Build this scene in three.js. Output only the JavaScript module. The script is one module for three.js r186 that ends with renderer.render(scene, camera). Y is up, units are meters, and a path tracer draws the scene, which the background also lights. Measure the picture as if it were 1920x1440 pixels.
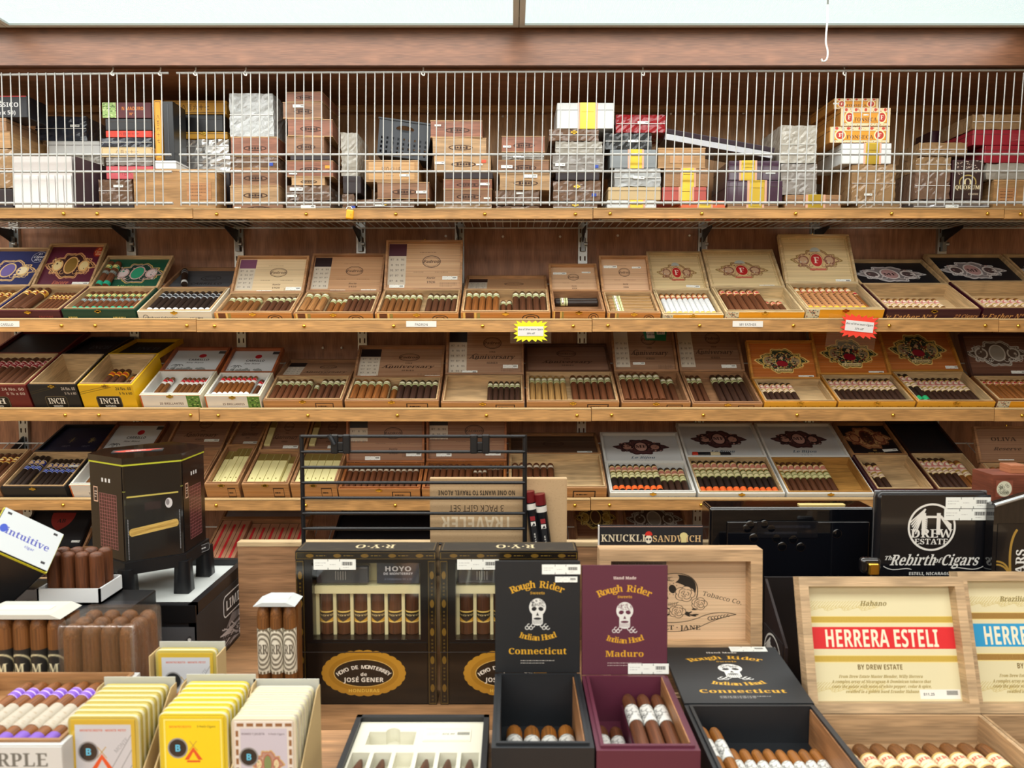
import * as THREE from 'three';
import { mergeGeometries } from 'three/addons/utils/BufferGeometryUtils.js';
import { RoundedBoxGeometry } from 'three/addons/geometries/RoundedBoxGeometry.js';
import { RectAreaLightUniformsLib } from 'three/addons/lights/RectAreaLightUniformsLib.js';

// ---------- camera, exposure, ceiling lights ----------
const scene = new THREE.Scene();
scene.background = new THREE.Color(0x000000);
const F = 1400, PITCH = 4.3 * Math.PI / 180, EYE = 1.55;            // metres, eye height of a standing photographer
const camera = new THREE.PerspectiveCamera(2 * Math.atan(720 / F) * 180 / Math.PI, 4 / 3, 0.05, 30);
camera.position.set(0, EYE, 0); camera.rotation.x = -PITCH;
camera.focus = 2.3; camera.userData.fStop = 8;
const renderer = new THREE.WebGLRenderer();
renderer.toneMapping = THREE.LinearToneMapping;
renderer.toneMappingExposure = 1.0;
renderer.shadowMap.enabled = true;
RectAreaLightUniformsLib.init();
const CEIL = EYE + 0.90, LAMP = new THREE.Color(1.0, 0.99, 0.95);
const PANELS = [];                                                    // [x centre, z centre, width, depth]
for (const z of [-1.87, -0.3, 1.3, 2.9, 4.4]) for (const x of [-2.2, -0.72, 0.76]) PANELS.push([x, z, 1.478, 0.72]);  // rearmost rows are unseen, added to send low light into the shelves
const LAMP_POWER = 5.05, GLOW = 1.08;
for (const [x, z, w, d] of PANELS) {
  const l = new THREE.RectAreaLight(LAMP, LAMP_POWER, w - 0.06, d - 0.06);
  l.name = 'ceiling_light_glow'; l.position.set(x, CEIL - 0.045, z); l.rotation.x = -Math.PI / 2; scene.add(l);
}

// ---------- small tools ----------
let seed = 7; const rnd = () => { seed = (seed * 1664525 + 1013904223) >>> 0; return seed / 4294967296; };
const rr = (a, b) => a + (b - a) * rnd();
const cP = Math.cos(PITCH), sP = Math.sin(PITCH);
const YW = (py, d) => { const t = (720 - py) / F; return EYE + d * (t * cP - sP) / (cP + t * sP); };   // height of a photo row at distance d
const XW = (px, py, d) => { const y = YW(py, d) - EYE; return (px - 960) / F * (d * cP - y * sP); };
const PY = (y, z) => { const a = y - EYE, yc = a * cP - z * sP, zc = a * sP + z * cP; return 720 + F * yc / zc; };
const bisect = (f, a, b) => { let fa = f(a); for (let i = 0; i < 40; i++) { const m = (a + b) / 2, fm = f(m); if ((fm > 0) === (fa > 0)) { a = m; fa = fm; } else b = m; } return (a + b) / 2; };
const used = new Map();
const numbered = (n) => { const k = used.get(n) ?? 0; used.set(n, k + 1); return k ? n + '_' + String(k).padStart(3, '0') : n; };
function tag(o, label, category, group, kind) { if (label) o.userData.label = label; if (category) o.userData.category = category; if (group) o.userData.group = group; if (kind) o.userData.kind = kind; return o; }
function thing(name, label, category, pos = [0, 0, 0], group) { const g = new THREE.Group(); g.name = numbered(name); g.position.set(...pos); scene.add(g); return tag(g, label, category, group); }
function mesh(name, geo, mat, parent = scene) { const m = new THREE.Mesh(Array.isArray(geo) ? mergeGeometries(geo.map((g) => g.index ? g.toNonIndexed() : g)) : geo, mat); m.castShadow = m.receiveShadow = true; m.name = parent === scene ? numbered(name) : name; parent.add(m); return m; }
const struct = (name, geo, mat) => tag(mesh(name, geo, mat), null, null, null, 'structure');
// box with texture coordinates in metres, grain along its length (up: vertical grain)
function B(w, h, d, x = 0, y = 0, z = 0, up = false) {
  const g = new THREE.BoxGeometry(w, h, d), uv = g.attributes.uv, dims = [[d, h], [d, h], [w, d], [w, d], [w, h], [w, h]], ou = rnd() * 3, ov = rnd() * 3;
  for (let i = 0; i < 24; i++) { const [a, b] = dims[i >> 2]; const u = uv.getX(i) * a, v = uv.getY(i) * b; up ? uv.setXY(i, v + ou, u + ov) : uv.setXY(i, u + ou, v + ov); }
  return g.translate(x, y, z);
}
// cellophane wrapped block: a box whose faces are pushed in by small folds
function crumple(w, h, d, x = 0, y = 0, z = 0) {
  const n = (s) => Math.max(2, Math.min(14, Math.round(s / 0.009))), g = new THREE.BoxGeometry(w, h, d, n(w), n(h), n(d)), p = g.attributes.position, sd = Math.floor(rnd() * 999);
  for (let i = 0; i < p.count; i++) { const v = [p.getX(i), p.getY(i), p.getZ(i)], k = (q) => hash(Math.round(v[0] * 5000) + q * 71 + sd, Math.round(v[1] * 5000) * 7 + Math.round(v[2] * 5000) * 13), half = [w / 2, h / 2, d / 2]; const o = v.map((c, a) => Math.abs(Math.abs(c) - half[a]) < 1e-6 ? c - Math.sign(c) * k(a) * k(a + 5) * 0.0042 : c + (k(a + 9) - 0.5) * 0.004); p.setXYZ(i, ...o); }
  const q = g.toNonIndexed(); q.computeVertexNormals(); return q.translate(x, y, z);
}
const RB = (w, h, d, r, x = 0, y = 0, z = 0) => new RoundedBoxGeometry(w, h, d, 2, r).translate(x, y, z);
const rod = (a, b, r, seg = 6) => { const A = new THREE.Vector3(...a), D = new THREE.Vector3(...b).sub(A), l = D.length(); const g = new THREE.CylinderGeometry(r, r, l, seg); g.applyQuaternion(new THREE.Quaternion().setFromUnitVectors(new THREE.Vector3(0, 1, 0), D.normalize())); return g.translate((a[0] + b[0]) / 2, (a[1] + b[1]) / 2, (a[2] + b[2]) / 2); };

// ---------- computed textures ----------
const hash = (x, y) => { let h = Math.imul(x | 0, 374761393) + Math.imul(y | 0, 668265263) | 0; h = Math.imul(h ^ (h >>> 13), 1274126177); return ((h ^ (h >>> 16)) >>> 0) / 4294967296; };
const vn = (x, y) => { const i = Math.floor(x), j = Math.floor(y), a = x - i, b = y - j, s = a * a * (3 - 2 * a), t = b * b * (3 - 2 * b); return (hash(i, j) * (1 - s) + hash(i + 1, j) * s) * (1 - t) + (hash(i, j + 1) * (1 - s) + hash(i + 1, j + 1) * s) * t; };
const fb = (x, y) => vn(x, y) * 0.5 + vn(x * 2.1, y * 2.1) * 0.3 + vn(x * 4.3, y * 4.3) * 0.2;
function dataTex(n, f, srgb, rep) {
  const a = new Uint8Array(n * n * 4);
  for (let y = 0; y < n; y++) for (let x = 0; x < n; x++) { const v = f(x / n, y / n), o = (y * n + x) * 4; const c = Array.isArray(v) ? v : [v, v, v]; for (let k = 0; k < 3; k++) a[o + k] = Math.max(0, Math.min(255, c[k] * 255)); a[o + 3] = 255; }
  const t = new THREE.DataTexture(a, n, n); t.magFilter = THREE.LinearFilter; t.wrapS = t.wrapT = THREE.MirroredRepeatWrapping; if (srgb) t.colorSpace = THREE.SRGBColorSpace; t.repeat.set(rep, rep); t.needsUpdate = true; return t;
}
const woodTex = dataTex(512, (u, v) => { const w = v * 22 + fb(u * 2.2, v * 5) * 7, ring = 0.5 + 0.5 * Math.sin(w * 2.2), fib = vn(u * 16, v * 230), g = 0.84 + 0.1 * (ring - 0.5) + 0.16 * (fib - 0.5) + 0.1 * (fb(u * 3, v * 14) - 0.5); return [g, g * 0.985, g * 0.96]; }, true, 2.6);
const leafTex = dataTex(256, (u, v) => { const g = 0.8 + 0.3 * (fb(u * 14, v * 9) - 0.5) + 0.22 * (vn(u * 60, v * 26) - 0.5) - 0.12 * Math.pow(vn(u * 9 + v * 5, v * 3), 6); return [g, g * 0.97, g * 0.93]; }, true, 1);
const crinkTex = dataTex(256, (u, v) => { const q = Math.abs(fb(u * 9, v * 9) - 0.5) * 2, p = Math.abs(vn(u * 26 + 7, v * 22) - 0.5) * 2; return 0.65 * q + 0.35 * p; }, false, 9);
const prismTex = dataTex(256, (u, v) => 0.5 + 0.25 * Math.sin(u * 402) + 0.25 * Math.sin(v * 402), false, 3);
const mats = new Map();
function M(color, rough = 0.6, o = {}) { const k = color + rough + JSON.stringify(o); if (!mats.has(k)) mats.set(k, new THREE.MeshPhysicalMaterial({ color, roughness: rough, ...o })); return mats.get(k); }
const W = (color, rough = 0.5) => { const k = 'w' + color + rough; if (!mats.has(k)) mats.set(k, new THREE.MeshPhysicalMaterial({ color, roughness: rough, map: woodTex, bumpMap: woodTex, bumpScale: 0.0004 })); return mats.get(k); };
const LEAF = (color) => { const k = 'l' + color; if (!mats.has(k)) mats.set(k, new THREE.MeshPhysicalMaterial({ color, roughness: 0.5, map: leafTex, bumpMap: leafTex, bumpScale: 0.0006 })); return mats.get(k); };
const FILM = (color) => { const k = 'f' + color; if (!mats.has(k)) mats.set(k, new THREE.MeshPhysicalMaterial({ color, roughness: 0.2, clearcoat: 1, clearcoatRoughness: 0.1, bumpMap: crinkTex, bumpScale: 0.003 })); return mats.get(k); };
const brass = M('#d9b04a', 0.22, { metalness: 1 }), steel = M('#b9bdbd', 0.38, { metalness: 0.85 }), whiteWire = M('#aaaba8', 0.4), blackWire = M('#15161a', 0.35);

// printed matter: cells of a few shared sheets
const sheets = [];
function cell(w, h, draw) {
  let s = sheets[sheets.length - 1];
  if (s && s.x + w + 4 > 2048) { s.x = 2; s.y += s.row + 4; s.row = 0; }
  if (!s || s.y + h + 4 > 2048) {
    const c = document.createElement('canvas'); c.width = c.height = 2048; const ctx = c.getContext('2d');
    const t = new THREE.CanvasTexture(c); t.colorSpace = THREE.SRGBColorSpace;
    s = { ctx, x: 2, y: 2, row: 0, matte: new THREE.MeshPhysicalMaterial({ map: t, roughness: 0.55 }), gloss: new THREE.MeshPhysicalMaterial({ map: t, roughness: 0.2, clearcoat: 0.6, clearcoatRoughness: 0.08 }) };
    sheets.push(s);
  }
  const c = s.ctx; c.save(); c.beginPath(); c.rect(s.x, s.y, w, h); c.clip(); c.translate(s.x, s.y); draw(c, w, h); c.restore();
  const r = { s, u0: (s.x + 1) / 2048, u1: (s.x + w - 1) / 2048, v0: 1 - (s.y + h - 1) / 2048, v1: 1 - (s.y + 1) / 2048 };
  s.x += w + 4; s.row = Math.max(s.row, h); return r;
}
// a printed sheet of paper or card lying on a face (+z), 0.8 mm thick
function sheet(name, w, h, c, parent, x, y, z, gloss = false, t = 0.0008) {
  const g = new THREE.BoxGeometry(w, h, t), uv = g.attributes.uv;
  for (let i = 0; i < 24; i++) { const f = (i >> 2) === 4; uv.setXY(i, f ? c.u0 + uv.getX(i) * (c.u1 - c.u0) : c.u0, f ? c.v0 + uv.getY(i) * (c.v1 - c.v0) : c.v0); }
  const m = mesh(name, g, gloss ? c.s.gloss : c.s.matte, parent); m.position.set(x, y, z + t / 2); return m;
}
const txt = (c, s, x, y, size, color, font = 'bold sans-serif', o = {}) => { c.save(); c.translate(x, y); if (o.rot) c.rotate(o.rot); if (o.skew) c.transform(1, 0, -o.skew, 1, 0, 0); if (o.sx) c.scale(o.sx, 1); const [wt, fam] = font.includes(' ') ? font.split(' ') : ['', font]; c.font = `${wt} ${size}px ${fam}`; c.fillStyle = color; c.textAlign = o.align ?? 'center'; c.textBaseline = 'middle'; c.fillText(s, 0, 0); c.restore(); };
const fill = (c, w, h, col) => { c.fillStyle = col; c.fillRect(0, 0, w, h); };
function grainBg(c, w, h, col) { fill(c, w, h, col); for (let i = 0; i < h * 1.2; i++) { const y = rnd() * h, a = rnd(); c.strokeStyle = a > 0.5 ? 'rgba(60,30,10,0.07)' : 'rgba(255,235,200,0.07)'; c.lineWidth = 0.6 + rnd() * 1.6; c.beginPath(); c.moveTo(0, y); c.bezierCurveTo(w * 0.3, y + rr(-4, 4), w * 0.7, y + rr(-4, 4), w, y + rr(-5, 5)); c.stroke(); } }
const ell = (c, x, y, a, b, col, line) => { c.beginPath(); c.ellipse(x, y, a, b, 0, 0, 7); if (line) { c.strokeStyle = col; c.lineWidth = line; c.stroke(); } else { c.fillStyle = col; c.fill(); } };
function lines(c, x, y, w, n, gap, col, lw = 1) { c.strokeStyle = col; c.lineWidth = lw; for (let i = 0; i < n; i++) { c.setLineDash([5, 2, 9, 2, 3, 2]); c.beginPath(); c.moveTo(x, y + i * gap); c.lineTo(x + w * (i === n - 1 ? 0.7 : 1), y + i * gap); c.stroke(); } c.setLineDash([]); }
// scalloped ornamental crest: outline, inner field, two side medallions, a central shield
function crest(c, x, y, w, h, cols) {
  const path = (k) => { c.beginPath(); for (let i = 0; i <= 120; i++) { const a = i / 120 * 2 * Math.PI, r = 1 + 0.07 * Math.cos(a * 10) + 0.09 * Math.cos(a * 4) + 0.04 * Math.sin(a * 17) * Math.sign(Math.cos(a)); c.lineTo(x + Math.cos(a) * w / 2 * r * k, y + Math.sin(a) * h / 2 * r * k); } c.closePath(); };
  path(1.0); c.fillStyle = cols[0]; c.fill(); path(0.92); c.fillStyle = cols[1]; c.fill(); path(0.86); c.strokeStyle = cols[2]; c.lineWidth = Math.max(1, w / 60); c.stroke();
  for (const s of [-1, 1]) { ell(c, x + s * w * 0.29, y, w * 0.12, h * 0.24, cols[2]); ell(c, x + s * w * 0.29, y, w * 0.09, h * 0.18, cols[3]); for (let i = 0; i < 14; i++) { c.fillStyle = [cols[2], cols[3], cols[4], cols[1]][i % 4]; c.beginPath(); c.arc(x + s * w * rr(0.12, 0.42), y + h * rr(-0.32, 0.34), w * rr(0.008, 0.026), 0, 7); c.fill(); } for (let i = 0; i < 4; i++) { c.strokeStyle = cols[2]; c.lineWidth = Math.max(0.8, w / 90); c.beginPath(); c.arc(x + s * w * (0.14 + i * 0.08), y + h * 0.27, w * 0.04, 0, 4.5); c.stroke(); } }
  ell(c, x, y - h * 0.02, w * 0.15, h * 0.36, cols[2]); ell(c, x, y - h * 0.02, w * 0.125, h * 0.31, cols[4]);
}
const ink = '#3a2418';
const tagCell = cell(160, 40, (c, w, h) => { fill(c, w, h, '#eef1ec'); c.fillStyle = '#333'; for (const x of [54, 98]) { c.fillRect(x, 0, 2, 8); c.fillRect(x, h - 8, 2, 8); } lines(c, 8, 14, 40, 2, 9, '#777'); lines(c, 62, 20, 30, 1, 9, '#888'); for (let i = 0; i < 14; i++) c.fillRect(108 + i * 2.8, 10, 1 + (i % 3) * 0.6, 13); lines(c, 112, 30, 30, 1, 5, '#777'); });
const priceTag = (parent, x, y, z, w = 0.05, rot = 0) => { const t = sheet('price_tag', w, w * 0.25, tagCell, parent, x, y, z); t.rotation.z = rot; tag(t, 'white perforated price sticker'); return t; };
// strokes of the five characters 八百六十七
const CJK = [[[.45, .15, .15, .9], [.55, .15, .9, .9]], [[.1, .12, .9, .12], [.5, .12, .4, .32], [.22, .32, .78, .32], [.22, .95, .78, .95], [.22, .32, .22, .95], [.78, .32, .78, .95], [.22, .62, .78, .62]], [[.48, .05, .55, .2], [.08, .35, .92, .35], [.38, .5, .15, .92], [.6, .5, .88, .92]], [[.08, .45, .92, .45], [.5, .05, .5, .95]], [[.08, .5, .92, .35], [.45, .08, .45, .85], [.45, .85, .9, .85]]];
const cjk = (c, x, y, s, col, vertical) => { c.strokeStyle = col; c.lineWidth = s * 0.09; CJK.forEach((ch, i) => ch.forEach(([a, b, d, e]) => { const ox = vertical ? x : x + i * s * 1.12, oy = vertical ? y + i * s * 1.1 : y; c.beginPath(); c.moveTo(ox + a * s, oy + b * s); c.lineTo(ox + d * s, oy + e * s); c.stroke(); })); };

// ---------- the room ----------
const FRONT = 2.28, BACK = 2.66, wallWood = W('#ad7a5c', 0.55), trimWood = W('#deaa6c', 0.42);
struct('floor', B(5.6, 0.1, 8.1, 0, -0.05, 1.25), M('#a89c8c', 0.5));
struct('wall_back', B(5.6, 2.6, 0.1, 0, 1.3, -BACK - 0.05, true), wallWood);
for (const [n, x, z, w, d] of [['wall_left', -2.75, 1.25, 0.1, 8], ['wall_right', 2.75, 1.25, 0.1, 8], ['wall_front', 0, 5.25, 5.6, 0.1]]) struct(n, B(w, 2.6, d, x, 1.3, z, true), W('#d3b48c', 0.6));
struct('ceiling', B(5.6, 0.1, 8.1, 0, CEIL + 0.05, 1.25), M('#e2ddd2', 0.8));
const SOFFIT = YW(131, FRONT);
struct('trim_1', B(5.4, CEIL - SOFFIT, 0.018, 0, (CEIL + SOFFIT) / 2, -FRONT + 0.03), W('#875b42', 0.45));
struct('trim_2', B(5.4, 0.018, BACK - FRONT - 0.02, 0, SOFFIT + 0.011, -(BACK + FRONT) / 2 + 0.01), W('#a06f54', 0.5));
struct('trim_3', B(5.4, 0.032, 0.02, 0, YW(204, BACK), -BACK + 0.01), W('#c99a68', 0.5));
struct('trim_5', B(5.4, YW(216, BACK) - YW(380, BACK), 0.004, 0, (YW(216, BACK) + YW(380, BACK)) / 2, -BACK + 0.002, true), W('#cf9f6c', 0.5));
// screws in the back panel
{ const t = struct('trim_4', B(5.4, 0.003, 0.003, 0, YW(216, BACK), -BACK + 0.0015), W('#6a4330')); for (const [px, py] of [[1257, 214], [1301, 215], [1393, 213], [943, 219], [943, 444], [1050, 444], [1158, 442], [1292, 442], [836, 443], [641, 652], [606, 652], [1063, 654]]) { const s = mesh('screw_head', new THREE.CylinderGeometry(0.004, 0.0045, 0.003, 10).rotateX(Math.PI / 2), M('#d8d2c8', 0.4), t); s.position.set(XW(px, py, BACK), YW(py, BACK), -BACK + 0.0055); } }

// ceiling light panels
const lens = M('#e8f2f2', 0.4, { emissive: '#d9f3f4', emissiveIntensity: GLOW * 0.85 });
lens.bumpMap = prismTex; lens.bumpScale = 0.002;
PANELS.forEach(([x, z, w, d], i) => {
  const t = thing('ceiling_light', ['fluorescent ceiling panel with prismatic lens over the caged shelf', 'fluorescent ceiling panel over the middle of the room', 'unseen fluorescent ceiling panel near the rear wall, fill light for the shelves'][Math.min(2, Math.floor(i / 3))], 'light', [x, CEIL, z], ['lit panels over the shelf', 'lit panels over the room', 'lit panels at the rear'][Math.min(2, Math.floor(i / 3))]);
  mesh('lens', B(w - 0.03, 0.012, d - 0.03, 0, -0.022, 0), lens, t);
  const m = M('#d5dad8', 0.4);
  for (const [a, b, c, e] of [[w, 0.016, 0, d / 2 - 0.008], [w, 0.016, 0, -d / 2 + 0.008], [0.016, d - 0.032, w / 2 - 0.008, 0], [0.016, d - 0.032, -w / 2 + 0.008, 0]]) mesh('frame_bar', B(a, 0.034, b, c, -0.017, e), m, t);
});
// cup hook in the ceiling
{ const d = 2.05, t = thing('ceiling_hook', 'long white wire hook hanging from the ceiling beside the light panel', 'hook', [XW(1550, 60, d), CEIL, -d]);
  const L = CEIL - YW(116, d); const p = [[0, 0, 0], [0.001, -L * 0.4, 0], [-0.001, -L * 0.75, 0], [0.004, -L * 0.85, 0], [0.002, -L * 0.97, 0], [-0.008, -L, 0], [-0.012, -L * 0.96, 0]].map((a) => new THREE.Vector3(...a));
  mesh('wire', new THREE.TubeGeometry(new THREE.CatmullRomCurve3(p), 30, 0.0024, 8), M('#c4c6c2', 0.4), t); mesh('screw_base', new THREE.CylinderGeometry(0.009, 0.009, 0.006, 12).translate(0, -0.003, 0), M('#e6e6e2', 0.4), t); }

// slotted wall standards
const stdLen = 1.5, stdGeo = (() => { const s = new THREE.Shape([[-0.016, 0], [0.016, 0], [0.016, stdLen], [-0.016, stdLen]].map((p) => new THREE.Vector2(...p))); for (let y = 0.02; y < stdLen - 0.02; y += 0.032) for (const x of [-0.008, 0.008]) s.holes.push(new THREE.Path([[x - 0.0025, y], [x + 0.0025, y], [x + 0.0025, y + 0.016], [x - 0.0025, y + 0.016]].map((p) => new THREE.Vector2(...p)))); return new THREE.ExtrudeGeometry(s, { depth: 0.002, bevelEnabled: false }); })();
const stdX = [31, 249, 450, 678, 862, 1092, 1316, 1525, 1763].map((p) => XW(p, 450, BACK));
const stdNear = ['behind the burgundy lid', 'behind the green lidded box', 'behind the grey lid', 'above the tallest stamped lid', 'beside the tallest stamped lid', 'behind the small narrow box', 'behind the first shield crest lid', 'above the tall shield crest lid', 'behind the black velvet lids'];
const shelfY = { 1: YW(400, FRONT) };
stdX.forEach((x, i) => {
  const t = thing('shelf_standard', 'slotted steel shelf standard on the back wall ' + stdNear[i], 'shelf standard', [x, YW(1130, BACK), -BACK], null);
  mesh('face_strip', stdGeo.clone().translate(0, 0, 0.012), steel, t);
  for (const s of [-1, 1]) mesh('side_flange', B(0.002, stdLen, 0.012, s * 0.015, stdLen / 2, 0.006), steel, t);
});

// shelf fronts: hardwood strips with brass screws; wire shelves behind them
const secX = [-2.25, -0.961, 0.244, 1.482, 2.45], TILT = 26 * Math.PI / 180, cT = Math.cos(TILT), sT = Math.sin(TILT);
const screwPx = [117, 180, 352, 404, 572, 740, 907, 1077, 1142, 1314, 1490, 1670, 1850, 1912];
const shelfName = ['', 'caged top shelf', 'upper sloping shelf', 'middle sloping shelf', 'lower sloping shelf', 'bottom sloping shelf'];
const shelfTop = {}, shelfH = { 1: 0.03, 2: 0.04, 3: 0.04, 4: 0.036, 5: 0.036 };
const domeGeo = new THREE.SphereGeometry(0.0058, 12, 6, 0, 7, 0, Math.PI / 2).rotateX(Math.PI / 2);
[[1, 390], [2, 597], [3, 765], [4, 935], [5, 1112]].forEach(([k, py]) => {
  shelfTop[k] = YW(py, FRONT);
  for (let s = 0; s < 4; s++) {
    const w = secX[s + 1] - secX[s] - 0.002, x = (secX[s + 1] + secX[s]) / 2, h = shelfH[k], jig = (s % 2) * 0.0012;
    const where = ['by the blue and burgundy boxes', 'under the stamped wood boxes', 'under the crested boxes', 'at the far end of the shelf'][s];
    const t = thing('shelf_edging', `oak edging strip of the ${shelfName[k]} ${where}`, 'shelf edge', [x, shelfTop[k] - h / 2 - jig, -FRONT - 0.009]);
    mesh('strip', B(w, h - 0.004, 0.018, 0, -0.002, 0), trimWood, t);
    mesh('lit_top_edge', RB(w, 0.006, 0.02, 0.0022, 0, h / 2 - 0.002, 0), W('#f2cf98', 0.4), t);  // light caught on the top edge, put into a paler wood colour
    for (const px of screwPx) { const sx = XW(px + (k * 7) % 11 - 5, py, FRONT); if (sx > secX[s] + 0.02 && sx < secX[s + 1] - 0.02) { const b = mesh('brass_screw', domeGeo, brass, t); b.position.set(sx - x, -0.002, 0.009); } }
    // wire shelf: rods front to back, three cross rods
    const flat = k === 1, depth = flat ? 0.33 : 0.34, step = flat ? 0.0262 : 0.052;
    const ws = thing('wire_shelf', `white coated wire shelf of the ${shelfName[k]} ${where}`, 'wire shelf', [x, shelfTop[k] - (flat ? 0.008 : 0.022), -FRONT - 0.02]);
    ws.rotation.x = flat ? 0 : TILT;
    const wm = M('#c9c9c5', 0.4);
    for (let i = -w / 2 + 0.012; i < w / 2; i += step) { const r = mesh('wire', rod([i, -0.002, 0], [i, -0.002, -depth], 0.0016, 5), wm, ws); }
    for (const z of [-0.004, -depth * 0.5, -depth]) mesh('cross_wire', rod([-w / 2, -0.0055, z], [w / 2, -0.0055, z], 0.0026, 6), wm, ws);
  }
  // black brackets hooked into the standards
  if (k < 5) stdX.forEach((x, i) => {
    const flat = k === 1, y = shelfTop[k] - (flat ? 0.018 : 0.034), t = thing('shelf_bracket', `black steel bracket under the ${shelfName[k]} ${stdNear[i]}`, 'bracket', [x, y + (flat ? 0 : 0.36 * Math.tan(TILT)), -BACK + 0.014]);
    const sh = new THREE.Shape([[0, 0], [flat ? 0.12 : 0.27, 0], [flat ? 0.12 : 0.27, -0.008], [0.04, -0.034], [0, -0.05]].map((p) => new THREE.Vector2(...p)));
    const g = new THREE.ExtrudeGeometry(sh, { depth: 0.003, bevelEnabled: false }).rotateY(-Math.PI / 2);
    const m = mesh('arm', g, M('#2b2c30', 0.45, { metalness: 0.5 }), t); if (!flat) m.rotation.x = TILT;
    if (flat) { mesh('hook_plate', B(0.014, 0.05, 0.016, 0, -0.05, 0.008), M('#7d8082', 0.35, { metalness: 0.8 }), t); mesh('rivet', new THREE.CylinderGeometry(0.006, 0.006, 0.012, 10).rotateZ(Math.PI / 2).translate(0.009, -0.05, 0.012), steel, t); }
  });
});

// white wire cage in front of the top shelf: two panels
const dF = FRONT - 0.012;
[[-1.62, XW(320, 250, dF), 'white wire cage panel with its end over the brown open carton', 4], [XW(335, 250, dF), 1.72, 'long white wire cage panel hooked under the soffit', 0]].forEach(([xa, xb, label, dy]) => {
  const t = thing('wire_cage_panel', label, 'wire panel', [0, 0, 0]), y = (p) => YW(p, dF);
  const rows = [137, 290, 322, 381];
  rows.forEach((p, i) => mesh(['top_rail', 'middle_rail', 'lower_rail', 'bottom_rail'][i], rod([xa, y(p + dy * (i === 0 ? 1 : 0)), -dF], [xb, y(p - (dy ? 0 : (i === 0 ? 6 : 1))), -dF], i === 3 ? 0.0042 : 0.0036, 8), whiteWire, t));
  for (let x = xa + 0.006; x < xb; x += 0.0262) mesh('wire', rod([x + 0.004, y(137), -dF + 0.004], [x - 0.004, y(386), -dF + 0.004], 0.0017, 6), whiteWire, t);
});
[211, 300, 366, 460, 793, 1205, 1583].forEach((px) => { const t = tag(mesh('cage_hook', new THREE.TubeGeometry(new THREE.CatmullRomCurve3([[0, 0.016, 0], [0.001, 0, 0.002], [-0.004, -0.012, 0.006], [0.003, -0.017, 0.006], [0.005, -0.008, 0.004]].map((a) => new THREE.Vector3(...a))), 16, 0.0022, 6), M('#e4e4de', 0.4)), 'small white cup hook holding the cage rail under the soffit', 'hook', 'cage hooks'); t.position.set(XW(px, 137, dF), SOFFIT - 0.004, -dF - 0.004); });
{ const d = dF - 0.012, t = thing('padlock', 'yellow padlock hanging from the bottom rail of the wire cage', 'padlock', [XW(655, 400, d), YW(411, d), -d]); const b = mesh('body', RB(0.022, 0.028, 0.012, 0.004, 0, 0.014, 0), M('#f0a81c', 0.35), t); b.rotation.z = -0.12; mesh('shackle', new THREE.TorusGeometry(0.008, 0.002, 8, 16, Math.PI).translate(0, 0.029, 0), steel, t); sheet('stamp', 0.006, 0.008, cell(24, 32, (c, w, h) => { fill(c, w, h, '#f0a81c'); txt(c, '7', 12, 16, 26, '#222'); }), b, 0.004, 0.012, 0.006); }

// shelf talkers and paper labels on the edging
const talker = (px, py, text, label, k) => { const c = cell(220, 44, (g, w, h) => { fill(g, w, h, '#e9e6df'); txt(g, text, w / 2, h * 0.62, 24, '#2a2a2a', 'sans-serif'); }); const t = tag(sheet('shelf_label', 0.092, 0.018, c, scene, XW(px, py, FRONT), shelfTop[k] - 0.017, -FRONT + 0.0002), label, 'label'); t.name = numbered('shelf_label'); t.rotation.z = rr(-0.02, 0.02); };
talker(8, 603, 'E P CARILLO', 'paper shelf label on the edging below the burgundy box', 2); talker(790, 607, 'PADRON', 'paper shelf label on the edging below the tallest stamped lid', 2); talker(1402, 607, 'MY FATHER', 'paper shelf label on the edging below the shield crest boxes', 2);
const burst = (px, py, r, col, lines2, label, rot, clear) => {
  const d = FRONT - 0.004, t = thing('sale_sign', label, 'sign', [XW(px, py, d), YW(py, d), -d]);
  const sh = new THREE.Shape(), n = 19; for (let i = 0; i < n * 2; i++) { const a = i / (n * 2) * Math.PI * 2, q = i % 2 ? 0.8 : 1.04; const sx = Math.max(-1, Math.min(1, Math.cos(a) * 1.25)), sy = Math.max(-0.8, Math.min(0.8, Math.sin(a) * 1.15)); sh[i ? 'lineTo' : 'moveTo'](sx * r * q, sy * r * 0.78 * q); }
  mesh('starburst', new THREE.ExtrudeGeometry(sh, { depth: 0.0008, bevelEnabled: false }), M(col, 0.6), t);
  sheet('message', r * 1.56, r * 0.58, cell(300, 104, (c, w, h) => { fill(c, w, h, '#e6e4e2'); txt(c, lines2[0], w / 2, 32, 25, '#222', 'bold serif', { skew: 0.3, sx: 0.92 }); txt(c, lines2[1], w / 2, 76, 25, '#222', 'bold serif', { skew: 0.3 }); }), t, 0, 0, 0.001);
  const pl = mesh('clear_sleeve', RB(clear[0], clear[1], 0.0006, 0.0002, clear[2], clear[3], -0.001), M('#ffffff', 0.12, { transmission: 1, thickness: 0 }), t); pl.name = 'clear_sleeve';
  t.rotation.z = rot;
};
burst(995, 621, 0.05, '#eef01e', ['Box of 10 or more Cigars', '10% off'], 'yellow starburst discount sign in a clear sleeve', 0, [0.125, 0.066, 0, -0.004]);
burst(1611, 612, 0.055, '#f4432f', ['Box of 20 or more Cigars', '15% off'], 'red starburst discount sign in a clear sleeve', -0.1, [0.15, 0.1, -0.02, -0.02]);

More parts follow.
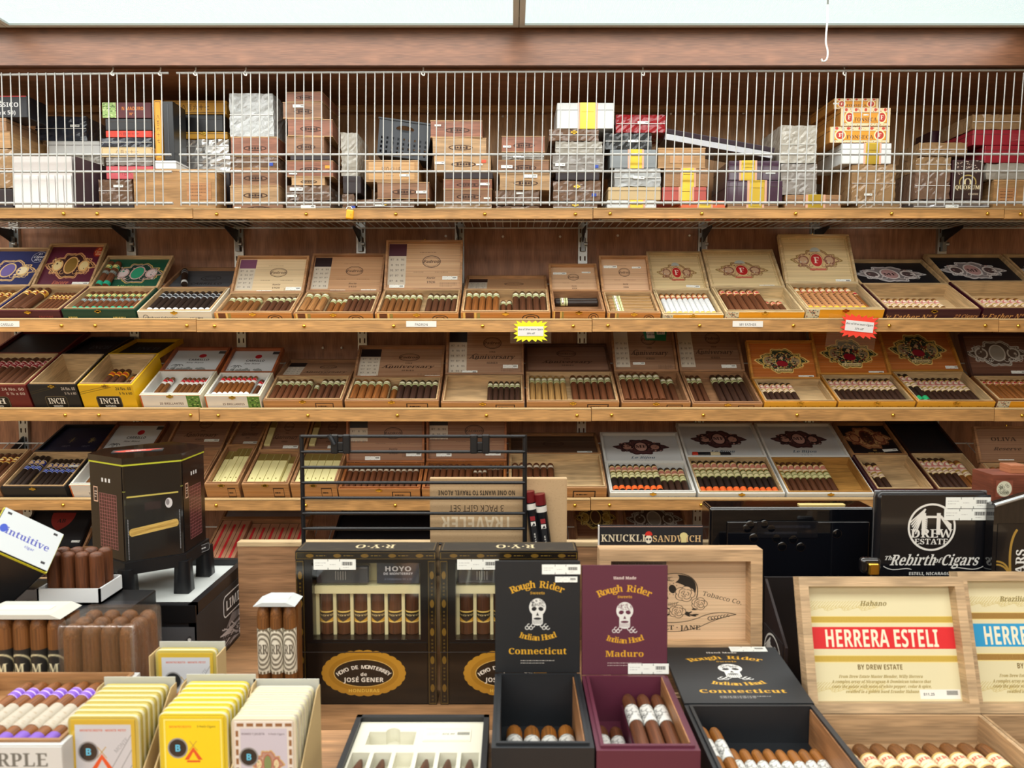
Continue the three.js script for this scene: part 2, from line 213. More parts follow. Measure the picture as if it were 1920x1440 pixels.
// ---------- cigars ----------
const lathe = (pts, seg = 12) => { const g = new THREE.LatheGeometry(pts.map((p) => new THREE.Vector2(...p)), seg); return g.rotateX(Math.PI / 2); };   // foot at +z, head at -z
const cigarGeo = lathe([[0.0001, -0.5], [0.45, -0.495], [0.78, -0.475], [0.95, -0.44], [1, -0.4], [1, 0.49], [0.95, 0.5], [0.0001, 0.495]]);
const torpedoGeo = lathe([[0.0001, -0.5], [0.22, -0.495], [0.4, -0.45], [0.72, -0.33], [0.93, -0.2], [1, -0.08], [1, 0.49], [0.95, 0.5], [0.0001, 0.495]]);
const ringGeo = (c) => { const n = 16, p = [], uv = [], nr = [], ix = []; for (let i = 0; i <= n; i++) { const a = i / n * Math.PI * 2, x = -Math.sin(a), y = -Math.cos(a); for (const z of [-0.5, 0.5]) { p.push(x, y, z); nr.push(x, y, 0); uv.push(c.u0 + i / n * (c.u1 - c.u0), z < 0 ? c.v1 : c.v0); } if (i < n) { const q = i * 2; ix.push(q, q + 1, q + 2, q + 1, q + 3, q + 2); } } const g = new THREE.BufferGeometry(); g.setAttribute('position', new THREE.Float32BufferAttribute(p, 3)); g.setAttribute('normal', new THREE.Float32BufferAttribute(nr, 3)); g.setAttribute('uv', new THREE.Float32BufferAttribute(uv, 2)); g.setIndex(ix); return g; };
const bandCell = (f) => cell(64, 40, f), stripes = (c, w, h, base, edge, mid) => { fill(c, w, h, base); c.fillStyle = edge; c.fillRect(0, 0, w, 5); c.fillRect(0, h - 5, w, 5); if (mid) { c.fillStyle = mid; c.fillRect(0, h * 0.42, w, 4); } };
// kind: [band pieces [position from head, length, picture]], foot ribbon colour, name
const BANDS = {
  oval: { name: 'oval_banded_cigar', parts: [[0.2, 0.12, bandCell((c, w, h) => { stripes(c, w, h, '#cfd49a', '#8d9a55'); ell(c, 32, 18, 15, 13, '#f3efd8'); ell(c, 32, 18, 12, 10, '#5a3522', 3); })], [0.29, 0.04, bandCell((c, w, h) => stripes(c, w, h, '#dfe0b0', '#9aa45c', '#6d7a3a'))]] },
  ringed: { name: 'round_seal_cigar', parts: [[0.19, 0.1, bandCell((c, w, h) => { fill(c, w, h, '#6a3c22'); ell(c, 32, 20, 17, 17, '#efe7d0'); ell(c, 32, 20, 11, 11, '#5a3018', 4); })]] },
  red: { name: 'red_gold_banded_cigar', parts: [[0.2, 0.16, bandCell((c, w, h) => { stripes(c, w, h, '#c4564c', '#d8b45a'); ell(c, 32, 20, 11, 12, '#e8d9b0'); ell(c, 32, 20, 7, 8, '#b8232a'); })]] },
  pink: { name: 'rose_banded_cigar', parts: [[0.26, 0.26, bandCell((c, w, h) => { stripes(c, w, h, '#e6c9b6', '#c7a24a'); ell(c, 32, 18, 12, 11, '#c97a72'); ell(c, 32, 18, 7, 7, '#f0e0c8'); })], [0.46, 0.13, bandCell((c, w, h) => stripes(c, w, h, '#e9d6b8', '#c2a24f', '#b0746a'))]] },
  bijouO: { name: 'orange_footed_cigar', foot: '#e2672a', parts: [[0.22, 0.22, bandCell((c, w, h) => { stripes(c, w, h, '#ecd9b4', '#c9a24f'); ell(c, 32, 18, 12, 10, '#c9806c'); })], [0.45, 0.2, bandCell((c, w, h) => stripes(c, w, h, '#e6dcae', '#a9b06a', '#8d9a55'))]] },
  pinkG: { name: 'green_footed_cigar', foot: '#1f9a5f', parts: [[0.26, 0.26, bandCell((c, w, h) => { stripes(c, w, h, '#e6c9b6', '#c7a24a'); ell(c, 32, 18, 12, 11, '#c97a72'); ell(c, 32, 18, 7, 7, '#f0e0c8'); })], [0.46, 0.13, bandCell((c, w, h) => stripes(c, w, h, '#e9d6b8', '#c2a24f', '#b0746a'))]] },
  bijou: { name: 'cream_green_banded_cigar', parts: [[0.24, 0.22, bandCell((c, w, h) => { stripes(c, w, h, '#ecd9b4', '#c9a24f'); ell(c, 32, 18, 12, 10, '#c9806c'); })], [0.46, 0.18, bandCell((c, w, h) => stripes(c, w, h, '#d9d3a0', '#a9b06a', '#8d9a55'))]] },
  green: { name: 'green_banded_cigar', foot: '#1f9a7a', parts: [[0.26, 0.14, bandCell((c, w, h) => { stripes(c, w, h, '#2b8f6c', '#d9b45c'); ell(c, 32, 20, 10, 10, '#e0c678'); })], [0.5, 0.1, bandCell((c, w, h) => stripes(c, w, h, '#5d6a68', '#a9b0aa', '#dfe4de'))]] },
  gold: { name: 'gold_banded_cigar', parts: [[0.26, 0.16, bandCell((c, w, h) => { stripes(c, w, h, '#c9912f', '#f0d078'); ell(c, 32, 20, 12, 12, '#7a2a1c'); ell(c, 32, 20, 7, 7, '#f0d890'); })]] },
  silver: { name: 'silver_banded_cigar', foot: '#d6d8d8', parts: [[0.26, 0.16, bandCell((c, w, h) => { stripes(c, w, h, '#8b8f94', '#d5d8da'); ell(c, 32, 20, 11, 11, '#2b2d31'); })]] },
  blue: { name: 'blue_banded_cigar', parts: [[0.26, 0.16, bandCell((c, w, h) => { stripes(c, w, h, '#1d2f8e', '#c9b27a'); ell(c, 32, 20, 11, 12, '#d8b78a'); })], [0.42, 0.09, bandCell((c, w, h) => stripes(c, w, h, '#2a49b8', '#dfe4f2', '#e8ecf5'))]] },
  inch: { name: 'yellow_banded_cigar', parts: [[0.28, 0.22, bandCell((c, w, h) => { stripes(c, w, h, '#e6a417', '#3a2412'); ell(c, 32, 20, 14, 9, '#b5461c'); })]] },
  inchred: { name: 'crimson_banded_cigar', parts: [[0.28, 0.2, bandCell((c, w, h) => { stripes(c, w, h, '#8e1d24', '#d8b8a0'); txt(c, 'INCH', 32, 20, 16, '#f2e6dc'); })]] },
  carr: { name: 'red_dot_banded_cigar', parts: [[0.26, 0.2, bandCell((c, w, h) => { fill(c, w, h, '#efece6'); ell(c, 32, 11, 14, 10, '#d22630'); lines(c, 14, 28, 36, 1, 4, '#999'); })]], foot: '#f2efe9' },
  paper: { name: 'tissue_wrapped_cigar', foot: '#e8b62c', parts: [[0.2, 0.15, bandCell((c, w, h) => { stripes(c, w, h, '#c4564c', '#d8b45a'); ell(c, 32, 20, 10, 11, '#e8d9b0'); })], [0.6, 0.6, bandCell((c, w, h) => { fill(c, w, h, '#dadcdc'); for (let i = 0; i < 30; i++) { c.fillStyle = 'rgba(150,155,165,.25)'; c.fillRect(rnd() * w, rnd() * h, 6, 1); } })]] },
  cedar: { name: 'cedar_sleeved_cigar', foot: '#e8b62c', parts: [[0.2, 0.16, bandCell((c, w, h) => { stripes(c, w, h, '#c4564c', '#d8b45a'); ell(c, 32, 20, 10, 11, '#e8d9b0'); })], [0.6, 0.58, bandCell((c, w, h) => { fill(c, w, h, '#b98355'); c.fillStyle = '#4a2a16'; for (let i = 0; i < 6; i++) c.fillRect(29, 6 + i * 5, 6, 3.4); })]] },
  skull: { name: 'skull_banded_cigar', parts: [[0.36, 0.26, bandCell((c, w, h) => { fill(c, w, h, '#dcdcd8'); for (let i = 0; i < 60; i++) { c.strokeStyle = '#4a4a4a'; c.lineWidth = 0.8; c.beginPath(); c.arc(rnd() * w, rnd() * h, 1 + rnd() * 4, 0, 4); c.stroke(); } c.fillStyle = '#8e8e88'; c.fillRect(0, 0, w, 2); c.fillRect(0, h - 2, w, 2); })]] },
  cream: { name: 'cream_banded_cigar', parts: [[0.3, 0.2, bandCell((c, w, h) => { stripes(c, w, h, '#e9dcb8', '#c9a860'); txt(c, 'HERRERA', 32, 16, 10, '#b5392c', 'bold serif'); lines(c, 12, 27, 40, 1, 4, '#b08a60'); })]] },
  purple: { name: 'purple_banded_cigar', foot: '#7a52b8', parts: [[0.22, 0.12, bandCell((c, w, h) => stripes(c, w, h, '#8054c0', '#b79be0', '#d8c8ee'))], [0.6, 0.34, bandCell((c, w, h) => { fill(c, w, h, '#b9b0a0'); for (let i = 0; i < 40; i++) { c.fillStyle = 'rgba(150,120,90,.3)'; c.fillRect(rnd() * w, rnd() * h, 5, 1.5); } })]] },
  hoyo: { name: 'black_gold_banded_cigar', parts: [[0.62, 0.24, bandCell((c, w, h) => { stripes(c, w, h, '#d9a326', '#f0cf70'); c.fillStyle = '#1d1a16'; c.beginPath(); c.moveTo(20, 6); c.lineTo(44, 6); c.lineTo(44, 22); c.lineTo(32, 36); c.lineTo(20, 22); c.fill(); txt(c, 'HOYO', 32, 15, 8, '#e8cf8a'); })]] },
  ornate: { name: 'white_ornate_banded_cigar', parts: [[0.36, 0.36, bandCell((c, w, h) => { fill(c, w, h, '#e4ddcb'); for (const r of [17, 13, 9]) ell(c, 32, 18, r, r, '#5a5040', 1.4); txt(c, 'RR', 32, 18, 11, '#3a3024', 'bold serif'); for (let i = 0; i < 12; i++) { c.fillStyle = '#6a5e48'; c.fillRect(i * 5.5, 0, 2, 3); c.fillRect(i * 5.5, h - 3, 3, 3); } })]] },
  blackb: { name: 'black_label_banded_cigar', parts: [[0.45, 0.34, bandCell((c, w, h) => { fill(c, w, h, '#26221d'); ell(c, 32, 20, 14, 14, '#cfc39a', 2); txt(c, 'M', 32, 20, 14, '#e8dcb4', 'bold serif'); })]] },
  plain: { name: 'plain_cigar', parts: [] },
  bundle: { name: 'bundled_cigar', parts: [] },
};
for (const b of Object.values(BANDS)) b.parts.forEach((p) => { p[3] = ringGeo(p[2]); });
const SHADE = { L: 'light brown', M: 'medium brown', O: 'orange brown', D: 'dark brown', X: 'blackish', K: 'blackish', R: 'reddish brown', T: 'tan' };
const WRAP = { L: '#b98550', M: '#94602f', O: '#a2642c', D: '#6b4026', X: '#4a2e20', K: '#33231b', H: '#b9782f', R: '#7d4a2b', T: '#c49a5e' };
// one cigar lying along its own z axis, its centre at the group's origin
const footGeo = new THREE.CylinderGeometry(1, 1, 1, 14, 1, true).rotateX(Math.PI / 2);
function cigar(kind, wrap, r, len, pos, quat, label, group, torpedo) {
  const b = BANDS[kind], t = thing(torpedo ? 'torpedo_cigar' : b.name, label, 'cigar', [pos.x, pos.y, pos.z], group);
  t.quaternion.copy(quat);
  const w = mesh('wrapper', torpedo ? torpedoGeo : cigarGeo, LEAF(WRAP[wrap]), t); w.scale.set(r, r, len); w.rotation.z = rnd() * 6;
  b.parts.forEach(([p, l, c, g], i) => { const m = mesh(i ? 'lower_band' : 'band', g, c.s.matte, t); m.scale.set(r * (1.03 + i * 0.005), r * (1.03 + i * 0.005), l * len); m.position.z = (-0.5 + p) * len; });
  if (b.foot) { const m = mesh('foot_ribbon', footGeo, M(b.foot, 0.5), t); m.scale.set(r * 1.03, r * 1.03, len * 0.13); m.position.z = len * 0.43; }
  return t;
}

// ---------- open cigar boxes ----------
const qX = (a) => new THREE.Quaternion().setFromAxisAngle(new THREE.Vector3(1, 0, 0), a), qY = (a) => new THREE.Quaternion().setFromAxisAngle(new THREE.Vector3(0, 1, 0), a);
const claspGeo = mergeGeometries([new THREE.CylinderGeometry(0.006, 0.006, 0.003, 10).rotateX(Math.PI / 2).toNonIndexed(), new THREE.BoxGeometry(0.02, 0.005, 0.003).toNonIndexed()]);
// o: pos (front bottom middle), tilt, W, h, L, lean (lid angle from upright), Ll (lid length), ext, wood, art, front, rows ...
function openBox(o) {
  const t = 0.005, t2 = 0.004, lip = 0.003, { W: w, h, L } = o, g = thing('cigar_box', o.lab, 'cigar box', o.pos, null), T = o.tilt ?? 0;
  g.rotation.set(T, o.yaw ?? 0, 0, 'YXZ');
  const ext = o.ext ?? W('#c99d70'), wood = o.wood ?? W('#dcb98a');
  const rows = o.rows ?? [], wi = w - 2 * (t + t2), dp = o.dp ?? 0.004, r0 = Math.min(0.0118, ...rows.map((q) => (q[1] - q[0]) * wi / q[2] / 2)) || 0.01;
  const maxLv = Math.max(0, ...rows.map((q) => q[5] ?? 0)), drop = 1.5 * r0;
  const fl = Math.max(0.003, rows.length && !o.deep ? h - dp - 2 * r0 - maxLv * drop : 0.005);
  const shell = [B(w, h, t, 0, h / 2, -t / 2), B(w, h, t, 0, h / 2, -L + t / 2), B(t, h, L - 2 * t, -w / 2 + t / 2, h / 2, -L / 2), B(t, h, L - 2 * t, w / 2 - t / 2, h / 2, -L / 2), B(w - 2 * t, fl, L - 2 * t, 0, fl / 2, -L / 2)];
  mesh('box_body', shell, ext, g);
  if (o.cedarSide) mesh('cedar_side', B(0.0015, h * 0.9, L - 2 * t - 2 * t2 - 0.004, w / 2 - t - t2 - 0.001, h * 0.5 + fl * 0.4, -L / 2), W('#b98458'), g);
  const li = [B(w - 2 * t, h + lip, t2, 0, (h + lip) / 2, -t - t2 / 2), B(w - 2 * t, h + lip, t2, 0, (h + lip) / 2, -L + t + t2 / 2), B(t2, h + lip, L - 2 * t - 2 * t2, -w / 2 + t + t2 / 2, (h + lip) / 2, -L / 2), B(t2, h + lip, L - 2 * t - 2 * t2, w / 2 - t - t2 / 2, (h + lip) / 2, -L / 2), B(w - 2 * t - 2 * t2, 0.0015, L - 2 * t - 2 * t2, 0, fl + 0.00075, -L / 2)];
  mesh('inner_lining', li, wood, g);
  if (o.front) sheet('front_print', w * 0.995, h * 0.96, o.front, g, 0, h / 2, 0, o.frontGloss);
  if (o.clasp !== false) { const m = mesh('clasp', claspGeo, brass, g); m.position.set(0, h - 0.004, 0.0025); }
  const innerL = L - 2 * t - 2 * t2;
  if (o.lean !== undefined) {
    const Ll = o.Ll ?? L, rim = o.rim ?? 0.016, f = o.rimW ?? 0.007, lid = mesh('lid', [B(w, Ll, 0.004, 0, Ll / 2, -rim + 0.002), B(w, f, rim - 0.004, 0, Ll - f / 2, -rim / 2 + 0.002), B(w, f, rim - 0.004, 0, f / 2, -rim / 2 + 0.002), B(f, Ll - 2 * f, rim - 0.004, -w / 2 + f / 2, Ll / 2, -rim / 2 + 0.002), B(f, Ll - 2 * f, rim - 0.004, w / 2 - f / 2, Ll / 2, -rim / 2 + 0.002)], o.lidMat ?? ext, g);
    lid.position.set(0, h + 0.001, -L - 0.0005); lid.rotation.x = -o.lean - T;
    if (o.art) sheet('lid_print', w - 2 * f, Ll - 2 * f, o.art, lid, 0, Ll / 2, -rim + 0.004, o.artGloss);
    if (o.clasp !== false) { const m = mesh('lid_knob', new THREE.CylinderGeometry(0.004, 0.003, 0.006, 8).translate(0, Ll + 0.003, -rim / 2), brass, lid); }
    for (const [x, y, ww, rot] of o.tags ?? []) priceTag(lid, (x - 0.5) * (w - 2 * f), y * Ll, -rim + 0.0052, ww ?? 0.05, rot ?? 0);
    o.lidObj = lid;
  }
  g.updateMatrixWorld(true);
  const qb = g.quaternion, put = (x, y, z) => new THREE.Vector3(x, y, z).applyMatrix4(g.matrixWorld);
  for (const [u0, u1, n, wrap, kind, lv = 0, len0, torp] of rows) {
    const step = (u1 - u0) * (o.side ? innerL : wi) / n, r = Math.min(step / 2 * 0.945, 0.0118), len = Math.min(o.side ? wi - 0.006 : innerL - 0.007, len0 ?? 0.19), y = fl + 0.002 + r * 1.04 + (maxLv - lv) * drop;
    if (maxLv - lv > 0 && !o.side) mesh('cedar_block', B((u1 - u0) * wi - 0.001, (maxLv - lv) * drop - 0.0004, len * 0.98, ((u0 + u1) / 2 - 0.5) * wi, fl + 0.0016 + (maxLv - lv) * drop / 2, -t - t2 - 0.003 - len / 2), wood, g);
    for (let i = 0; i < n; i++) {
      const jitter = rr(-0.0015, 0.0015), a = (u0 - 0.5) * (o.side ? innerL : wi) + step * (i + 0.5);
      const p = o.side ? put(-wi / 2 + 0.003 + len / 2, y, -L / 2 + a) : put(a, y, -t - t2 - 0.0035 - len / 2 + jitter);
      const q = qb.clone().multiply(o.side ? qY(Math.PI / 2 * 1) : qY(rr(-0.002, 0.002)));
      const shade = /^brown cigar with pale/.test(o.cl) ? SHADE[wrap] + ' ' : '', said = (o.cl?.[kind] ?? o.cl).replace(shade ? 'brown cigar' : '@', shade + 'cigar');
      cigar(kind, wrap, r, len, p, q, `${said} in ${o.bs}`, `${shade}${BANDS[kind].name.replaceAll('_', ' ')}s in ${o.bs}`, torp);
    }
  }
  return g;
}
// a box on one of the sloping shelves; x0, x1 along its front edge, rows of the photograph give height, length and lid angle
function shelfBox(k, x0, x1, yF, yB, yT, o) {
  const y0 = shelfTop[k] - 0.0155, z0 = -FRONT - 0.033, bot = [y0, z0];
  // front foot of the box rests on the wires just behind the edging
  const Y = (h, l) => bot[0] + h * cT + l * sT, Z = (h, l) => bot[1] + h * sT - l * cT;
  const h = Math.max(0.03, Math.min(0.11, bisect((q) => PY(Y(q, 0), Z(q, 0)) - yF, 0.01, 0.14)));
  const L = Math.max(0.09, Math.min(0.235, bisect((q) => PY(Y(h, q), Z(h, q)) - yB, 0.03, 0.3)));
  const d = -Z(h, 0), X0 = XW(x0, yF, d) + 0.0012, X1 = XW(x1, yF, d) - 0.0012, hy = Y(h, L), hz = Z(h, L);
  if (yT !== null) {
    o.Ll = o.Ll ?? Math.max(0.12, Math.min(L, 0.19));
    const need = (a) => PY(hy + o.Ll * Math.cos(a), hz - o.Ll * Math.sin(a)) - yT;
    if (need(0.03) > 0) { o.Ll = bisect((q) => PY(hy + q * Math.cos(0.06), hz - q * Math.sin(0.06)) - yT, 0.05, 0.4); o.lean = 0.06; }
    else o.lean = Math.min(bisect(need, 0.0, 1.45), Math.asin(Math.min(1, (BACK - 0.022 + hz) / o.Ll)));
  }
  return openBox({ ...o, pos: [(X0 + X1) / 2, bot[0] + 0.0004, bot[1]], tilt: TILT, W: X1 - X0, h, L });
}

// ---------- prints for the shelf boxes ----------
const cw = 288, chh = 216;
function stamped(o) {                                                 // wooden lid with an oval stamp, script line and an optional slip of numbers
  return cell(cw, chh, (c, w, h) => {
    grainBg(c, w, h, o.bg ?? '#c8a078');
    const cx = o.slip ? w * 0.6 : w * 0.5;
    if (o.slip) { const sw = w * 0.24, sx = 4; c.fillStyle = o.slip; c.fillRect(sx, 4, sw, h * 0.28); c.fillStyle = '#c9bfae'; c.fillRect(sx, h * 0.28, sw, h * (o.slipH ?? 0.62)); for (let r = 0; r < 5 * (o.slipH ?? 0.62) / 0.62; r++) for (let q = 0; q < 3; q++) txt(c, ['$7', '8', '91', '97'][(r + q) % 4], sx + sw * (0.2 + q * 0.3), h * (0.36 + r * 0.115), 13, '#6b6258', 'bold serif'); txt(c, '★', sx + sw / 2, h * 0.16, 12, '#8d7a86'); }
    ell(c, cx, h * (o.oy ?? 0.4), w * 0.12, h * 0.125, ink, 2.5); ell(c, cx, h * (o.oy ?? 0.4), w * 0.1, h * 0.1, ink, 1); txt(c, o.mark ?? 'Padron', cx, h * (o.oy ?? 0.4), o.mark === 'PADRON' ? 15 : 18, ink, 'bold serif', { skew: o.mark ? 0 : 0.3 });
    if (o.ann) { txt(c, '1964', cx, h * (o.oy + 0.2), 11, ink, 'bold serif'); txt(c, 'Anniversary', cx, h * (o.oy + 0.32), 28, ink, 'bold serif', { skew: 0.35 }); c.strokeStyle = ink; c.lineWidth = 2; c.beginPath(); c.arc(cx - w * 0.22, h * (o.oy + 0.31), 13, 0.6, 5.4); c.stroke(); txt(c, 'SERIES', cx, h * (o.oy + 0.45), 12, ink, 'bold serif'); }
    else { lines(c, cx - w * 0.16, h * 0.2, w * 0.32, 1, 6, ink); lines(c, cx - w * 0.24, h * 0.63, w * 0.2, 1, 6, ink); lines(c, cx + w * 0.05, h * 0.63, w * 0.26, 1, 6, ink); txt(c, '❦', cx, h * 0.63, 12, ink); txt(c, 'Serie', cx, h * 0.75, 13, ink, 'bold serif', { skew: 0.3 }); txt(c, '1926', cx, h * 0.84, 15, ink, 'bold serif'); }
    if (o.fine) lines(c, w * 0.72, h * 0.86, w * 0.24, 4, 5, ink);
    if (o.green) { c.fillStyle = '#1f7a55'; c.beginPath(); c.moveTo(w * 0.52, h * 0.05); c.lineTo(w * 0.95, 0); c.lineTo(w * 0.9, h * 0.3); c.lineTo(w * 0.56, h * 0.28); c.fill(); c.fillStyle = '#ececec'; c.fillRect(w * 0.58, h * 0.07, w * 0.14, h * 0.17); txt(c, 'Padron', w * 0.65, h * 0.15, 12, '#222', 'bold serif'); c.fillRect(w * 0.76, h * 0.05, w * 0.14, h * 0.1); txt(c, '2021', w * 0.83, h * 0.1, 14, '#222'); }
  });
}
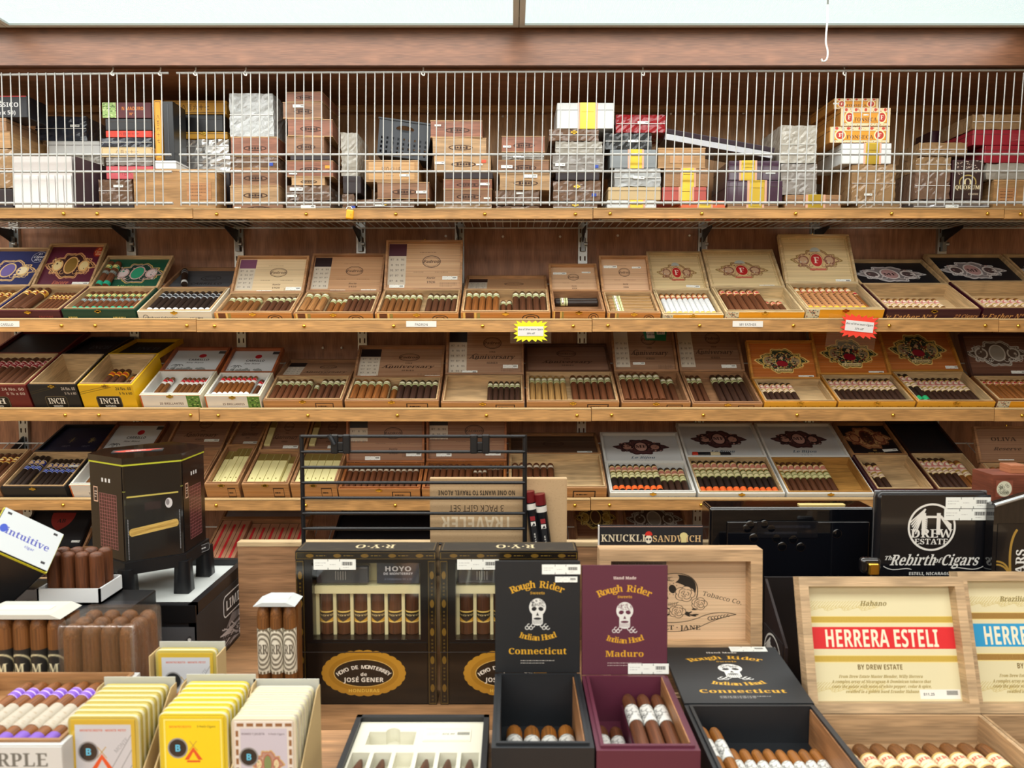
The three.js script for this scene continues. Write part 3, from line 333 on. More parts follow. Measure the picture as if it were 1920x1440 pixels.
const A = {
  encore: cell(cw, chh, (c, w, h) => { fill(c, w, h, '#5a1430'); crest(c, w * 0.48, h * 0.48, w * 0.84, h * 0.6, ['#d9a070', '#3a1418', '#e0b070', '#e8d29a', '#8a6a2a']); txt(c, 'Encore', w * 0.42, h * 0.9, 24, '#c9744a', 'bold serif', { skew: 0.4 }); ell(c, w * 0.9, h * 0.13, 26, 28, '#c83a1c'); ell(c, w * 0.9, h * 0.13, 23, 25, '#3a1014', 2); txt(c, '#1', w * 0.9, h * 0.06, 13, '#f0d8b0'); txt(c, 'Cigar', w * 0.9, h * 0.12, 15, '#f0d8b0', 'bold serif', { skew: 0.3 }); txt(c, '2018', w * 0.9, h * 0.19, 13, '#f0d8b0'); }),
  blue: cell(cw, chh, (c, w, h) => { fill(c, w, h, '#16205a'); crest(c, w * 0.5, h * 0.55, w * 0.8, h * 0.55, ['#d9b070', '#241a5a', '#e0c080', '#efe0b8', '#6a5a9a']); ell(c, w * 0.87, h * 0.17, 32, 33, '#101c52'); ell(c, w * 0.87, h * 0.17, 31, 32, '#d8d8e8', 2); txt(c, '#1', w * 0.87, h * 0.08, 15, '#eee'); txt(c, 'Cigar', w * 0.87, h * 0.16, 18, '#eee', 'bold serif', { skew: 0.3 }); txt(c, '2017', w * 0.87, h * 0.25, 14, '#eee'); }),
  green: cell(cw, chh, (c, w, h) => { fill(c, w, h, '#0f4a35'); crest(c, w * 0.56, h * 0.48, w * 0.76, h * 0.62, ['#b99a58', '#123a30', '#c9a4a0', '#d8c8c8', '#2f9a74']); txt(c, 'Allegiance', w * 0.55, h * 0.92, 24, '#8fbf5a', 'bold serif', { skew: 0.4 }); }),
  grey: cell(cw, chh, (c, w, h) => { fill(c, w, h, '#4a4d52'); for (let i = 0; i < 60; i++) { c.strokeStyle = 'rgba(120,125,130,.3)'; c.beginPath(); const y = rnd() * h; c.moveTo(0, y); c.bezierCurveTo(w * 0.3, y + 14, w * 0.6, y - 14, w, y + 6); c.stroke(); } ell(c, w * 0.55, h * 0.4, 44, 26, '#16171a', 4); ell(c, w * 0.55, h * 0.4, 26, 16, '#16171a', 3); txt(c, 'CARRILLO', w * 0.55, h * 0.68, 30, '#16171a'); lines(c, w * 0.3, h * 0.86, w * 0.5, 1, 5, '#1c1d20', 2); }),
  stamp: stamped({ slip: '#4a2030', fine: true }), stampPale: stamped({ slip: '#6b3a58', bg: '#dcc49c', fine: true }), stampDark: stamped({ slip: '#241418', bg: '#bd9068' }), stampPlain: stamped({ bg: '#d2aa86', oy: 0.4 }),
  ann: stamped({ slip: '#1c1416', ann: true, oy: 0.3, bg: '#9d7659', fine: true, slipH: 0.7 }), annPlain: stamped({ ann: true, oy: 0.26, bg: '#8a6450' }), annGreen: stamped({ slip: '#c9bfae', ann: true, oy: 0.26, bg: '#8f6a50', green: true, fine: true }), annSlip: stamped({ slip: '#c9bfae', ann: true, oy: 0.24, bg: '#8a664e' }),
  fam: stamped({ slip: '#1c1416', mark: 'PADRON', bg: '#8f654a', fine: true, slipH: 0.3 }), famDark: stamped({ mark: 'PADRON', bg: '#5f4636' }),
  father: cell(cw, chh, (c, w, h) => { grainBg(c, w, h, '#e4cf9e'); c.strokeStyle = '#8a6c34'; c.lineWidth = 4; c.setLineDash([30, 4]); c.strokeRect(8, 8, w - 16, h - 4); c.strokeStyle = '#f0dfae'; c.lineWidth = 2; c.strokeRect(8, 8, w - 16, h - 4); c.setLineDash([]); crest(c, w / 2, h * 0.5, w * 0.66, h * 0.42, ['#9a8048', '#d8c08c', '#8a5a48', '#c9a888', '#c8bca8']); ell(c, w / 2, h * 0.5, 27, 32, '#e4d3a0'); ell(c, w / 2, h * 0.5, 24, 29, '#c01f24'); txt(c, 'F', w / 2, h * 0.5, 40, '#f6ecdc', 'bold serif'); c.fillStyle = '#c96a58'; c.fillRect(w * 0.38, h * 0.68, w * 0.24, 9); c.fillStyle = '#b9c4c0'; c.beginPath(); c.arc(w / 2, h * 0.33, 24, 3.3, 6.1); c.fill(); }),
  velvet: cell(cw, chh, (c, w, h) => { fill(c, w, h, '#14161f'); crest(c, w * 0.48, h * 0.5, w * 0.76, h * 0.6, ['#d3d5d8', '#8f8a8e', '#e4e0e0', '#5a4a4c', '#c9a0a0']); txt(c, 'MF', w * 0.48, h * 0.5, 30, '#2a2024', 'bold serif'); }),
  carr: cell(cw, chh, (c, w, h) => { fill(c, w, h, '#c9cdd0'); ell(c, w * 0.55, h * 0.25, 20, 18, '#b5202c'); txt(c, 'CARRILLO', w * 0.52, h * 0.43, 24, '#2b2b2b', 'bold sans-serif'); txt(c, 'New Wave', w * 0.48, h * 0.56, 18, '#444', 'bold serif', { skew: 0.4 }); c.fillStyle = '#8a9090'; for (let i = 0; i < 60; i++) { c.beginPath(); c.arc(w * rr(0, 0.75), h * (0.98 - rnd() * 0.18), 5 + rnd() * 8, 0, 7); c.fill(); } c.strokeStyle = '#55595a'; c.lineWidth = 4; c.beginPath(); c.moveTo(w * 0.12, h); c.quadraticCurveTo(w * 0.15, h * 0.8, w * 0.18, h * 0.68); c.stroke(); for (let a = 0; a < 7; a++) { c.beginPath(); c.moveTo(w * 0.18, h * 0.68); c.quadraticCurveTo(w * 0.18 + Math.cos(a) * 18, h * 0.6, w * 0.18 + Math.cos(a) * 32, h * 0.7 + Math.sin(a) * 8); c.stroke(); } c.fillStyle = '#3c4043'; c.fillRect(w * 0.82, 6, w * 0.14, h * 0.12); }),
  inchB: cell(cw, chh, (c, w, h) => { fill(c, w, h, '#12141c'); txt(c, 'INCH', w / 2, h * 0.45, 56, '#5b6270', 'bold serif'); txt(c, 'MADURO', w / 2, h * 0.75, 22, '#565d6a', 'bold serif'); }),
  dark: cell(cw, chh, (c, w, h) => { fill(c, w, h, '#1a1b20'); }),
  scene: cell(cw, chh, (c, w, h) => { grainBg(c, w, h, '#b9662a'); crest(c, w / 2, h * 0.5, w * 0.74, h * 0.66, ['#e3c071', '#2c3a2c', '#cfae5c', '#9c8a6a', '#2a2f2a']); for (let i = 0; i < 240; i++) { const a = rnd() * 6.28, q = Math.sqrt(rnd()); c.fillStyle = ['#33492e', '#6b1f24', '#c0a468', '#22303a', '#8a3a2c', '#d8c79a', '#1c241c'][i % 7]; c.fillRect(w / 2 + Math.cos(a) * w * 0.25 * q, h / 2 + Math.sin(a) * h * 0.24 * q, 3 + rnd() * 8, 2 + rnd() * 6); } c.fillStyle = '#8e1a2a'; c.beginPath(); c.ellipse(w / 2, h * 0.58, 26, 17, 0.2, 0, 7); c.fill(); c.fillStyle = '#cfb089'; ell(c, w / 2, h * 0.42, 8, 9, '#cfa98a'); c.fillStyle = '#e9d8a0'; c.fillRect(w * 0.36, h * 0.73, w * 0.28, 14); txt(c, 'La Opulencia', w / 2, h * 0.765, 13, '#4a2a14', 'bold serif', { skew: 0.3 }); }),
  sceneRed: null, bijou: cell(cw, chh, (c, w, h) => { fill(c, w, h, '#c4c5c4'); crest(c, w / 2, h * 0.42, w * 0.64, h * 0.5, ['#3a2226', '#5a3636', '#2c1a1c', '#b58878', '#c49a8e']); txt(c, 'MF', w / 2, h * 0.4, 28, '#2c1a1c', 'bold serif'); txt(c, 'Le Bijou', w / 2, h * 0.8, 22, '#4a5a6a', 'bold serif', { skew: 0.4 }); txt(c, '1 9 2 2', w / 2, h * 0.92, 14, '#4a5a6a', 'bold serif'); }),
  judge: cell(cw, chh, (c, w, h) => { fill(c, w, h, '#1a1214'); crest(c, w / 2, h * 0.42, w * 0.86, h * 0.66, ['#8a5a3a', '#c49a6a', '#7a3a2a', '#b9825a', '#4a2a20']); for (let i = 0; i < 60; i++) { c.fillStyle = ['#5a2a20', '#8a6a3a', '#2a1a16'][i % 3]; c.fillRect(w * rr(0.36, 0.64), h * rr(0.2, 0.6), 8, 6); } txt(c, 'MF', w / 2, h * 0.82, 15, '#c9a45c', 'bold serif'); txt(c, 'THE JUDGE', w / 2, h * 0.91, 17, '#c9a45c', 'bold serif'); }),
  navy: cell(cw, chh, (c, w, h) => { fill(c, w, h, '#101634'); for (const x of [0.36, 0.72]) { for (let i = 0; i < 40; i++) { const a = rnd() * 6.3; c.strokeStyle = '#8a7a4a'; c.beginPath(); c.moveTo(w * x, h * 0.5); c.lineTo(w * x + Math.cos(a) * 26 * rnd(), h * 0.5 + Math.sin(a) * 24); c.stroke(); } lines(c, w * x - 20, h * 0.72, 40, 2, 7, '#b9b9c8', 2); } }),
  oliva: cell(cw, chh, (c, w, h) => { grainBg(c, w, h, '#8a654c'); txt(c, 'OLIVA', w * 0.42, h * 0.32, 34, ink, 'bold serif'); txt(c, 'Reserve', w * 0.46, h * 0.62, 30, ink, 'bold serif', { skew: 0.4 }); }),
  live: cell(cw, chh, (c, w, h) => { fill(c, w, h, '#8a8180'); txt(c, 'LIVE LOUD', w / 2, h * 0.2, 36, '#232630'); c.fillStyle = '#1a1c26'; c.fillRect(w * 0.06, h * 0.42, w * 0.88, h * 0.3); txt(c, '★ BOLDNESS BURNS ANYTIME', w / 2, h * 0.57, 18, '#a9a7a6'); }),
  redEmb: cell(cw, chh, (c, w, h) => { fill(c, w, h, '#16151a'); c.fillStyle = '#8e2a26'; c.beginPath(); c.moveTo(w * 0.3, 0); c.lineTo(w * 0.7, 0); c.quadraticCurveTo(w * 0.72, h * 0.35, w * 0.5, h * 0.52); c.quadraticCurveTo(w * 0.28, h * 0.35, w * 0.3, 0); c.fill(); txt(c, 'AB', w / 2, h * 0.24, 30, '#1a1114', 'bold serif'); lines(c, w * 0.35, h * 0.68, w * 0.3, 1, 5, '#7a2a26', 2); }),
  goldEmb: cell(cw, chh, (c, w, h) => { grainBg(c, w, h, '#7a4d34'); crest(c, w * 0.5, h * 0.42, w * 0.9, h * 0.6, ['#cfae52', '#4a3a24', '#d8c070', '#b99a48', '#6a4a34']); }),
  silverEmb: cell(cw, chh, (c, w, h) => { grainBg(c, w, h, '#5f3a2a'); crest(c, w * 0.5, h * 0.45, w * 0.86, h * 0.6, ['#a9a49c', '#4a3a30', '#b5b0a8', '#5a4a40', '#8a847a']); }),
};
A.inchY = A.inchB;
const front = {
  stamped: cell(288, 48, (c, w, h) => { grainBg(c, w, h, '#c07a34'); c.fillStyle = '#e8c46a'; c.fillRect(8, 0, 6, h); c.fillRect(44, 0, 6, h); c.fillStyle = '#6a3a1c'; c.fillRect(16, 0, 26, h); c.fillStyle = '#9a8a4a'; c.fillRect(52, 0, 10, h); ell(c, w * 0.78, h / 2, 26, 15, '#2a1a10', 3); ell(c, w * 0.78, h / 2, 14, 8, '#2a1a10', 3); }),
  rect: cell(288, 48, (c, w, h) => { grainBg(c, w, h, '#b9824a'); c.strokeStyle = '#2a1a10'; c.lineWidth = 3; c.strokeRect(w * 0.66, 12, w * 0.22, 24); lines(c, w * 0.69, 24, w * 0.16, 1, 6, '#2a1a10', 4); }),
  yellow: cell(288, 48, (c, w, h) => { fill(c, w, h, '#eaa41e'); c.fillStyle = '#d6d0b8'; c.fillRect(0, 0, 50, h); for (let i = 0; i < 40; i++) { c.fillStyle = ['#3a3a34', '#8a9a84', '#a0402c'][i % 3]; c.fillRect(rnd() * 48, rnd() * h, 4, 3); } lines(c, w * 0.5, h * 0.6, w * 0.4, 1, 6, '#7a4a10', 8); }),
  green: cell(288, 48, (c, w, h) => { fill(c, w, h, '#0f3d2c'); lines(c, 20, 28, 50, 1, 6, '#d8b85c', 9); lines(c, w * 0.68, 28, 70, 1, 6, '#d8b85c', 8); }),
  burg: cell(288, 48, (c, w, h) => { fill(c, w, h, '#4a1420'); txt(c, 'ENCORE', w * 0.76, 26, 17, '#8e3a30'); }),
  maroon: cell(288, 48, (c, w, h) => { fill(c, w, h, '#3a0f1c'); txt(c, 'My Father N° 1', w * 0.24, 26, 24, '#d9a45c', 'bold serif', { skew: 0.4 }); txt(c, '23 Cigars', w * 0.86, 22, 16, '#d9a45c', 'bold serif', { skew: 0.4 }); }),
  white: cell(288, 48, (c, w, h) => { fill(c, w, h, '#dfe0da'); txt(c, '⚠', w * 0.44, 26, 14, '#b08a3a'); lines(c, w * 0.48, 20, w * 0.12, 3, 6, '#999'); txt(c, 'Le Bijou 1922', w * 0.84, 26, 15, '#a9a9a2', 'bold serif', { skew: 0.4 }); }),
  grey: cell(288, 48, (c, w, h) => { fill(c, w, h, '#d8d2c6'); ell(c, 30, 24, 10, 10, '#333', 2); txt(c, 'Orchant Seleccion', 90, 26, 14, '#333', 'bold serif', { skew: 0.3 }); lines(c, w * 0.7, 26, w * 0.25, 1, 6, '#333', 3); }),
  carr: cell(288, 96, (c, w, h) => { fill(c, w, h, '#e2ddd6'); txt(c, '25 BRILLANTES', w * 0.5, h * 0.5, 16, '#5a4a4a', 'bold sans-serif'); c.fillStyle = '#5f8a3a'; c.fillRect(w * 0.76, 0, w * 0.22, h); for (let i = 0; i < 40; i++) { c.fillStyle = ['#2a4a1c', '#b9c77a', '#16300f'][i % 3]; c.fillRect(w * rr(0.76, 0.96), rnd() * h, 8, 4); } c.fillStyle = '#c4622c'; c.fillRect(0, 0, 8, h); }),
  black: cell(64, 32, (c, w, h) => fill(c, w, h, '#17161a')), gold: cell(288, 48, (c, w, h) => { fill(c, w, h, '#e0a52c'); txt(c, 'La Opulencia · Robusto · 20 Cigars', w * 0.55, 26, 16, '#8a5a18', 'bold serif', { skew: 0.3 }); }),
};
const inchFront = (bg, word, sub) => cell(288, 128, (c, w, h) => { fill(c, w, h, bg); c.strokeStyle = 'rgba(90,70,20,.7)'; c.lineWidth = 2; for (const o of [0, 9]) { c.beginPath(); c.moveTo(0, 34 + o); c.lineTo(w * 0.6, o); c.stroke(); } txt(c, '24 No. 60', w * 0.82, 16, 19, bg === '#e8b818' ? '#4a3a10' : '#c9bdb0'); txt(c, '5 ⅞ x 60', w * 0.84, 38, 18, bg === '#e8b818' ? '#4a3a10' : '#c9bdb0'); c.fillStyle = '#15120f'; c.beginPath(); c.roundRect(w * 0.27, 52, w * 0.46, 58, 14); c.fill(); c.strokeStyle = '#8a7a5a'; c.lineWidth = 2; c.beginPath(); c.roundRect(w * 0.28, 54, w * 0.44, 54, 12); c.stroke(); txt(c, word, w / 2, 76, 38, '#f2f0ea', 'bold serif'); txt(c, sub, w / 2, 100, 13, '#f2f0ea'); });
front.inchR = inchFront('#6a1f1c', 'INCH', 'COLORADO'); front.inchK = inchFront('#1c1a1a', 'INCH', 'MADURO'); front.inchY = inchFront('#e8b818', 'INCH', 'NATURAL');

// ---------- boxes on the upper sloping shelf ----------
const tan = W('#dcb98c'), cedar = W('#c9986a'), oak = W('#e2c294'), brown = W('#b58762'), pale = W('#e8d0a4'), C = {
  burg: M('#4a1420', 0.35), green: M('#0f3d2c', 0.35), blue: M('#17215a', 0.35), maroon: M('#3a0f1c', 0.3), yellow: M('#e8b818', 0.45), black: M('#19181b', 0.35), white: M('#dadad4', 0.4), red: M('#6a1f1c', 0.4), orange: M('#d98a2c', 0.45), cream: M('#ddd5bd', 0.5) };
const ov = 'brown cigar with pale oval band';
shelfBox(2, -150, -10, 583, 537, 465, { ext: C.blue, wood: tan, lidMat: tan, art: A.blue, rows: [[0, 1, 9, 'M', 'gold', 0]], lab: 'blue lidded open cigar box beside the burgundy box', bs: 'the blue lidded box', cl: 'gold banded cigar' });
shelfBox(2, -8, 112, 583, 537, 457, { ext: C.burg, wood: tan, lidMat: tan, art: A.encore, front: front.burg, rows: [[0, 0.42, 3, 'D', 'gold', 0, 0.16], [0.43, 0.98, 7, 'R', 'gold', 1]], tags: [[0.8, 0.1, 0.055]], lab: 'burgundy open cigar box with gilded scroll crest in its lid', bs: 'the burgundy crest box', cl: 'gold banded cigar' });
{ const g = shelfBox(2, 114, 253, 581, 540, 480, { ext: C.green, wood: tan, lidMat: tan, art: A.green, front: front.green, rows: [[0.02, 0.98, 10, 'R', 'green', 0]], lab: 'green open cigar box holding teal footed cigars', bs: 'the green box', cl: 'green banded cigar with teal foot' });
  const lid = g.children.find((m) => m.name === 'lid'); g.updateMatrixWorld(true); const q = new THREE.Quaternion(); lid.getWorldQuaternion(q);
  for (const i of [0, 1]) cigar('green', 'R', 0.0105, 0.125, new THREE.Vector3(-0.082 + i * 0.023, 0.0705, -0.0003).applyMatrix4(lid.matrixWorld), q.clone().multiply(qX(-Math.PI / 2).invert()), 'green banded cigar lying in the lid of the green box', 'cigars in the green lid'); }
{ const g = shelfBox(2, 256, 396, 584, 540, 502, { ext: C.cream, wood: tan, art: A.grey, front: front.grey, lidMat: brown, rows: [[0.02, 0.98, 10, 'K', 'silver', 0]], lab: 'open cigar box with grey wood grain lid and dark silver banded cigars', bs: 'the grey lidded box', cl: 'black cigar with silver band and white foot' });
  const lid = g.children.find((m) => m.name === 'lid'); g.updateMatrixWorld(true); const q = new THREE.Quaternion(); lid.getWorldQuaternion(q);
  cigar('silver', 'K', 0.0105, 0.14, new THREE.Vector3(-0.07, 0.09, 0.0005).applyMatrix4(lid.matrixWorld), q.clone().multiply(new THREE.Quaternion().setFromEuler(new THREE.Euler(Math.PI / 2, 0, -0.0))).multiply(qY(0.35)), 'loose black cigar lying across the grey lid', null); }
shelfBox(2, 400, 547, 587, 550, 480, { ext: cedar, wood: tan, art: A.stampPale, front: front.stamped, rows: [[0, 0.48, 5, 'M', 'oval'], [0.54, 1, 5, 'D', 'oval']], tags: [[0.44, 0.07, 0.05], [0.86, 0.16, 0.05]], lab: 'open stamped wood box with a pale lid next to the grey lidded box', bs: 'the pale lidded stamped box', cl: ov });
shelfBox(2, 549, 700, 588, 548, 476, { ext: brown, wood: tan, art: A.stampDark, front: front.stamped, rows: [[0, 0.33, 3, 'L', 'oval'], [0.34, 0.6, 3, 'O', 'oval', 1], [0.6, 1, 5, 'D', 'oval']], tags: [[0.4, 0.06, 0.05], [0.84, 0.07, 0.05]], lab: 'open stamped wood box with cigars of three shades below a brass lid knob', bs: 'the three shade stamped box', cl: ov });
shelfBox(2, 702, 860, 588, 544, 451, { ext: cedar, wood: tan, art: A.stamp, front: front.stamped, rows: [[0, 0.52, 6, 'M', 'oval'], [0.58, 1, 5, 'D', 'oval']], tags: [[0.14, 0.09, 0.05], [0.86, 0.26, 0.05]], lab: 'open stamped wood box with the tallest lid and two groups of cigars', bs: 'the tallest lidded stamped box', cl: ov });
shelfBox(2, 863, 1033, 586, 543, 517, { ext: cedar, wood: tan, art: A.stampDark, front: front.stamped, rows: [[0, 0.42, 5, 'O', 'oval', 0, 0.16], [0.43, 0.58, 2, 'R', 'oval', 1, 0.12], [0.58, 1, 5, 'D', 'oval', 0, 0.16]], tags: [[0.88, 0.1, 0.05]], lab: 'wide open wood box above the yellow discount sign', bs: 'the wide box above the yellow sign', cl: ov });
shelfBox(2, 1035, 1136, 584, 546, 495, { ext: cedar, wood: brown, art: A.stampPlain, front: front.stamped, side: true, deep: true, rows: [[0.02, 0.3, 2, 'K', 'oval', 0, 0.14]], tags: [[0.2, 0.72, 0.045], [0.8, 0.76, 0.03]], lab: 'small open wood box with two dark cigars lying crosswise', bs: 'the small box with crosswise cigars', cl: 'dark cigar with pale oval band' });
shelfBox(2, 1138, 1240, 587, 548, 480, { ext: cedar, wood: tan, art: A.stampPlain, front: front.stamped, side: true, rows: [[0.02, 0.98, 6, 'T', 'oval', 0, 0.15]], tags: [[0.2, 0.74, 0.045], [0.78, 0.72, 0.03]], lab: 'open wood box filled with light cigars lying crosswise', bs: 'the box of crosswise light cigars', cl: 'light tan cigar with oval band' });
shelfBox(2, 1242, 1358, 590, 544, 472, { ext: pale, wood: pale, art: A.father, front: front.yellow, rows: [[0.04, 0.97, 9, 'M', 'paper', 0]], tags: [[0.76, 0.14, 0.045, -0.08]], lab: 'open light wood box with red shield crest and tissue wrapped cigars', bs: 'the smaller shield crest box', cl: 'tissue wrapped cigar with yellow foot' });
shelfBox(2, 1360, 1510, 585, 539, 468, { ext: pale, wood: pale, art: A.father, front: front.yellow, rows: [[0.03, 0.62, 6, 'R', 'red', 0], [0.63, 0.9, 3, 'R', 'red', 1, 0.11]], tags: [[0.8, 0.08, 0.05]], lab: 'open light wood box with red shield crest and a half empty tray', bs: 'the half empty shield crest box', cl: 'red banded cigar' });
shelfBox(2, 1512, 1660, 580, 532, 440, { ext: pale, wood: pale, art: A.father, front: front.yellow, rows: [[0.02, 0.86, 9, 'O', 'cedar', 0], [0.87, 0.98, 1, 'O', 'red', 1]], tags: [[0.84, 0.08, 0.05]], lab: 'open light wood box with the tallest red shield crest lid', bs: 'the tall shield crest box', cl: { cedar: 'cedar sleeved red banded cigar', red: 'single bare red banded cigar' } });
shelfBox(2, 1663, 1841, 581, 533, 491, { ext: C.maroon, wood: oak, lidMat: oak, art: A.velvet, front: front.maroon, rows: [[0.03, 0.8, 10, 'M', 'pink', 1, 0.13]], dp: 0.02, lab: 'maroon open box with black velvet lid and rose banded cigars', bs: 'the first black velvet lid box', cl: 'rose banded cigar' });
shelfBox(2, 1844, 2010, 579, 529, 499, { ext: C.maroon, wood: oak, lidMat: oak, art: A.velvet, front: front.maroon, rows: [[0.03, 0.75, 8, 'O', 'pink', 1, 0.13]], dp: 0.02, lab: 'second maroon open box with black velvet lid leaning far back', bs: 'the second velvet lid box', cl: 'rose banded cigar' });
shelfBox(2, 2013, 2170, 579, 529, 505, { ext: C.maroon, wood: oak, lidMat: oak, art: A.velvet, front: front.maroon, lab: 'third maroon open box with black velvet lid at the shelf end' });
// ---------- middle sloping shelf ----------
shelfBox(3, -100, 48, 723, 663, 620, { ext: C.red, wood: oak, art: A.dark, front: front.inchR, rows: [[0.02, 0.98, 9, 'D', 'inchred', 0]], lab: 'oxblood open box of crimson banded cigars with dark lid', bs: 'the oxblood box', cl: 'crimson banded cigar' });
shelfBox(3, 50, 142, 722, 664, 632, { ext: C.black, wood: oak, art: A.inchB, front: front.inchK, deep: true, rows: [[0.5, 0.78, 1, 'X', 'inch', 0, 0.13], [0.78, 0.98, 1, 'X', 'inch', 0, 0.11]], lab: 'black fronted open box almost empty with two thick cigars', bs: 'the black fronted box', cl: 'thick dark cigar with yellow band' });
shelfBox(3, 144, 248, 722, 664, 636, { ext: C.yellow, wood: oak, art: A.inchY, front: front.inchY, rows: [[0.2, 0.62, 3, 'D', 'inch', 0, 0.13], [0.64, 0.95, 2, 'D', 'inch', 1, 0.12]], dp: 0.02, lab: 'bright yellow open box with thick yellow banded cigars', bs: 'the yellow box', cl: 'thick brown cigar with yellow band' });
shelfBox(3, 260, 376, 741, 696, 651, { ext: C.cream, wood: C.white, lidMat: W('#b5663c'), art: A.carr, front: front.carr, rows: [[0.08, 0.28, 2, 'M', 'carr', 1], [0.42, 0.95, 6, 'M', 'carr', 1]], lab: 'white lined open box of red dot cigars, partly empty', bs: 'the partly empty white lined box', cl: 'cigar with red dot band' });
shelfBox(3, 382, 488, 743, 699, 652, { ext: C.cream, wood: C.white, lidMat: W('#b5663c'), art: A.carr, front: front.carr, rows: [[0.02, 0.78, 7, 'O', 'carr', 0], [0.79, 0.99, 2, 'R', 'carr', 1]], lab: 'white lined open box of red dot cigars, nearly full', bs: 'the nearly full white lined box', cl: 'cigar with red dot band' });
shelfBox(3, 492, 642, 751, 705, 674, { ext: brown, wood: tan, art: A.ann, front: front.rect, rows: [[0, 0.52, 6, 'R', 'oval'], [0.53, 0.61, 1, 'R', 'oval', 1], [0.64, 1, 4, 'D', 'oval']], lab: 'open stamped box with low leaning lid next to white lined boxes', bs: 'the low lidded stamped box', cl: ov });
shelfBox(3, 645, 823, 752, 708, 648, { ext: brown, wood: tan, art: A.ann, front: front.rect, rows: [[0, 0.43, 5, 'O', 'oval'], [0.44, 0.52, 1, 'O', 'oval', 1], [0.53, 1, 6, 'X', 'oval']], tags: [[0.14, 0.09, 0.05], [0.9, 0.08, 0.05]], lab: 'open stamped box with light and black cigars parted by one short cigar', bs: 'the light and black stamped box', cl: ov });
shelfBox(3, 826, 984, 755, 703, 614, { ext: brown, wood: tan, art: A.ann, front: front.rect, deep: false, rows: [[0.55, 0.99, 6, 'X', 'oval', 0, 0.13]], tags: [[0.3, 0.07, 0.05], [0.85, 0.19, 0.05]], lab: 'half empty open stamped box with six dark cigars at one end', bs: 'the half empty stamped box', cl: ov });
shelfBox(3, 987, 1162, 754, 697, 656, { ext: cedar, wood: tan, art: A.annPlain, front: front.rect, lidMat: W('#6b4a38'), rows: [[0, 0.45, 6, 'T', 'oval', 0, 0.165], [0.5, 1, 6, 'R', 'oval', 0, 0.165]], lab: 'open stamped box of long tan and brown cigars under a dark lid', bs: 'the dark lidded stamped box', cl: 'long cigar with pale oval band' });
shelfBox(3, 1165, 1296, 755, 697, 610, { ext: brown, wood: brown, art: A.annGreen, front: front.rect, rows: [[0, 0.68, 6, 'R', 'oval'], [0.69, 0.92, 2, 'D', 'oval', 1]], tags: [[0.4, 0.2, 0.04]], lab: 'open stamped box with a green sticker on its lid', bs: 'the green sticker stamped box', cl: ov });
shelfBox(3, 1298, 1431, 757, 697, 610, { ext: brown, wood: brown, art: A.annSlip, front: front.rect, rows: [[0, 0.27, 3, 'D', 'oval', 0], [0.42, 0.95, 5, 'X', 'oval', 0]], tags: [[0.8, 0.14, 0.05]], lab: 'open stamped box with a gap between three and five cigars', bs: 'the gapped stamped box', cl: ov });
shelfBox(3, 1433, 1570, 754, 711, 639, { ext: W('#d9973e'), wood: oak, art: A.scene, front: front.gold, artGloss: true, rows: [[0.02, 0.55, 6, 'X', 'pink']], tags: [[0.84, 0.08, 0.05]], lab: 'open box with small painted garden scene lid, half its cigars gone', bs: 'the half sold painted lid box', cl: 'dark cigar with rose band' });
shelfBox(3, 1572, 1718, 754, 703, 620, { ext: W('#d9973e'), wood: oak, art: A.scene, front: front.gold, artGloss: true, rows: [[0.02, 0.98, 11, 'X', 'pink']], tags: [[0.84, 0.07, 0.05]], lab: 'full open box with painted garden scene lid behind the red sign', bs: 'the full painted lid box', cl: 'dark cigar with rose band' });
shelfBox(3, 1720, 1868, 754, 697, 610, { ext: W('#d9973e'), wood: oak, art: A.scene, front: front.gold, rows: [[0, 0.18, 2, 'K', 'pinkG', 0], [0.19, 0.95, 9, 'X', 'pink', 1]], tags: [[0.92, 0.12, 0.045]], lab: 'open painted scene box with two raised green footed cigars', bs: 'the raised pair painted lid box', cl: { pinkG: 'raised green footed cigar', pink: 'dark cigar with rose band' } });
shelfBox(3, 1871, 2010, 752, 705, 625, { ext: W('#8a5a34'), wood: oak, lidMat: W('#4a2a20'), art: A.silverEmb, front: front.yellow, rows: [[0.02, 0.98, 10, 'O', 'red']], tags: [[0.75, 0.1, 0.05]], lab: 'open box with dark red lid and silver scroll crest', bs: 'the dark red lidded box', cl: 'light cigar with red band' });
// ---------- lower sloping shelf ----------
shelfBox(4, -140, -4, 908, 842, null, { ext: brown, wood: tan, rows: [[0.02, 0.98, 9, 'D', 'gold']], lab: 'lidless wood box beside the navy lidded box', bs: 'the lidless box', cl: 'gold banded cigar' });
shelfBox(4, 0, 122, 914, 847, 803, { ext: C.black, wood: tan, art: A.navy, front: front.black, rows: [[0, 0.3, 3, 'K', 'blue', 0], [0.31, 0.99, 7, 'K', 'blue', 1]], tags: [[0.9, -0.4, 0.04]], lab: 'open box of blue banded black cigars under a navy lid', bs: 'the navy lidded box', cl: 'black cigar with blue band' });
shelfBox(4, 128, 238, 910, 850, 792, { ext: C.cream, wood: C.white, lidMat: W('#8f5a3c'), art: A.carr, front: front.carr, rows: [[0.1, 0.9, 7, 'M', 'carr', 1]], lab: 'white lined open box behind the black six sided humidor', bs: 'the white lined box behind the humidor', cl: 'cigar with red dot band' });
shelfBox(4, 258, 376, 912, 843, 772, { ext: brown, wood: brown, art: A.annPlain, front: front.rect, tags: [[0.75, 0.28, 0.05]], lab: 'open stamped box just behind the humidor lid' });
const goldPack = { x: null };
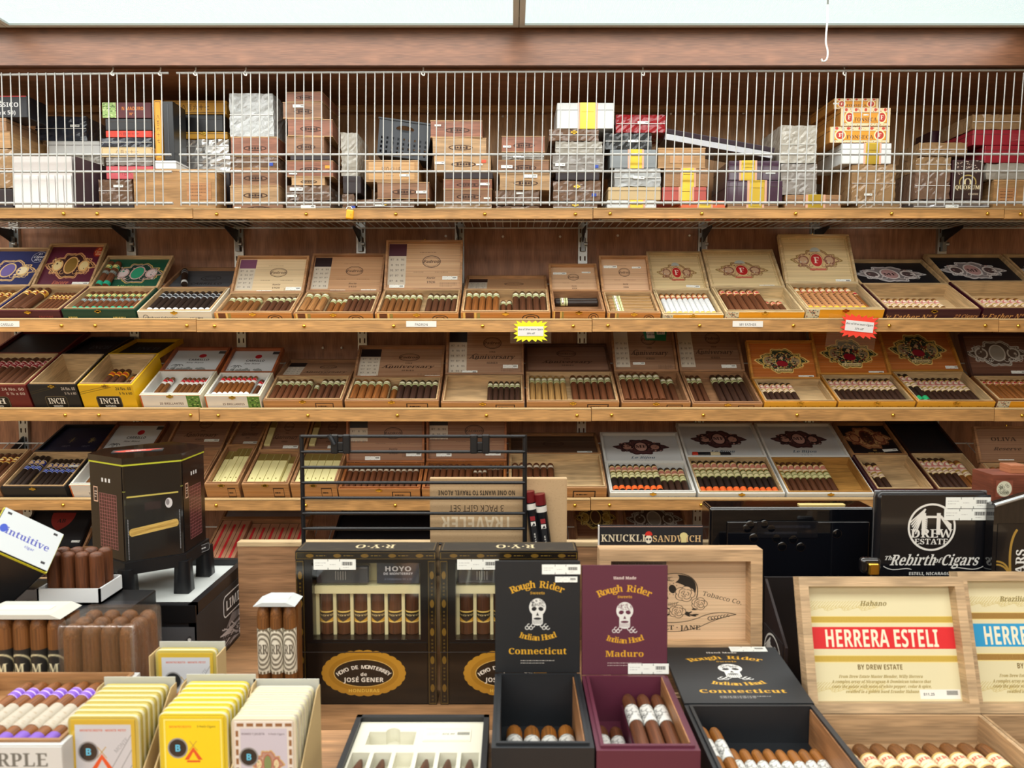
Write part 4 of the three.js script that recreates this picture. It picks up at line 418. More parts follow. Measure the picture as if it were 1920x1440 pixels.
[[382, 447, 836, 'the gold pack box touching the humidor', 3, [[0, 2, 1], [2, 5, 0]]], [452, 541, 846, 'the middle gold pack box', 5, [[0, 4, 0], [4, 5, 1]]], [543, 631, 846, 'the gold pack box behind the wire rack', 5, [[0, 5, 0]]]].forEach(([x0, x1, yB, bs, n, lv], i) => {
  const g = shelfBox(4, x0, x1, 908, yB, 778, { ext: cedar, wood: brown, art: A.annPlain, front: front.rect, lab: 'open stamped box of flat gold packs ' + ['touching the black humidor', 'between two others like it', 'behind the wire rack'][i], tags: [[0.7, 0.16, 0.05]] });
  const body = g.children.find((m) => m.name === 'inner_lining').geometry; body.computeBoundingBox(); const bb = body.boundingBox, wi = bb.max.x - bb.min.x - 0.01, Lg = bb.max.z - bb.min.z - 0.012, top = bb.max.y;
  g.updateMatrixWorld(true);
  for (let k = 0; k < 5; k++) { const low = lv.find(([a, b]) => k >= a && k < b)[2], t = thing('gold_pack', `slim gold foil cigar pack in ${bs}`, 'cigar pack', new THREE.Vector3(-wi / 2 + wi * (k + 0.5) / 5, 0.0067, bb.max.z - 0.006 - Lg / 2).applyMatrix4(g.matrixWorld).toArray(), 'gold packs in ' + bs); t.quaternion.copy(g.quaternion); const hh = top - 0.012 - low * 0.012;
    mesh('pack', RB(wi / 5 - 0.0012, hh, Lg, 0.0012, 0, hh / 2, 0), M('#ebe2a4', 0.35, { metalness: 0.15 }), t); mesh('upper_fold', B(wi / 5 - 0.0016, 0.0006, Lg * 0.24, 0, hh + 0.0003, -Lg * 0.37), M('#9a8448', 0.3, { metalness: 0.5 }), t); mesh('emblem', B(0.004, 0.0005, 0.005, 0, hh + 0.0003, Lg * 0.36), M('#8a7a3a', 0.4), t); }
  if (i) { const lid = g.children.find((m) => m.name === 'lid'); const q = new THREE.Quaternion(); lid.getWorldQuaternion(q); const t = thing('gold_pack', `gold foil pack propped in the lid of ${bs}`, 'cigar pack', new THREE.Vector3(-wi * 0.42, 0.03, -0.0105).applyMatrix4(lid.matrixWorld).toArray()); t.quaternion.copy(q); mesh('pack', RB(0.02, 0.11, 0.008, 0.0012, 0, 0.055, 0.004), M('#ebe2a4', 0.35, { metalness: 0.15 }), t); mesh('upper_fold', B(0.0196, 0.03, 0.0006, 0, 0.098, 0.0083), M('#9a8448', 0.3, { metalness: 0.5 }), t); }
});
shelfBox(4, 633, 788, 917, 868, 776, { ext: W('#b5703c'), wood: W('#b5703c'), art: A.fam, front: front.rect, rows: [[0, 0.98, 12, 'R', 'ringed', 0]], tags: [[0.32, 0.08, 0.05], [0.88, 0.16, 0.05]], lab: 'open stamped box of round seal cigars behind the wire rack bars', bs: 'the seal cigar box behind the rack', cl: 'cigar with round seal band' });
shelfBox(4, 790, 950, 917, 865, 771, { ext: W('#b5703c'), wood: W('#b5703c'), art: A.fam, front: front.rect, rows: [[0, 0.58, 7, 'R', 'ringed', 0], [0.59, 0.78, 3, 'R', 'ringed', 1], [0.79, 0.99, 3, 'D', 'ringed', 0]], tags: [[0.2, 0.12, 0.05], [0.85, 0.14, 0.05]], lab: 'open stamped box of round seal cigars behind the kraft card', bs: 'the seal cigar box behind the card', cl: 'cigar with round seal band' });
shelfBox(4, 953, 1139, 915, 851, 812, { ext: cedar, wood: oak, art: A.famDark, front: front.rect, rows: [[0.0, 0.48, 6, 'R', 'ringed', 0, 0.13]], tags: [[0.85, 0.2, 0.05]], lab: 'half empty open wood box next to the white crest boxes', bs: 'the half empty seal box', cl: 'cigar with round seal band' });
shelfBox(4, 1143, 1306, 924, 867, 811, { ext: C.white, wood: C.white, art: A.bijou, front: front.white, rows: [[0.01, 0.64, 8, 'K', 'bijouO', 0], [0.65, 0.99, 4, 'X', 'bijou', 1]], lab: 'white open box of orange footed cigars with its lid most upright', bs: 'the first white crest box', cl: { bijouO: 'orange footed dark cigar', bijou: 'dark cigar with cream and green band' } });
{ const g = shelfBox(4, 1309, 1473, 925, 857, 799, { ext: C.white, wood: oak, art: A.bijou, front: front.white, rows: [[0, 0.6, 7, 'K', 'bijouO', 0], [0.61, 0.99, 5, 'K', 'bijouO', 0]], lab: 'white open box with a black pen packet in its lid', bs: 'the white box with the packet', cl: 'orange footed dark cigar' });
  const lid = g.children.find((m) => m.name === 'lid'); const t = thing('pen_packet', 'slim black packet with cream band lying in the white lid', 'packet', new THREE.Vector3(-0.045, 0.014, -0.0105).applyMatrix4(lid.matrixWorld).toArray()); const q = new THREE.Quaternion(); lid.getWorldQuaternion(q); t.quaternion.copy(q);
  mesh('case', RB(0.13, 0.014, 0.01, 0.004, 0, 0.007, 0.005), M('#17161a', 0.3), t); mesh('red_tip', RB(0.02, 0.0144, 0.0104, 0.003, -0.055, 0.007, 0.005), M('#b8321c', 0.4), t); mesh('cream_band', RB(0.035, 0.0145, 0.0105, 0.003, 0.012, 0.007, 0.005), M('#cdbf9a', 0.5), t); }
shelfBox(4, 1476, 1640, 925, 857, 803, { ext: C.white, wood: W('#c9964e'), art: A.bijou, front: front.white, rows: [[0.0, 0.66, 8, 'D', 'bijou', 0]], dp: 0.01, lab: 'white open box with a honey coloured lining and empty end', bs: 'the honey lined white box', cl: 'dark cigar with cream and green band' });
shelfBox(4, 1643, 1755, 919, 853, 792, { ext: C.maroon, wood: oak, art: A.judge, front: front.maroon, lidMat: W('#b98a5c'), deep: true, rows: [[0.04, 0.4, 3, 'X', 'pink', 0]], tags: [[0.8, 0.2, 0.05, 0.1]], lab: 'nearly empty open box with dark scene crest lid, three cigars', bs: 'the three cigar box', cl: 'dark cigar with rose band' });
shelfBox(4, 1758, 1868, 919, 850, 810, { ext: W('#5a2f22'), wood: oak, art: A.dark, lidMat: W('#3a241c'), rows: [[0.02, 0.64, 5, 'X', 'pink', 0], [0.66, 0.98, 2, 'O', 'pink', 1]], dp: 0.008, lab: 'open box of thick rose banded cigars under a black lid', bs: 'the black lidded rose band box', cl: 'thick dark cigar with rose band' });
shelfBox(4, 1871, 2010, 905, 868, 800, { ext: brown, wood: tan, art: A.oliva, rows: [[0.05, 0.95, 8, 'O', 'plain', 0]], tags: [[0.4, 0.05, 0.05]], lab: 'open wood box with script lettering in a flat brown lid', bs: 'the script lidded box', cl: 'plain light brown cigar' });
// ---------- bottom sloping shelf, mostly behind the counter goods ----------
shelfBox(5, -20, 106, 1088, 1028, 956, { ext: C.black, wood: tan, art: A.redEmb, rows: [[0.02, 0.98, 9, 'X', 'red']], tags: [[0.9, 0.2, 0.03]], lab: 'black open box with red shield in its lid behind the bundles', bs: 'the red shield box', cl: 'dark cigar with red band' });
shelfBox(5, 110, 250, 1088, 1028, 960, { ext: brown, wood: tan, art: A.dark, rows: [[0.02, 0.98, 10, 'X', 'green']], lab: 'open box of green footed cigars behind the humidor stand', bs: 'the box behind the humidor stand', cl: 'dark cigar with green band' });
{ const g = shelfBox(5, 366, 552, 1045, 970, 940, { ext: brown, wood: brown, art: A.live, deep: true, lab: 'open box of red striped cigar packs under a grey motto lid' });
  const bb = new THREE.Box3(); const lin = g.children.find((m) => m.name === 'inner_lining').geometry; lin.computeBoundingBox(); bb.copy(lin.boundingBox); const wi = bb.max.x - bb.min.x - 0.01, Lg = bb.max.z - bb.min.z - 0.014; g.updateMatrixWorld(true);
  for (let k = 0; k < 9; k++) { const t = thing('striped_cigar_pack', 'brown cigar pack with red lettered stripe in the motto lid box', 'cigar pack', new THREE.Vector3(-wi / 2 + wi * (k + 0.5) / 9, 0.0067, (bb.max.z + bb.min.z) / 2).applyMatrix4(g.matrixWorld).toArray(), 'red striped packs'); t.quaternion.copy(g.quaternion); const hh = bb.max.y - (k < 3 ? 0.008 : 0.022); mesh('pack', RB(wi / 9 - 0.001, hh, Lg, 0.002, 0, hh / 2, 0), M('#a5765a', 0.5), t); mesh('red_stripe', B(0.008, 0.0006, Lg * 0.8, 0, hh + 0.0003, 0), M('#b3262a', 0.5), t); } }
shelfBox(5, 600, 800, 1085, 1012, 948, { ext: C.black, wood: oak, art: A.dark, rows: [[0.3, 0.99, 8, 'X', 'gold']], lab: 'black lidded open box low behind the wire rack', bs: 'the black lidded box low behind the rack', cl: 'dark cigar with gold band' });
shelfBox(5, 1088, 1182, 1090, 1008, 938, { ext: brown, wood: tan, art: A.goldEmb, rows: [[0.02, 0.98, 6, 'D', 'pink']], lab: 'open box with gold scroll crest lid below the half empty box', bs: 'the gold scroll lid box', cl: 'brown cigar with rose band' });
shelfBox(5, 1192, 1320, 1090, 1010, 938, { ext: brown, wood: tan, art: A.silverEmb, rows: [[0.02, 0.98, 8, 'D', 'pink']], lab: 'open box with silver scroll crest lid behind the skull display', bs: 'the silver scroll lid box', cl: 'brown cigar with rose band' });

// ---------- stock stacked behind the cage on the top shelf ----------
const ovalGeo = (() => { const e = (a, b) => { const s = new THREE.Shape(); s.absellipse(0, 0, a, b, 0, Math.PI * 2); return s; }, s = e(0.5, 0.5), h = new THREE.Path(); h.absellipse(0, 0, 0.45, 0.38, 0, Math.PI * 2); s.holes.push(h); const g = [new THREE.ExtrudeGeometry(s, { depth: 1, bevelEnabled: false, curveSegments: 12 })]; for (let i = 0; i < 5; i++) { g.push(new THREE.BoxGeometry(0.09, i % 2 ? 0.34 : 0.46, 1).translate(-0.24 + i * 0.12, 0, 0.5)); } return mergeGeometries(g.map((q) => q.index ? q.toNonIndexed() : q)); })();
const stampMat = M('#3c2114', 0.6);
const cjkCell = (bg, col, frame) => cell(240, 44, (c, w, h) => { fill(c, w, h, bg); if (frame) { c.strokeStyle = frame; c.lineWidth = 2; c.beginPath(); c.roundRect(5, 5, w - 10, h - 10, 8); c.stroke(); } cjk(c, 66, 12, 20, col); });
const PR = {
  cjkY: cjkCell('#dca63a', '#5a3a14', '#5a3a14'), cjkR: cjkCell('#c93a26', '#6a140c'), cjkC: cjkCell('#cdb488', '#7a6040', '#a08458'), cjkP: cjkCell('#c2545c', '#8a1c2a'),
  cjkV: cell(44, 240, (c, w, h) => { fill(c, w, h, '#dc9a2c'); c.strokeStyle = '#5a3a14'; c.lineWidth = 2; c.strokeRect(5, 5, w - 10, h - 10); cjk(c, 11, 56, 22, '#5a3a14', true); }),
  classico: cell(200, 70, (c, w, h) => { fill(c, w, h, '#1d1f26'); txt(c, 'CLASSICO', w * 0.62, 30, 22, '#d8d8d8'); txt(c, '(3 ½ x 50)', w * 0.62, 54, 18, '#d8d8d8'); c.fillStyle = '#c02a2a'; c.fillRect(0, 0, w, 4); }),
  fonseca: cell(256, 80, (c, w, h) => { fill(c, w, h, '#dfc9a0'); for (let i = 0; i < 60; i++) { c.fillStyle = ['#a8432c', '#c9a24a', '#7a5a3a'][i % 3]; c.fillRect(rnd() * w, rnd() < 0.5 ? rnd() * 16 : h - rnd() * 14, 4, 3); } c.fillStyle = '#d9921c'; c.fillRect(16, 22, w - 32, 44); c.strokeStyle = '#7a4a14'; c.lineWidth = 2; c.strokeRect(16, 22, w - 32, 44); txt(c, 'FONSECA', w / 2, 52, 24, '#4a2a10', 'bold serif'); for (const x of [44, w - 44]) { ell(c, x, 42, 24, 26, '#ecdca8'); ell(c, x, 42, 18, 20, '#b5301c'); txt(c, 'F', x, 42, 26, '#f4ead0', 'bold serif'); } for (let i = 0; i < 5; i++) ell(c, 28 + i * 50, 9, 7, 7, '#c03a24'); }),
  quorum: cell(128, 160, (c, w, h) => { fill(c, w, h, '#35201c'); c.fillStyle = '#c9b8a8'; for (let i = 0; i < 50; i++) c.fillRect(rnd() * w, rnd() * 56, 6, 3); ell(c, w / 2, 92, 34, 30, '#b9a45c', 5); txt(c, 'Q', w / 2, 92, 48, '#d8cca0', 'bold serif'); c.fillStyle = '#4a3a2a'; c.fillRect(6, 100, w - 12, 24); txt(c, 'QUORUM', w / 2, 113, 22, '#e8dcb4', 'bold serif'); txt(c, 'CLASSIC', w * 0.7, 140, 11, '#d8ccb0'); }),
  green: cell(64, 64, (c, w, h) => { fill(c, w, h, '#9fc074'); for (let i = 0; i < 40; i++) { c.fillStyle = ['#3a5a2a', '#d4e0a8'][i % 2]; c.fillRect(rnd() * w, rnd() * h, 8, 3); } }),
  word: (s, bg, col) => cell(220, 60, (c, w, h) => { grainBg(c, w, h, bg); txt(c, s, w / 2, 26, 22, col, 'sans-serif'); lines(c, w * 0.38, 46, w * 0.24, 1, 4, col); }),
  lines: cell(128, 64, (c, w, h) => { grainBg(c, w, h, '#b07a4c'); lines(c, 20, 14, 80, 4, 11, '#4a2a18', 2); }),
  natl: cell(200, 60, (c, w, h) => { fill(c, w, h, '#5a2028'); txt(c, 'N MADURO', w * 0.62, 24, 17, '#d9842c'); txt(c, 'N° 5', w * 0.62, 44, 14, '#d9842c'); }),
};
const goldFoil = M('#e0bf4a', 0.28, { metalness: 0.8 }), peach = M('#d8a890', 0.5);
const KIND = {
  dark: { m: M('#2b2226', 0.4) }, black: { m: M('#1c1d22', 0.35) }, brown: { m: W('#a67a5c'), oval: 1 }, red: { m: W('#a86f58'), oval: 1 }, light: { m: W('#d2ac80'), oval: 1 }, tan: { m: W('#c79b68') }, tanfilm: { m: FILM('#c29a6c') }, brownfilm: { m: FILM('#9a775f'), oval: 0 }, greyfilm: { m: FILM('#b8b0a8') }, foil: { m: M('#c6c6c4', 0.22, { metalness: 0.7 }) }, clearfilm: { m: FILM('#d6cfc0') },
  white: { m: M('#dcdedd', 0.4) }, whitefilm: { m: FILM('#e0e4e4') }, whitegold: { m: M('#d8dcdc', 0.4), gold: 1 }, greygold: { m: M('#7f8588', 0.4), gold: 1 }, tangold: { m: W('#b98c62'), gold: 1 }, pinkgold: { m: M('#b9554c', 0.4), gold: 1 }, orangegold: { m: M('#dc6a40', 0.4), gold: 1 }, purplegold: { m: FILM('#5a3a54'), gold: 1 }, redfilm: { m: FILM('#c41f2c') }, redb: { m: M('#8e1f2c', 0.35) }, blackfilm: { m: FILM('#3a3f42') }, yellow: { m: M('#dca63a', 0.5) }, redcard: { m: M('#c93a26', 0.5) }, cream: { m: M('#cdb488', 0.5) }, pink: { m: M('#c2545c', 0.5) }, darkred: { m: M('#3d1822', 0.4) }, burg: { m: M('#5a2028', 0.4) }, bluefilm: { m: FILM('#3a4254') }, silver: { m: M('#a9a9ae', 0.25, { metalness: 0.8 }) }, fons: { m: M('#b9803a', 0.5) },
};
const TOPY = shelfTop[1] - 0.0065;
function stock(x0, x1, h, kind, label, o, base, d) {
  const K = KIND[kind], y = base + h / 2, w = x1 - x0, dep = o.dep ?? 0.18, t = thing(o.name ?? 'closed_cigar_box', label, 'cigar box', [(x0 + x1) / 2, base, -d - dep / 2]);
  t.rotation.y = o.yaw ?? 0; const z = dep / 2;
  if (K.oval || kind === 'tan') { mesh('box_body', B(w, h * 0.9, dep, 0, h * 0.5, 0), K.m, t); mesh('lid_board', B(w + 0.002, h * 0.05, dep + 0.002, 0, h * 0.975, 0), W('#d3ab7c'), t); mesh('base_board', B(w + 0.002, h * 0.05, dep + 0.002, 0, h * 0.025, 0), W('#d3ab7c'), t); }
  else { mesh(/film/.test(kind) ? 'wrapped_box' : 'box_body', /film|foil|silver/.test(kind) ? crumple(w, h, dep, 0, h / 2, 0) : RB(w, h, dep, Math.min(0.0025, h * 0.2), 0, h / 2, 0), K.m, t); if (!/film|foil|silver/.test(kind)) mesh('lid_seam', B(w + 0.0008, 0.0012, dep + 0.0008, 0, h * 0.72, 0), M('#3a2a24', 0.6), t); else mesh('folded_seam', B(w * 0.98, 0.0015, 0.0012, 0, h * 0.5, z + 0.0004), M('#e8e8e4', 0.2), t); }
  if (K.oval) { const s = mesh('oval_stamp', ovalGeo, stampMat, t); s.scale.set(Math.min(0.075, w * 0.5), Math.min(0.016, h * 0.42), 0.0006); s.position.set(w * (o.ox ?? 0.02), h * 0.42, z + 0.0002); }
  if (K.gold) { const gx = w * (o.gx ?? 0.04); mesh('gold_label', RB(w * 0.27, h + 0.002, dep + 0.002, 0.001, gx, h / 2, 0), goldFoil, t); for (const s of [-1, 1]) mesh('label_border', B(w * 0.04, h + 0.0014, dep + 0.0014, gx + s * w * 0.155, h / 2, 0), peach, t); mesh('embossed_line', B(w * 0.22, 0.0012, 0.001, gx, h * 0.66, z + 0.0014), M('#8a6a1c', 0.4), t); }
  if (o.pr) { const pw = w * (o.pw ?? 0.98), ph = h * (o.ph ?? 0.96); sheet('front_print', pw, ph, o.pr, t, w * (o.px ?? 0), h / 2, z + 0.0002); }
  if (o.side) sheet('end_print', w * 0.28, h * 0.96, o.side, t, -w * 0.36, h / 2, z + 0.0003);
  for (const [a, b, ww, rot] of o.tags ?? []) priceTag(t, (a - 0.5) * w, b * h, z + 0.0015, ww ?? 0.03, rot ?? 0);
  if (o.clasp) { const m = mesh('clasp', claspGeo, brass, t); m.position.set(0, h * 0.7, z + 0.0022); }
  if (o.blue) mesh('blue_seal', B(0.014, 0.009, 0.0008, w * 0.36, h * 0.3, z + 0.001), M('#2f4aa8', 0.5), t);
  if (o.orange) mesh('orange_seal', B(0.014, 0.009, 0.0008, w * 0.38, h * 0.6, z + 0.001), M(o.orange, 0.5), t);
  return t;
}
function stack(d, list, where) {
  let base = TOPY;
  list.forEach(([a, b, hp, kind, desc, o = {}]) => {
    const dd = d + (o.back ?? 0), h = hp * dd / F * 0.985, py = 381;
    const yw = o.yaw ? 0.96 : 1, x0 = XW(a, 300, dd), x1 = XW(b, 300, dd), m = (x0 + x1) / 2, hw = (x1 - x0) / 2 * yw;
    stock(m - hw, m + hw, h, kind, `${desc}${where ? ' ' + where : ''}`, o, base, dd); base += h + 0.0006;
  });
  return base;
}
const D1 = 2.34;
stack(D1, [[-70, 20, 45, 'dark', 'dark carton at the foot'], [-70, 26, 74, 'tanfilm', 'film wrapped tan box'], [-70, 21, 30, 'tan', 'plain tan box'], [-70, 15, 25, 'tangold', 'tan box with gold label'], [-66, 56, 40, 'black', 'black red topped carton with white lettering', { pr: PR.classico, dep: 0.1, tags: [[0.56, 0.7, 0.02]] }]], 'of the stack at the cage end');
// opened white carton with pleated front, lying on its side
{ const d = 2.3, x0 = XW(27, 340, d), x1 = XW(136, 340, d), h = YW(293, d) - TOPY, t = thing('white_carton', 'opened white carton with pleated front behind the cage', 'carton', [(x0 + x1) / 2, TOPY, -d]);
  const w = x1 - x0; mesh('carton_body', B(w, h, 0.12, 0, h / 2, -0.06), M('#cfc9c6', 0.6), t); for (let i = 0; i < 7; i++) mesh('pleat', RB(w / 7 - 0.002, h * 0.64, 0.005, 0.0015, -w / 2 + w / 7 * (i + 0.5), h * 0.33, 0.0025), M('#e6e3e2', 0.55), t); mesh('side_flap', B(0.004, h * 0.98, 0.16, w / 2 + 0.012, h / 2, -0.085), M('#4a3a40', 0.5), t).rotation.y = -0.12; }
stack(2.49, [[72, 182, 90, 'dark', 'dark carton lowest'], [98, 195, 28, 'clearfilm', 'film wrapped cream box with a clasp', { clasp: 1 }], [92, 188, 27, 'white', 'white box with small print'], [68, 165, 45, 'bluefilm', 'film wrapped navy box with white slip', { tags: [[0.78, 0.6, 0.03]] }]], 'in the stack behind the white pleated carton');
stack(2.36, [[182, 248, 22, 'dark', 'dark green carton'], [182, 246, 42, 'brownfilm', 'wrapped brown box with barcode slip', { tags: [[0.6, 0.7, 0.03]] }], [198, 287, 24, 'pink', 'rose carton with five characters', { pr: PR.cjkP }], [198, 287, 16, 'greyfilm', 'grey film wrapped carton'], [190, 287, 18, 'cream', 'cream carton with five characters', { pr: PR.cjkC }], [190, 287, 17, 'bluefilm', 'dark film wrapped carton'], [200, 287, 12, 'redcard', 'red carton with five characters', { pr: PR.cjkR }], [200, 287, 22, 'black', 'black carton'], [196, 287, 29, 'burg', 'burgundy carton with a green end panel', { pr: PR.natl, side: PR.green }]], 'in the stack of lettered cartons');
{ const top = stack(2.33, [[249, 402, 80, 'tan', 'large brown box with burnt-in lines standing behind the cage', { dep: 0.09, pr: PR.lines, pw: 0.3, ph: 0.4, px: 0.3 }], [290, 330, 16, 'white', 'small white box lying on the large brown box', { dep: 0.1, back: 0.0 }]], '');
  const d = 2.33, mk = (a, b, hp, m, label, pr) => { const x0 = XW(a, 230, d), x1 = XW(b, 230, d), h = hp * d / F, t = thing('upright_carton', label, 'carton', [(x0 + x1) / 2, top, -d - 0.045]); mesh('box_body', RB(x1 - x0, h, 0.09, 0.002, 0, h / 2, 0), m, t); if (pr) sheet('front_print', (x1 - x0) * 0.96, h * 0.97, pr, t, 0, h / 2, 0.0452); else mesh('spine_line', B(0.002, h * 0.9, 0.001, 0, h / 2, 0.0455), M('#44464c', 0.4), t); };
  mk(290, 303, 108, M('#dc9a2c', 0.5), 'orange carton with five characters standing on its end', PR.cjkV); mk(306, 325, 106, M('#1f2226', 0.35), 'black carton standing on its end beside the orange one'); }
stack(2.46, [[335, 430, 86, 'dark', 'dark carton lowest'], [328, 432, 34, 'foil', 'silver foil wrapped cream box'], [342, 430, 26, 'foil', 'thinner silver foil wrapped box'], [342, 428, 13, 'yellow', 'thin orange box with clasp', { clasp: 1 }], [345, 420, 31, 'black', 'black carton'], [310, 428, 25, 'yellow', 'yellow carton with five characters in a frame', { pr: PR.cjkY }]], 'in the stack beside the big white block');
stack(D1, [[434, 528, 20, 'brown', 'red brown box', { tags: [[0.1, 0.5, 0.02]] }], [430, 521, 30, 'light', 'light oval stamped box'], [432, 521, 33, 'brown', 'greyish oval stamped box', { tags: [[0.12, 0.8, 0.03]] }], [432, 520, 20, 'brownfilm', 'wrapped box with blue seal', { blue: 1 }], [434, 520, 36, 'red', 'tall oval stamped box'], [432, 515, 79, 'whitefilm', 'large white shrink wrapped block', { dep: 0.2 }]], 'in the stack under the white block');
stack(D1, [[534, 619, 23, 'brownfilm', 'wrapped box with wide price sticker', { tags: [[0.5, 0.5, 0.045]] }], [534, 617, 28, 'brownfilm', 'wrapped box with two stickers', { tags: [[0.25, 0.75, 0.04], [0.15, 0.3, 0.03]] }], [546, 608, 15, 'light', 'small stamped box'], [538, 624, 30, 'red', 'stamped box with orange seal', { tags: [[0.13, 0.2, 0.025]], orange: '#e0982c' }], [544, 618, 10, 'dark', 'thin dark box'], [538, 608, 33, 'brown', 'stamped box with octagon mark'], [536, 621, 32, 'red', 'broad stamped box', { yaw: 0.08 }], [533, 606, 30, 'brown', 'stamped box with long price tag', { tags: [[0.4, 0.75, 0.035]] }], [541, 611, 18, 'red', 'topmost thin stamped box', { yaw: -0.06 }]], 'in the tallest stack of oval stamped boxes');
stack(D1, [[640, 664, 36, 'brownfilm', 'wrapped brown box with blue seal', { blue: 1 }], [642, 676, 32, 'dark', 'dark carton'], [639, 671, 80, 'clearfilm', 'cream film wrapped block standing on end']], 'in the narrow stack before the basket');
const basketBase = stack(D1 + 0.01, [[668, 776, 27, 'brownfilm', 'wrapped box with gold clasp', { clasp: 1, tags: [[0.4, 0.6, 0.03]] }], [707, 804, 31, 'brown', 'oval stamped box', { tags: [[0.85, 0.4, 0.032]] }], [684, 784, 40, 'tan', 'tan box with small lettering', { pr: PR.word('RIO CLUB', '#c79b68', '#4a3020'), ph: 0.8, pw: 0.86, tags: [[0.74, 0.3, 0.03]] }]], 'under the black plastic basket');
{ const d = D1 + 0.03, x0 = XW(706, 250, d), x1 = XW(800, 250, d), w = x1 - x0, h = 66 * d / F, t = thing('plastic_basket', 'black plastic lattice basket with handle hole on a stack', 'basket', [(x0 + x1) / 2, basketBase + 0.011, -d - 0.06]); t.rotation.z = -0.13; const m = M('#33383f', 0.5);
  const faces = (z, name) => { const s = new THREE.Shape([[-w / 2, 0], [w / 2, 0], [w / 2 + 0.005, h], [-w / 2 - 0.005, h]].map((p) => new THREE.Vector2(...p))); for (let r = 0; r < 4; r++) for (let c = 0; c < 9; c++) { const cx = -w * 0.44 + c * w * 0.11, cy = h * (0.08 + r * 0.125); s.holes.push(new THREE.Path([[cx - 0.003, cy], [cx + 0.003, cy], [cx + 0.003, cy + h * 0.07], [cx - 0.003, cy + h * 0.07]].map((p) => new THREE.Vector2(...p)))); } const hp = new THREE.Path(); hp.absellipse(0, h * 0.78, w * 0.18, h * 0.09, 0, Math.PI * 2); s.holes.push(hp); mesh(name, new THREE.ExtrudeGeometry(s, { depth: 0.003, bevelEnabled: false }).translate(0, 0, z), m, t); };
  faces(0.057, 'lattice_wall'); faces(-0.06, 'lattice_wall'); for (const s of [-1, 1]) mesh('end_wall', B(0.003, h, 0.115, s * w / 2, h / 2, 0), m, t); mesh('basket_floor', B(w, 0.003, 0.115, 0, 0.0015, 0), m, t); mesh('rim', B(w + 0.016, 0.005, 0.006, 0, h, 0.06), m, t); }
stack(D1, [[815, 922, 20, 'tanfilm', 'wrapped tan box lowest'], [831, 922, 24, 'brown', 'stamped box with small sticker', { tags: [[0.9, 0.3, 0.02]] }], [831, 922, 18, 'red', 'thin stamped box with sticker', { tags: [[0.85, 0.5, 0.03]] }], [832, 924, 14, 'dark', 'dark thin box'], [814, 920, 30, 'light', 'stamped box with coral seal', { tags: [[0.1, 0.5, 0.03], [0.8, 0.4, 0.02]], orange: '#e0583c' }], [807, 911, 31, 'light', 'pale dovetailed stamped box', { yaw: 0.05 }], [808, 904, 31, 'red', 'reddish stamped box on top', { tags: [[0.14, 0.7, 0.02]] }]], 'in the stack before the bare back panel');
stack(D1, [[930, 1012, 14, 'brownfilm', 'wrapped thin box lowest', { tags: [[0.5, 0.5, 0.04]] }], [928, 1012, 28, 'brownfilm', 'wrapped stamped box', { tags: [[0.55, 0.8, 0.02]] }], [937, 1031, 30, 'light', 'oval stamped light box', { tags: [[0.62, 0.85, 0.04]] }], [933, 1029, 25, 'brown', 'brown stamped box', { tags: [[0.18, 0.5, 0.035]] }], [941, 1021, 13, 'greyfilm', 'thin grey wrapped box', { tags: [[0.4, 0.5, 0.035]] }], [941, 1021, 30, 'red', 'reddish oval stamped box', { tags: [[0.12, 0.35, 0.025]] }]], 'in the lower stack beside the white gold box');
stack(D1, [[1037, 1121, 22, 'brownfilm', 'wrapped clasped box lowest', { clasp: 1 }], [1037, 1127, 38, 'brownfilm', 'tall wrapped box with clasp', { clasp: 1, blue: 1 }], [1042, 1124, 16, 'dark', 'dark thin box'], [1036, 1131, 30, 'greyfilm', 'pale wrapped box with blue seal', { blue: 1, tags: [[0.15, 0.4, 0.03]] }], [1041, 1130, 25, 'clearfilm', 'sparkling film wrapped box'], [1029, 1123, 22, 'brownfilm', 'wrapped brown box with clasp', { clasp: 1 }], [1044, 1150, 47, 'whitegold', 'thick white box with gold label']], 'in the stack topped by a white gold box');
stack(D1, [[1139, 1232, 24, 'whitegold', 'white box with gold label lowest', { gx: 0.1 }], [1141, 1240, 24, 'cream', 'cream carton with crest line'], [1152, 1240, 34, 'whitefilm', 'white film wrapped packet with slip', { tags: [[0.52, 0.5, 0.035, -0.05]] }], [1144, 1230, 34, 'greygold', 'grey box with gold label', { gx: 0.06 }], [1134, 1222, 30, 'blackfilm', 'black film wrapped packet', { tags: [[0.6, 0.5, 0.03]] }], [1154, 1247, 33, 'redfilm', 'bright red film wrapped packet', { tags: [[0.55, 0.55, 0.035]] }]], 'in the stack topped by the red packet');
const leanA = stack(D1, [[1278, 1362, 23, 'orangegold', 'orange box with gold label lowest'], [1243, 1326, 25, 'pinkgold', 'brick pink box with gold label'], [1246, 1329, 34, 'tangold', 'tan box with gold label'], [1234, 1322, 37, 'tan', 'brown box with torn film', { pr: PR.word(' ', '#b98a5c', '#4a3020'), pw: 0.5, ph: 0.5 }]], 'in the stack beside the leaning purple box');
const leanB = stack(D1, [[1366, 1462, 20, 'tangold', 'tan box with gold label lowest'], [1364, 1469, 40, 'purplegold', 'glossy purple box with gold label'], [1367, 1462, 36, 'purplegold', 'purple wrapped box with gold label and sticker', { gx: -0.12, tags: [[0.82, 0.4, 0.03]] }]], 'in the purple stack under the leaning box');
